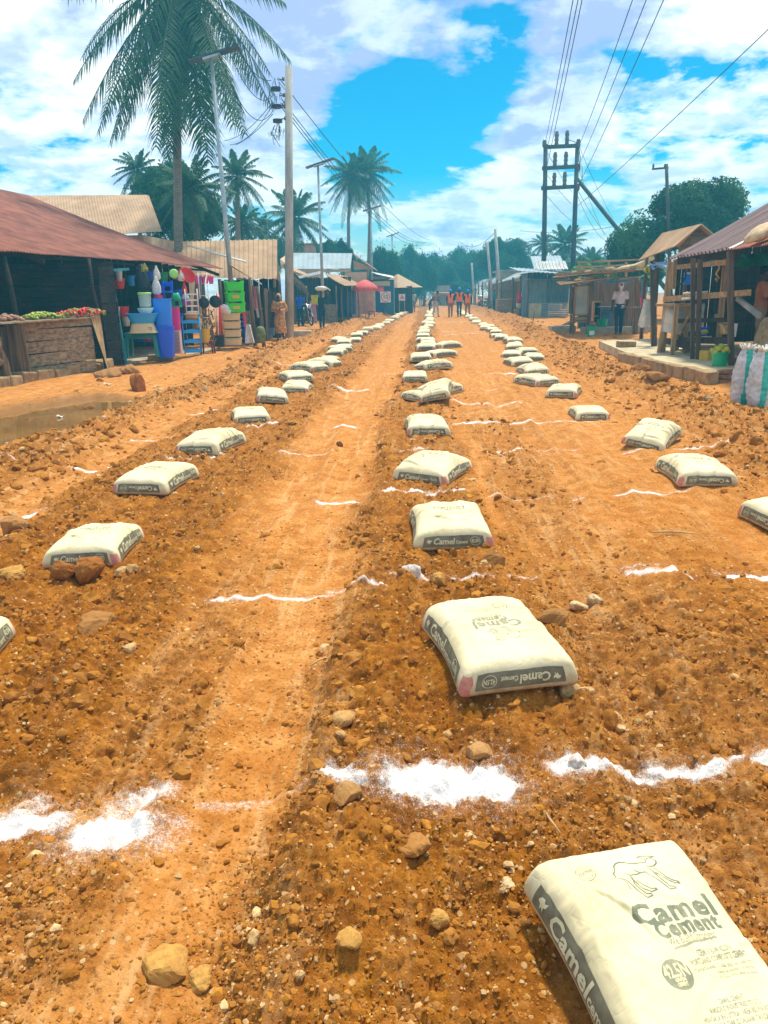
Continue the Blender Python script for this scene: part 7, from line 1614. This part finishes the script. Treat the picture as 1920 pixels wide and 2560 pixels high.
palm('feathery palm behind the concrete power pole', 735, 545, 88, 735, 56, 1, 0); palm('palm at the left, its crown rising behind the dark trees', 345, 425, 58, 352, 46, 0, 1)
palm('palm with hanging fronds just right of the nearest lamp post', 592, 440, 72, 596, 44, 1, 2.2); palm('low palm under the hanging fronds right of the nearest lamp', 605, 560, 62, 606, 48, 0, 2.9); palm('small palm between the low palm and the power pole', 655, 570, 42, 655, 58, 1, .6)
palm('bright green palm in front of the dark trees below the tall palm', 478, 470, 92, 482, 35, 0, 1.4, .2); palm('palm seen between the legs of the H shaped pole', 1412, 612, 62, 1412, 72, 1, .7); palm('small palm left of the H shaped pole', 1358, 610, 34, 1358, 86, 0, 2); palm('palm behind the slanting brace of the H shaped pole', 1480, 650, 40, 1484, 70, 1, 1.1)
# the tall palm: each frond its own part
T0, T1 = at(440, 720, 30), at(450, -62, 30)
bpz = thing('palm_tree', 'tall old coconut palm towering over the left stalls, its fronds hanging down', 'palm', (T0.x, 30, 0)); tv = T1 - Vector((T0.x, 30, 0))
MB().tube([(0, 0, -.1), tv * .3 + Vector((-.08, 0, 0)), tv * .6 + Vector((-.12, 0, 0)), tv * .85 + Vector((-.03, 0, 0)), tv], [.21, .165, .15, .145, .13], 14).build('trunk', PBARK, bpz, True)
g = random.Random(5)
FR = [(180, 12, .30, 5.2), (172, -8, .42, 5.0), (200, -22, .42, 5.4), (150, -30, .40, 5.2), (0, 8, .38, 5.2), (8, -16, .40, 5.4), (-20, -28, .40, 5.6), (20, -36, .36, 5.2), (60, -20, .45, 5), (100, -25, .45, 5), (130, -45, .30, 5), (240, -35, .40, 5.6), (270, -42, .36, 5.8), (300, -40, .36, 5.8), (215, -55, .22, 5.6), (260, -62, .18, 6), (290, -65, .15, 6.1), (325, -56, .22, 5.6), (190, -60, .15, 5.4), (-5, -62, .15, 5.2), (250, -75, .05, 5.8), (310, -76, .05, 5.6), (200, -40, .3, 5.4), (230, -48, .25, 5.6), (340, -42, .3, 5.3), (280, -52, .25, 5.8), (160, -45, .3, 5.2), (45, -60, .1, 5.5), (90, -65, .1, 5.6), (135, -70, .1, 5.4), (220, 20, .4, 5), (320, 22, .4, 5), (90, 40, .4, 5), (270, 45, .45, 5), (0, 60, .35, 4.6), (180, 62, .35, 4.6)]
for az, el, dr, L in FR:
    m = MB(); frond(m, L * (g.uniform(.80, .9) if el > -35 else g.uniform(.88, 1.0)) * (.84 if -40 < az < 62 else 1), R(az + g.uniform(-6, 6)), R(el), dr, g, 48, .042, 1.0, .9); o = m.build('frond', PALM, bpz); o.location = tv
for i in range(9): MB().sph(tv + Vector((.36 * math.cos(i * .9), .36 * math.sin(i * .9), -.45 - .12 * (i % 3))), (.14, .14, .18), 9, 7).build('coconut', NUT, bpz, True)
# banana plants behind the right hand stalls
def banana(x, y, hpx, Y, seed):
    g = random.Random(seed); p = at(x, 760, Y); o = thing('banana_plant', 'bright green banana plant with broad upright leaves behind the flat roofed stall', 'banana plant', (p.x, Y, 0), 0, 'banana plants behind the stalls'); H = at(x, y, Y).z
    MB().tube([(0, 0, 0), (0, 0, H * .55)], [.16, .10], 8).build('stem', BAN, o, True)
    for i in range(9):
        a = i * 2.4 + g.uniform(-.3, .3); el = R(g.uniform(38, 80)); L = H * g.uniform(.42, .55); m = MB()
        def fn(u, v): r = L * v; wd = .36 * math.sin(math.pi * min(1, v * .93 + .05)) ** .6 * (u - .5) * 2; d = Vector((math.cos(a) * math.cos(el), math.sin(a) * math.cos(el), math.sin(el))); s_ = Vector((-math.sin(a), math.cos(a), 0)); return Vector((0, 0, H * .5)) + d * r + s_ * wd + Vector((0, 0, -.45 * L * v ** 3 + abs(u - .5) * .25))
        m.patch(fn, 4, 10); m.build('leaf', BAN, o, True)
for k, (x, y, Y) in enumerate(((1455, 632, 48), (1490, 640, 46), (1530, 628, 44), (1570, 640, 44), (1440, 655, 52))): banana(x, y, 0, Y, k)
# ------------------------------------------------------------------ people
SKIN = [pm('skin_%d' % i, c, var=.12, scale=12, rough=.55, bmp=0) for i, c in enumerate(((.075, .036, .02), (.11, .055, .03), (.16, .085, .05)))]
def remesh(m, vox, smooth=2):
    me = bpy.data.meshes.new('r'); me.from_pydata(m.v, [], m.f); o = bpy.data.objects.new('r', me); d = 0
    d = o.modifiers.new('a', 'REMESH'); d.mode = 'VOXEL'; d.voxel_size = vox; d.use_smooth_shade = True
    s_ = o.modifiers.new('b', 'SMOOTH'); s_.factor = .5; s_.iterations = smooth
    r = evaluated(o); bpy.data.meshes.remove(me); return r
def loft(m, rings, n=14):
    """closed body through elliptical rings (centre, rx, ry, tilt)"""
    vs = []
    for c, rx, ry, *tl in rings:
        t = tl[0] if tl else 0
        for a in range(n):
            an = 2 * math.pi * a / n; y = ry * math.sin(an); vs.append((c[0] + rx * math.cos(an), c[1] + y * math.cos(t), c[2] + y * math.sin(t)))
    k = len(rings); fs = [(i * n + a, i * n + (a + 1) % n, (i + 1) * n + (a + 1) % n, (i + 1) * n + a) for i in range(k - 1) for a in range(n)]
    m.add(vs, fs + [tuple(range(n - 1, -1, -1)), tuple((k - 1) * n + a for a in range(n))])
V3 = lambda *a: Vector(a)
def limb(m, a, b, r0, r1, n=10):
    m.tube([lerp(a, b, t) for t in (0, .3, .7, 1)], [r0, r0 * .7 + r1 * .3 + .004, r0 * .3 + r1 * .7, r1], n); m.sph(a, r0, 10, 7); m.sph(b, r1, 10, 7)
def folds(me, amp, seed, fx=26):
    n = len(me.vertices); P = np.empty(n * 3, np.float32); N = np.empty(n * 3, np.float32); me.vertices.foreach_get('co', P); me.vertex_normals.foreach_get('vector', N)
    P = P.reshape(-1, 3); N = N.reshape(-1, 3); x, y, z = P.T
    P = P + N * (amp * (np.sin(fx * x + 7 * np.sin(z * 5 + seed)) + .6 * np.sin(fx * .8 * y + 13 * z + seed)))[:, None]
    me.vertices.foreach_set('co', P.astype(np.float32).ravel()); me.update()
def person(label, px, py, h, rz, J=None, skin=0, top=None, sleeve=.55, bottom=None, leg=1.0, dress=None, scarf=None, helmet=None, hair=True, vest=None, shoes=None, vox=.014, loc=None, cat='person', lean=0.0, stripes=None, pat=None, z=None):
    p = loc or G(px, py); zz = gz1(p.x, p.y) if z is None else z
    root = thing('person', label, cat, (p.x, p.y, zz), rz); k = h / 1.7
    D = dict(head=(0, -.02, 1.585), neck=(0, .01, 1.44), chest=(0, 0, 1.26), waist=(0, 0, 1.06), pelvis=(0, .01, .93))
    for s_, q in ((-1, 'L'), (1, 'R')):
        D.update({'sh' + q: (s_ * .175, .01, 1.385), 'el' + q: (s_ * .235, .03, 1.12), 'wr' + q: (s_ * .235, -.05, .88), 'hip' + q: (s_ * .09, .01, .90), 'kn' + q: (s_ * .10, -.02, .50), 'an' + q: (s_ * .10, .03, .085), 'to' + q: (s_ * .115, -.13, .035)})
    D.update(J or {}); J = {a: V3(*b) for a, b in D.items()}
    if lean:
        M = Matrix.Rotation(lean, 3, 'X'); pv = J['pelvis']
        for a in J:
            if a[:2] in ('he', 'ne', 'ch', 'wa', 'sh', 'el', 'wr'): J[a] = pv + M @ (J[a] - pv)
    tt = [-lean] * 9
    def torso(m, g=1.0, lo='pelvis'):
        R_ = [(J['pelvis'] + V3(0, 0, -.08), .13 * g, .10 * g), (J['pelvis'], .155 * g, .115 * g), (J['waist'], .132 * g, .098 * g), (J['chest'], .165 * g, .115 * g), (lerp(J['chest'], J['neck'], .62), .165 * g, .095 * g), (lerp(J['chest'], J['neck'], .88), .085 * g, .065 * g)]
        loft(m, R_)
    b = MB(); torso(b); b.tube([lerp(J['chest'], J['neck'], .7), J['neck'], lerp(J['neck'], J['head'], .7)], [.07, .052, .055], 10)
    hd = J['head']; b.sph(hd + V3(0, .008, .02), (.076, .094, .103), 16, 12); b.sph(hd + V3(0, -.028, -.055), (.054, .060, .058), 12, 9); b.sph(hd + V3(0, -.096, -.012), (.016, .022, .022), 8, 6); b.tube([hd + V3(0, -.088, .03), hd + V3(0, -.104, -.012)], [.008, .013], 7)
    for s_ in (-1, 1): b.sph(hd + V3(s_ * .079, .01, -.005), (.012, .022, .032), 8, 6)
    for q, s_ in (('L', -1), ('R', 1)):
        limb(b, J['sh' + q], J['el' + q], .050, .038); limb(b, J['el' + q], J['wr' + q], .039, .027); limb(b, J['hip' + q], J['kn' + q], .086, .054); limb(b, J['kn' + q], J['an' + q], .055, .036)
        b.tube([J['an' + q] + V3(0, .045, -.045), J['an' + q] + V3(0, 0, -.04), lerp(J['an' + q], J['to' + q], .6) + V3(0, 0, -.015), J['to' + q]], [.035, .043, .042, .026], 10)
        d = (J['wr' + q] - J['el' + q]).normalized(); sd_ = d.cross(V3(0, 1, 0)); sd_ = (sd_ if sd_.length > .1 else V3(1, 0, 0)).normalized(); up = sd_.cross(d); w0 = J['wr' + q]
        b.tube([w0, w0 + d * .05, w0 + d * .09], [.028, .036, .034], 10, True, .6)
        for i in range(4):
            f0 = w0 + d * .085 + up * (.027 - .018 * i); ln = (.060, .072, .066, .050)[i]; f1 = f0 + d * ln * .55 + sd_ * s_ * .006; f2 = f1 + d * ln * .4 + sd_ * -s_ * .022; b.tube([f0 - d * .02, f0, f1, f2], [.0105, .010, .009, .0075], 7)
        b.tube([w0 + d * .03 + up * .028, w0 + d * .06 + up * .052, w0 + d * .095 + up * .058], [.013, .011, .009], 7)
    me = remesh(b, vox * .75); me.materials.append(SKIN[skin]); body = link(bpy.data.objects.new('body', me), root)
    def cl(name, m, mt, amp=.004, sm=3):
        me = remesh(m, vox, sm); folds(me, amp, random.random() * 6); me.materials.append(mt); return link(bpy.data.objects.new(name, me), root)
    for s_ in (-1, 1): MB().sph(hd + V3(s_ * .031, -.083, .012), (.013, .010, .009), 8, 6).build('eye', pm('eye_dark', (.02, .015, .012), rough=.3, bmp=0), root, True)
    MB().sph(hd + V3(0, -.084, -.056), (.024, .010, .008), 8, 6).build('mouth', pm('lips', (.10, .035, .028), bmp=0), root, True)
    if hair and not scarf and not helmet: MB().sph(hd + V3(0, .022, .038), (.083, .092, .098), 14, 10).build('hair', pm('black_hair', (.012, .010, .010), rough=.9, scale=40, bmp=.6), root, True)
    if top:
        m = MB(); loft(m, [(J['pelvis'] + V3(0, 0, -.06), .168, .128), (J['pelvis'] + V3(0, 0, .04), .166, .126), (J['waist'], .150, .118), (J['chest'], .182, .132), (lerp(J['chest'], J['neck'], .62), .178, .108), (lerp(J['chest'], J['neck'], .92), .088, .075)])
        for q in 'LR': e = lerp(J['sh' + q], J['el' + q], min(1, sleeve)); limb(m, J['sh' + q], e, .066, .060); (limb(m, J['el' + q], lerp(J['el' + q], J['wr' + q], sleeve - 1), .056, .045) if sleeve > 1 else None)
        t_ = cl('shirt', m, top)
        if stripes:
            m = MB()
            for i in range(6): z_ = J['pelvis'].z + .08 + .065 * i; loft(m, [((0, .0, z_), .176, .130), ((0, 0, z_ + .022), .176, .130)])
            m.build('stripe', stripes, t_, True)
    if bottom:
        m = MB(); loft(m, [(J['pelvis'] + V3(0, 0, -.12), .155, .12), (J['pelvis'], .168, .126), (J['pelvis'] + V3(0, 0, .09), .155, .118)])
        for q in 'LR':
            limb(m, J['hip' + q], J['kn' + q], .096, .070); e = lerp(J['kn' + q], J['an' + q], leg)
            if leg > 0: limb(m, J['kn' + q], e, .068, .056)
        cl('trousers', m, bottom)
    if dress:
        mt, zlo, wid, arms = dress; m = MB(); an = (J['anL'] + J['anR']) * .5; lo = lerp(J['pelvis'], V3(an.x, an.y, 0), 1 - zlo / .93)
        loft(m, [(lo, wid, wid * .78), (lerp(lo, J['pelvis'], .45), wid * .92, wid * .74), (J['pelvis'], .185, .15), (J['waist'], .162, .135), (J['chest'], .19, .15), (lerp(J['chest'], J['neck'], .62), .185, .12), (lerp(J['chest'], J['neck'], .95), .088, .08)])
        for q in 'LR': limb(m, J['sh' + q], J['el' + q], .078, .075); (limb(m, J['el' + q], lerp(J['el' + q], J['wr' + q], arms), .075, .062) if arms else None)
        cl('dress', m, mt, .009)
    if scarf:
        m = MB(); m.sph(hd + V3(0, .028, .035), (.094, .104, .110), 16, 12); m.sph(hd + V3(0, .07, -.03), (.075, .06, .09), 12, 9)
        if pat == 'tail': m.tube([hd + V3(0, .11, .0), hd + V3(.02, .15, -.12), hd + V3(.03, .15, -.30)], [.05, .05, .035], 8)
        if pat == 'drape': loft(m, [(J['chest'] + V3(0, .0, .03), .19, .14), (J['neck'] + V3(0, .01, 0), .12, .11), (hd + V3(0, .05, -.04), .08, .07)])
        cl('headscarf', m, scarf, .004, 2)
        if pat == 'tail': MB().sph(hd + V3(-.01, .125, .05), (.035, .03, .035), 10, 7).build('hair_bun', pm('black_hair', (.012, .010, .010), rough=.9, scale=40, bmp=.6), root, True)
    if helmet:
        m = MB(); m.lathe([(.128, .0), (.122, .012), (.112, .03), (.104, .075), (.075, .118), (.03, .138), (0, .14)], 20, hd + V3(0, .005, .03), .9, 1.08); m.sph(hd + V3(0, -.12, .035), (.07, .055, .010), 12, 6); hm = m.build('helmet', helmet, root, True); m = MB(); m.tube([hd + V3(0, -.10, .09), hd + V3(0, -.03, .168), hd + V3(0, .06, .165), hd + V3(0, .12, .09)], .012, 6); m.build('ridge', helmet, hm, True)
    if vest:
        mt, st_, dk = vest; m = MB(); loft(m, [(J['pelvis'] + V3(0, 0, -.04), .183, .142), (J['waist'], .168, .135), (J['chest'], .198, .148), (lerp(J['chest'], J['neck'], .62), .19, .118), (lerp(J['chest'], J['neck'], .88), .10, .09)])
        for q in 'LR': m.sph(J['sh' + q], (.085, .075, .07), 10, 8)
        v_ = cl('vest', m, mt, .003)
        for z_ in (J['pelvis'].z + .05, J['waist'].z + .04): m = MB(); loft(m, [((J['waist'].x, 0, z_), .190, .150), ((J['waist'].x, 0, z_ + .045), .190, .150)]); m.build('reflective_band', st_, v_, True)
        y_ = -.150; c = J['chest']
        for s_ in (-1, 1): m = MB(); m.beam(c + V3(s_ * .105, -.128, .12), c + V3(s_ * .10, -.150, -.15), .035, .012, up=(0, 1, 0)); m.build('reflective_strap', st_, v_)
        m = MB(); m.add([c + V3(-.055, -.100, .17), c + V3(.055, -.100, .17), c + V3(.03, -.152, .0), c + V3(0, -.156, -.08), c + V3(-.03, -.152, .0), c + V3(0, -.06, .05)], [(0, 4, 3, 2, 1), (0, 5, 4), (1, 2, 5), (4, 5, 3), (2, 3, 5), (0, 1, 5)]); m.build('neck_opening', dk, v_)
    if shoes:
        for q in 'LR': m = MB(); m.tube([J['an' + q] + V3(0, .055, -.05), J['an' + q] + V3(0, .01, -.045), lerp(J['an' + q], J['to' + q], .6) + V3(0, 0, -.02), J['to' + q] + V3(0, -.02, 0)], [.045, .053, .052, .036], 10, True, .8); m.build('shoe', shoes, root, True)
    root.scale = (k, k, k); return root
ORGP = cloth('orange_print', (.55, .20, .05), (.74, .40, .15), 13, .3); PINKP = cloth('pink_print', (.50, .10, .22), (.70, .35, .42), 22); WHITEC = cloth('white_cotton', (.66, .62, .66), (.76, .73, .78), 6)
NAVY = cloth('navy_cloth', (.015, .03, .07)); BLACKC = cloth('black_cloth', (.018, .02, .028)); BLUEC = cloth('royal_blue_cloth', (.01, .09, .55)); KHAKI = cloth('khaki_cloth', (.30, .21, .12)); BRNC = cloth('brown_cloth', (.30, .14, .07)); TEALC = cloth('teal_cloth', (.02, .16, .20)); REDC = cloth('red_cloth', (.62, .03, .03)); GREYC = cloth('grey_cloth', (.45, .45, .42)); LIMEC = cloth('lime_cloth', (.45, .62, .03)); PEACHC = cloth('peach_cloth', (.62, .38, .16), (.75, .52, .28)); RUSTC = cloth('rust_cloth', (.42, .15, .06))
HIVIS = cloth('hi_vis_orange', (.95, .15, .008), var=.08); REFL = pm('reflective_tape', (.85, .26, .05), (.9, .42, .10), scale=30, rough=.4); HELM = plastic('helmet_blue', (.02, .16, .60))
SHOE = pm('dark_shoe', (.03, .025, .02), rough=.6); SAND = pm('brown_sandal', (.16, .08, .04), rough=.7)
fold_arms = dict(elL=(-.25, -.02, 1.13), wrL=(-.02, -.19, 1.17), elR=(.25, -.02, 1.13), wrR=(.03, -.20, 1.12))
walk = lambda s=1: dict(knL=(-.09, -.12 * s, .50), anL=(-.09, -.16 * s, .09), toL=(-.10, -.32 * s if s > 0 else .02, .04), knR=(.09, .03 * s, .49), anR=(.09, .22 * s, .13), toR=(.10, .08 * s + (0 if s > 0 else -.24), .04), wrL=(-.25, .06 * s, .88), wrR=(.25, -.16 * s, .90))
person('woman walking towards us in an orange printed wrap with folded arms', 702, 853, 1.62, .12, {**fold_arms, 'anR': (.10, .16, .20), 'toR': (.11, .04, .10), 'knR': (.10, -.04, .5)}, 0, dress=(ORGP, .30, .25, .9), scarf=PEACHC, shoes=SAND, vox=.011)
person('man in a royal blue shirt with his back turned behind the motorcycle', 752, 818, 1.66, 2.9, {'wrL': (-.15, -.28, 1.0), 'wrR': (.15, -.28, 1.0)}, 0, top=BLUEC, bottom=NAVY, shoes=SHOE, lean=.25)
person('girl in a pink printed dress and white headscarf beside the motorcycle', 786, 810, 1.36, .5, {'elR': (.24, -.1, 1.2), 'wrR': (.1, -.2, 1.42)}, 0, dress=(PINKP, .10, .22, .6), scarf=WHITEC, shoes=SAND)
car = person('person in dark clothes carrying a white sack on the head and a lime bucket', 806, 822, 1.68, .25, {**walk(1), 'elR': (.36, -.02, 1.50), 'wrR': (.18, -.02, 1.74), 'elL': (-.32, -.08, 1.22), 'wrL': (-.30, -.22, 1.40)}, 0, top=BLACKC, sleeve=.5, bottom=NAVY, shoes=SAND, vox=.012)
cp, ck_ = car.location, car.scale.x
m = MB(); m.sph((0, 0, 0), (.29, .15, .11), 16, 10); m.tube([(.24, 0, 0), (.34, 0, -.03), (.42, 0, -.10)], [.07, .04, .09], 10, True, .4); solo(m, 'carried_sack', MATS['white_film'], 'white sack tied at one end, carried on the head of the person in dark clothes', 'sack', tuple(cp + Vector((.02, 0, 1.83 * ck_))), .1, smooth=True)
lbk = MB(); lbk.lathe([(.13, -.20), (.165, .19), (.175, .20), (.15, .20), (.13, -.16), (0, -.17)], 18); solo(lbk, 'carried_bucket', plastic('lime_plastic', (.45, .68, .01)), 'lime yellow bucket carried at the shoulder of the person in dark clothes', 'bucket', tuple(cp + Vector((-.28, -.20, 1.34 * ck_))), smooth=True)
person('person in dark clothes standing by the pole of the tan awning stall', 838, 800, 1.66, 1.4, None, 0, top=NAVY, bottom=BLACKC, shoes=SHOE)
person('woman in a long dark navy dress and scarf under the red parasol', 885, 788, 1.62, -.6, {'wrL': (-.2, -.25, 1.1)}, 0, dress=(NAVY, .06, .26, .9), scarf=NAVY, pat='drape')
person('person in a teal wrap bending forward beside the red parasol', 911, 790, 1.6, 1.2, {'wrL': (-.2, -.3, .8), 'wrR': (.2, -.3, .8)}, 0, dress=(TEALC, .08, .27, .5), scarf=PEACHC, lean=.7)
person('man in a navy shirt with white stripes in front of the blue kiosk', 954, 786, 1.66, 2.8, None, 0, top=cloth('navy_stripe_cloth', (.02, .07, .25)), bottom=BLACKC, shoes=SHOE, stripes=WHITEC)
person('child in a red shirt and dark trousers beside the white poster', 977, 782, 1.15, .3, None, 0, top=REDC, bottom=NAVY, shoes=SHOE)
person('distant man in a white shirt and pale trousers on the left roadside', 1034, 780, 1.68, .1, walk(1), 0, top=GREYC, bottom=KHAKI, shoes=SHOE, vox=.02)
person('distant person in a lime green shirt near the far trees', 1051, 765, 1.6, .2, None, 0, top=LIMEC, bottom=GREYC, vox=.024)
person('stooping man in brown with bare back walking beside the left row of sacks', 1089, 792, 1.66, 2.4, {**walk(1), 'wrL': (-.2, -.25, .95)}, 1, top=BRNC, sleeve=.3, bottom=GREYC, leg=.9, lean=.3, vox=.016)
person('small stooping figure in dark clothes just left of the man in brown', 1074, 782, 1.25, 1.2, {'wrL': (-.15, -.35, .7), 'wrR': (.15, -.35, .7)}, 0, top=BLACKC, sleeve=1.8, bottom=NAVY, lean=.6, vox=.018)
wk = dict(wrL=(-.22, -.06, .9), wrR=(.22, -.06, .9))
person('left one of three road workers in orange vests and blue helmets', 1126, 793, 1.64, 0, {**walk(1), **wk}, 0, top=BLACKC, sleeve=1.6, bottom=BRNC, vest=(HIVIS, REFL, BLACKC), helmet=HELM, shoes=SHOE)
person('middle and tallest of three road workers, arms round the others, grey trousers', 1148, 792, 1.72, 0, {**walk(1), 'elL': (-.34, -.02, 1.16), 'wrL': (-.42, -.06, 1.05), 'elR': (.33, -.02, 1.16), 'wrR': (.40, -.06, 1.05)}, 0, top=BLACKC, sleeve=1.6, bottom=cloth('slate_cloth', (.07, .075, .11)), vest=(HIVIS, REFL, BLACKC), helmet=HELM, shoes=SHOE)
person('right one of three road workers, with a V of dark shirt showing, slimmer legs', 1169, 793, 1.62, .15, {**walk(-1), **wk}, 0, top=BLACKC, sleeve=1.2, bottom=BRNC, leg=.7, vest=(HIVIS, REFL, BLACKC), helmet=HELM, shoes=SHOE)
person('woman in a white T shirt and knotted white headscarf walking away on the right', 1545, 841, 1.68, math.pi - .1, {**walk(1), 'elL': (-.25, .04, 1.12), 'wrL': (-.22, -.10, .90), 'elR': (.25, .04, 1.12), 'wrR': (.24, -.06, .88)}, 0, top=WHITEC, sleeve=.7, bottom=cloth('dark_jeans', (.02, .045, .10)), scarf=WHITEC, pat='tail', shoes=SAND, vox=.010)
person('man in a rust brown shirt half cut by the right frame edge', 1900, 886, 1.72, 1.2, {'elL': (-.26, -.1, 1.12), 'wrL': (-.2, -.32, 1.0), 'wrR': (.2, -.32, 1.0)}, 0, top=RUSTC, sleeve=.8, bottom=KHAKI, shoes=SHOE, vox=.010, loc=at(1890, 880, 15.9), z=SLZ)
person('person in dark teal standing at the tin shops by the roadside', 1236, 780, 1.55, -1.2, None, 0, top=TEALC, sleeve=1.5, bottom=NAVY, vox=.02)
# ------------------------------------------------------------------ motorcycles
TYRE = pm('tyre_rubber', (.015, .015, .016), rough=.85, scale=20); CHR = pm('chrome', (.55, .57, .6), rough=.2, metal=.9, bmp=0, scale=3)
def torus(m, c, R_, r, n=28, k=8):
    vs = []
    for i in range(n):
        a = 2 * math.pi * i / n
        for j in range(k): b_ = 2 * math.pi * j / k; q = R_ + r * math.cos(b_); vs.append((c[0] + q * math.cos(a), c[1] + r * .8 * math.sin(b_), c[2] + q * math.sin(a)))
    m.add(vs, [(i * k + j, ((i + 1) % n) * k + j, ((i + 1) % n) * k + (j + 1) % k, i * k + (j + 1) % k) for i in range(n) for j in range(k)])
def motorcycle(label, p, rz, body, seat, group=None):
    t = thing('motorcycle', label, 'motorcycle', (p.x, p.y, gz1(p.x, p.y)), rz, group)
    for x in (-.62, .64):
        m = MB(); torus(m, (x, 0, .30), .25, .05); wv = m.build('wheel', TYRE, t, True)
        m = MB(); torus(m, (x, 0, .30), .205, .014); m.tube([(x, -.06, .30), (x, .06, .30)], .045, 10); [m.tube([(x, 0, .30), (x + .2 * math.cos(a), 0, .30 + .2 * math.sin(a))], .006, 5) for a in [i * .785 for i in range(8)]]; m.build('rim', CHR, wv, True)
        m = MB(); m.patch(lambda u, v: (x + .335 * math.cos(.5 + 2.1 * v + (0 if x > 0 else .2)), .06 * (u - .5) * 2, .30 + .335 * math.sin(.5 + 2.1 * v)), 4, 10, .012, (0, 0, -1)); m.build('mudguard', body, t, True)
    m = MB(); m.sph((.14, 0, .78), (.26, .13, .13), 16, 10); m.build('fuel_tank', body, t, True)
    m = MB(); m.tube([(-.75, 0, .84), (-.5, 0, .82), (-.2, 0, .78), (-.02, 0, .80)], [.10, .13, .13, .09], 12, True, .5); m.build('seat', seat, t, True)
    m = MB(); m.sph((.02, 0, .42), (.19, .13, .15), 12, 8); m.box((.05, 0, .55), (.16, .17, .16), ry=.3); m.build('engine', pm('engine_grey', (.10, .10, .11), rough=.5, metal=.5), t, bev=.01)
    m = MB(); [m.tube([(.64, s_ * .09, .30), (.46, s_ * .09, .72), (.36, s_ * .08, 1.0)], .022, 8) for s_ in (-1, 1)]; m.build('fork', CHR, t, True)
    m = MB(); [m.tube([(.40, 0, .86), (.05, 0, .62), (-.3, s_ * .1, .45), (-.62, s_ * .08, .30)], .022, 7) for s_ in (-1, 1)]; m.tube([(.2, 0, .3), (.38, 0, .6), (.42, 0, .85)], .022, 7); m.tube([(-.75, 0, .72), (-.2, 0, .68), (.1, 0, .62)], .022, 7); m.build('frame', BLK, t, True)
    m = MB(); m.tube([(.24, -.36, 1.03), (.33, -.2, 1.06), (.37, 0, 1.0), (.33, .2, 1.06), (.24, .36, 1.03)], .016, 8); m.build('handlebar', CHR, t, True)
    m = MB(); m.lathe([(.03, -.08), (.085, 0), (.09, .05), (0, .055)], 16, (0, 0, 0), M=Euler((0, R(90), 0)).to_matrix()); o = m.build('headlight', CHR, t, True); o.location = (.47, 0, .90)
    m = MB(); m.tube([(.1, -.13, .36), (-.2, -.16, .28), (-.7, -.17, .36)], [.02, .03, .045], 10); m.build('exhaust', CHR, t, True)
    for s_ in (-1, 1): m = MB(); m.tube([(.34, s_ * .2, 1.06), (.33, s_ * .27, 1.2)], .008, 5); m.sph((.33, s_ * .28, 1.22), (.015, .06, .04), 8, 6); m.build('mirror', BLK, t, True)
    return t
motorcycle('black motorcycle with a white seat parked right of the power pole', G(768, 817), R(-62), BLK, pm('white_seat', (.60, .60, .60), rough=.4))
motorcycle('distant red motorcycle in front of the tin shop row', G(1200, 771), R(-100), C_RED, BLK); motorcycle('distant dark motorcycle nearer to the person in dark teal', G(1219, 772), R(-75), BLK, BLK)
bpy.data.scenes.remove(TMP)
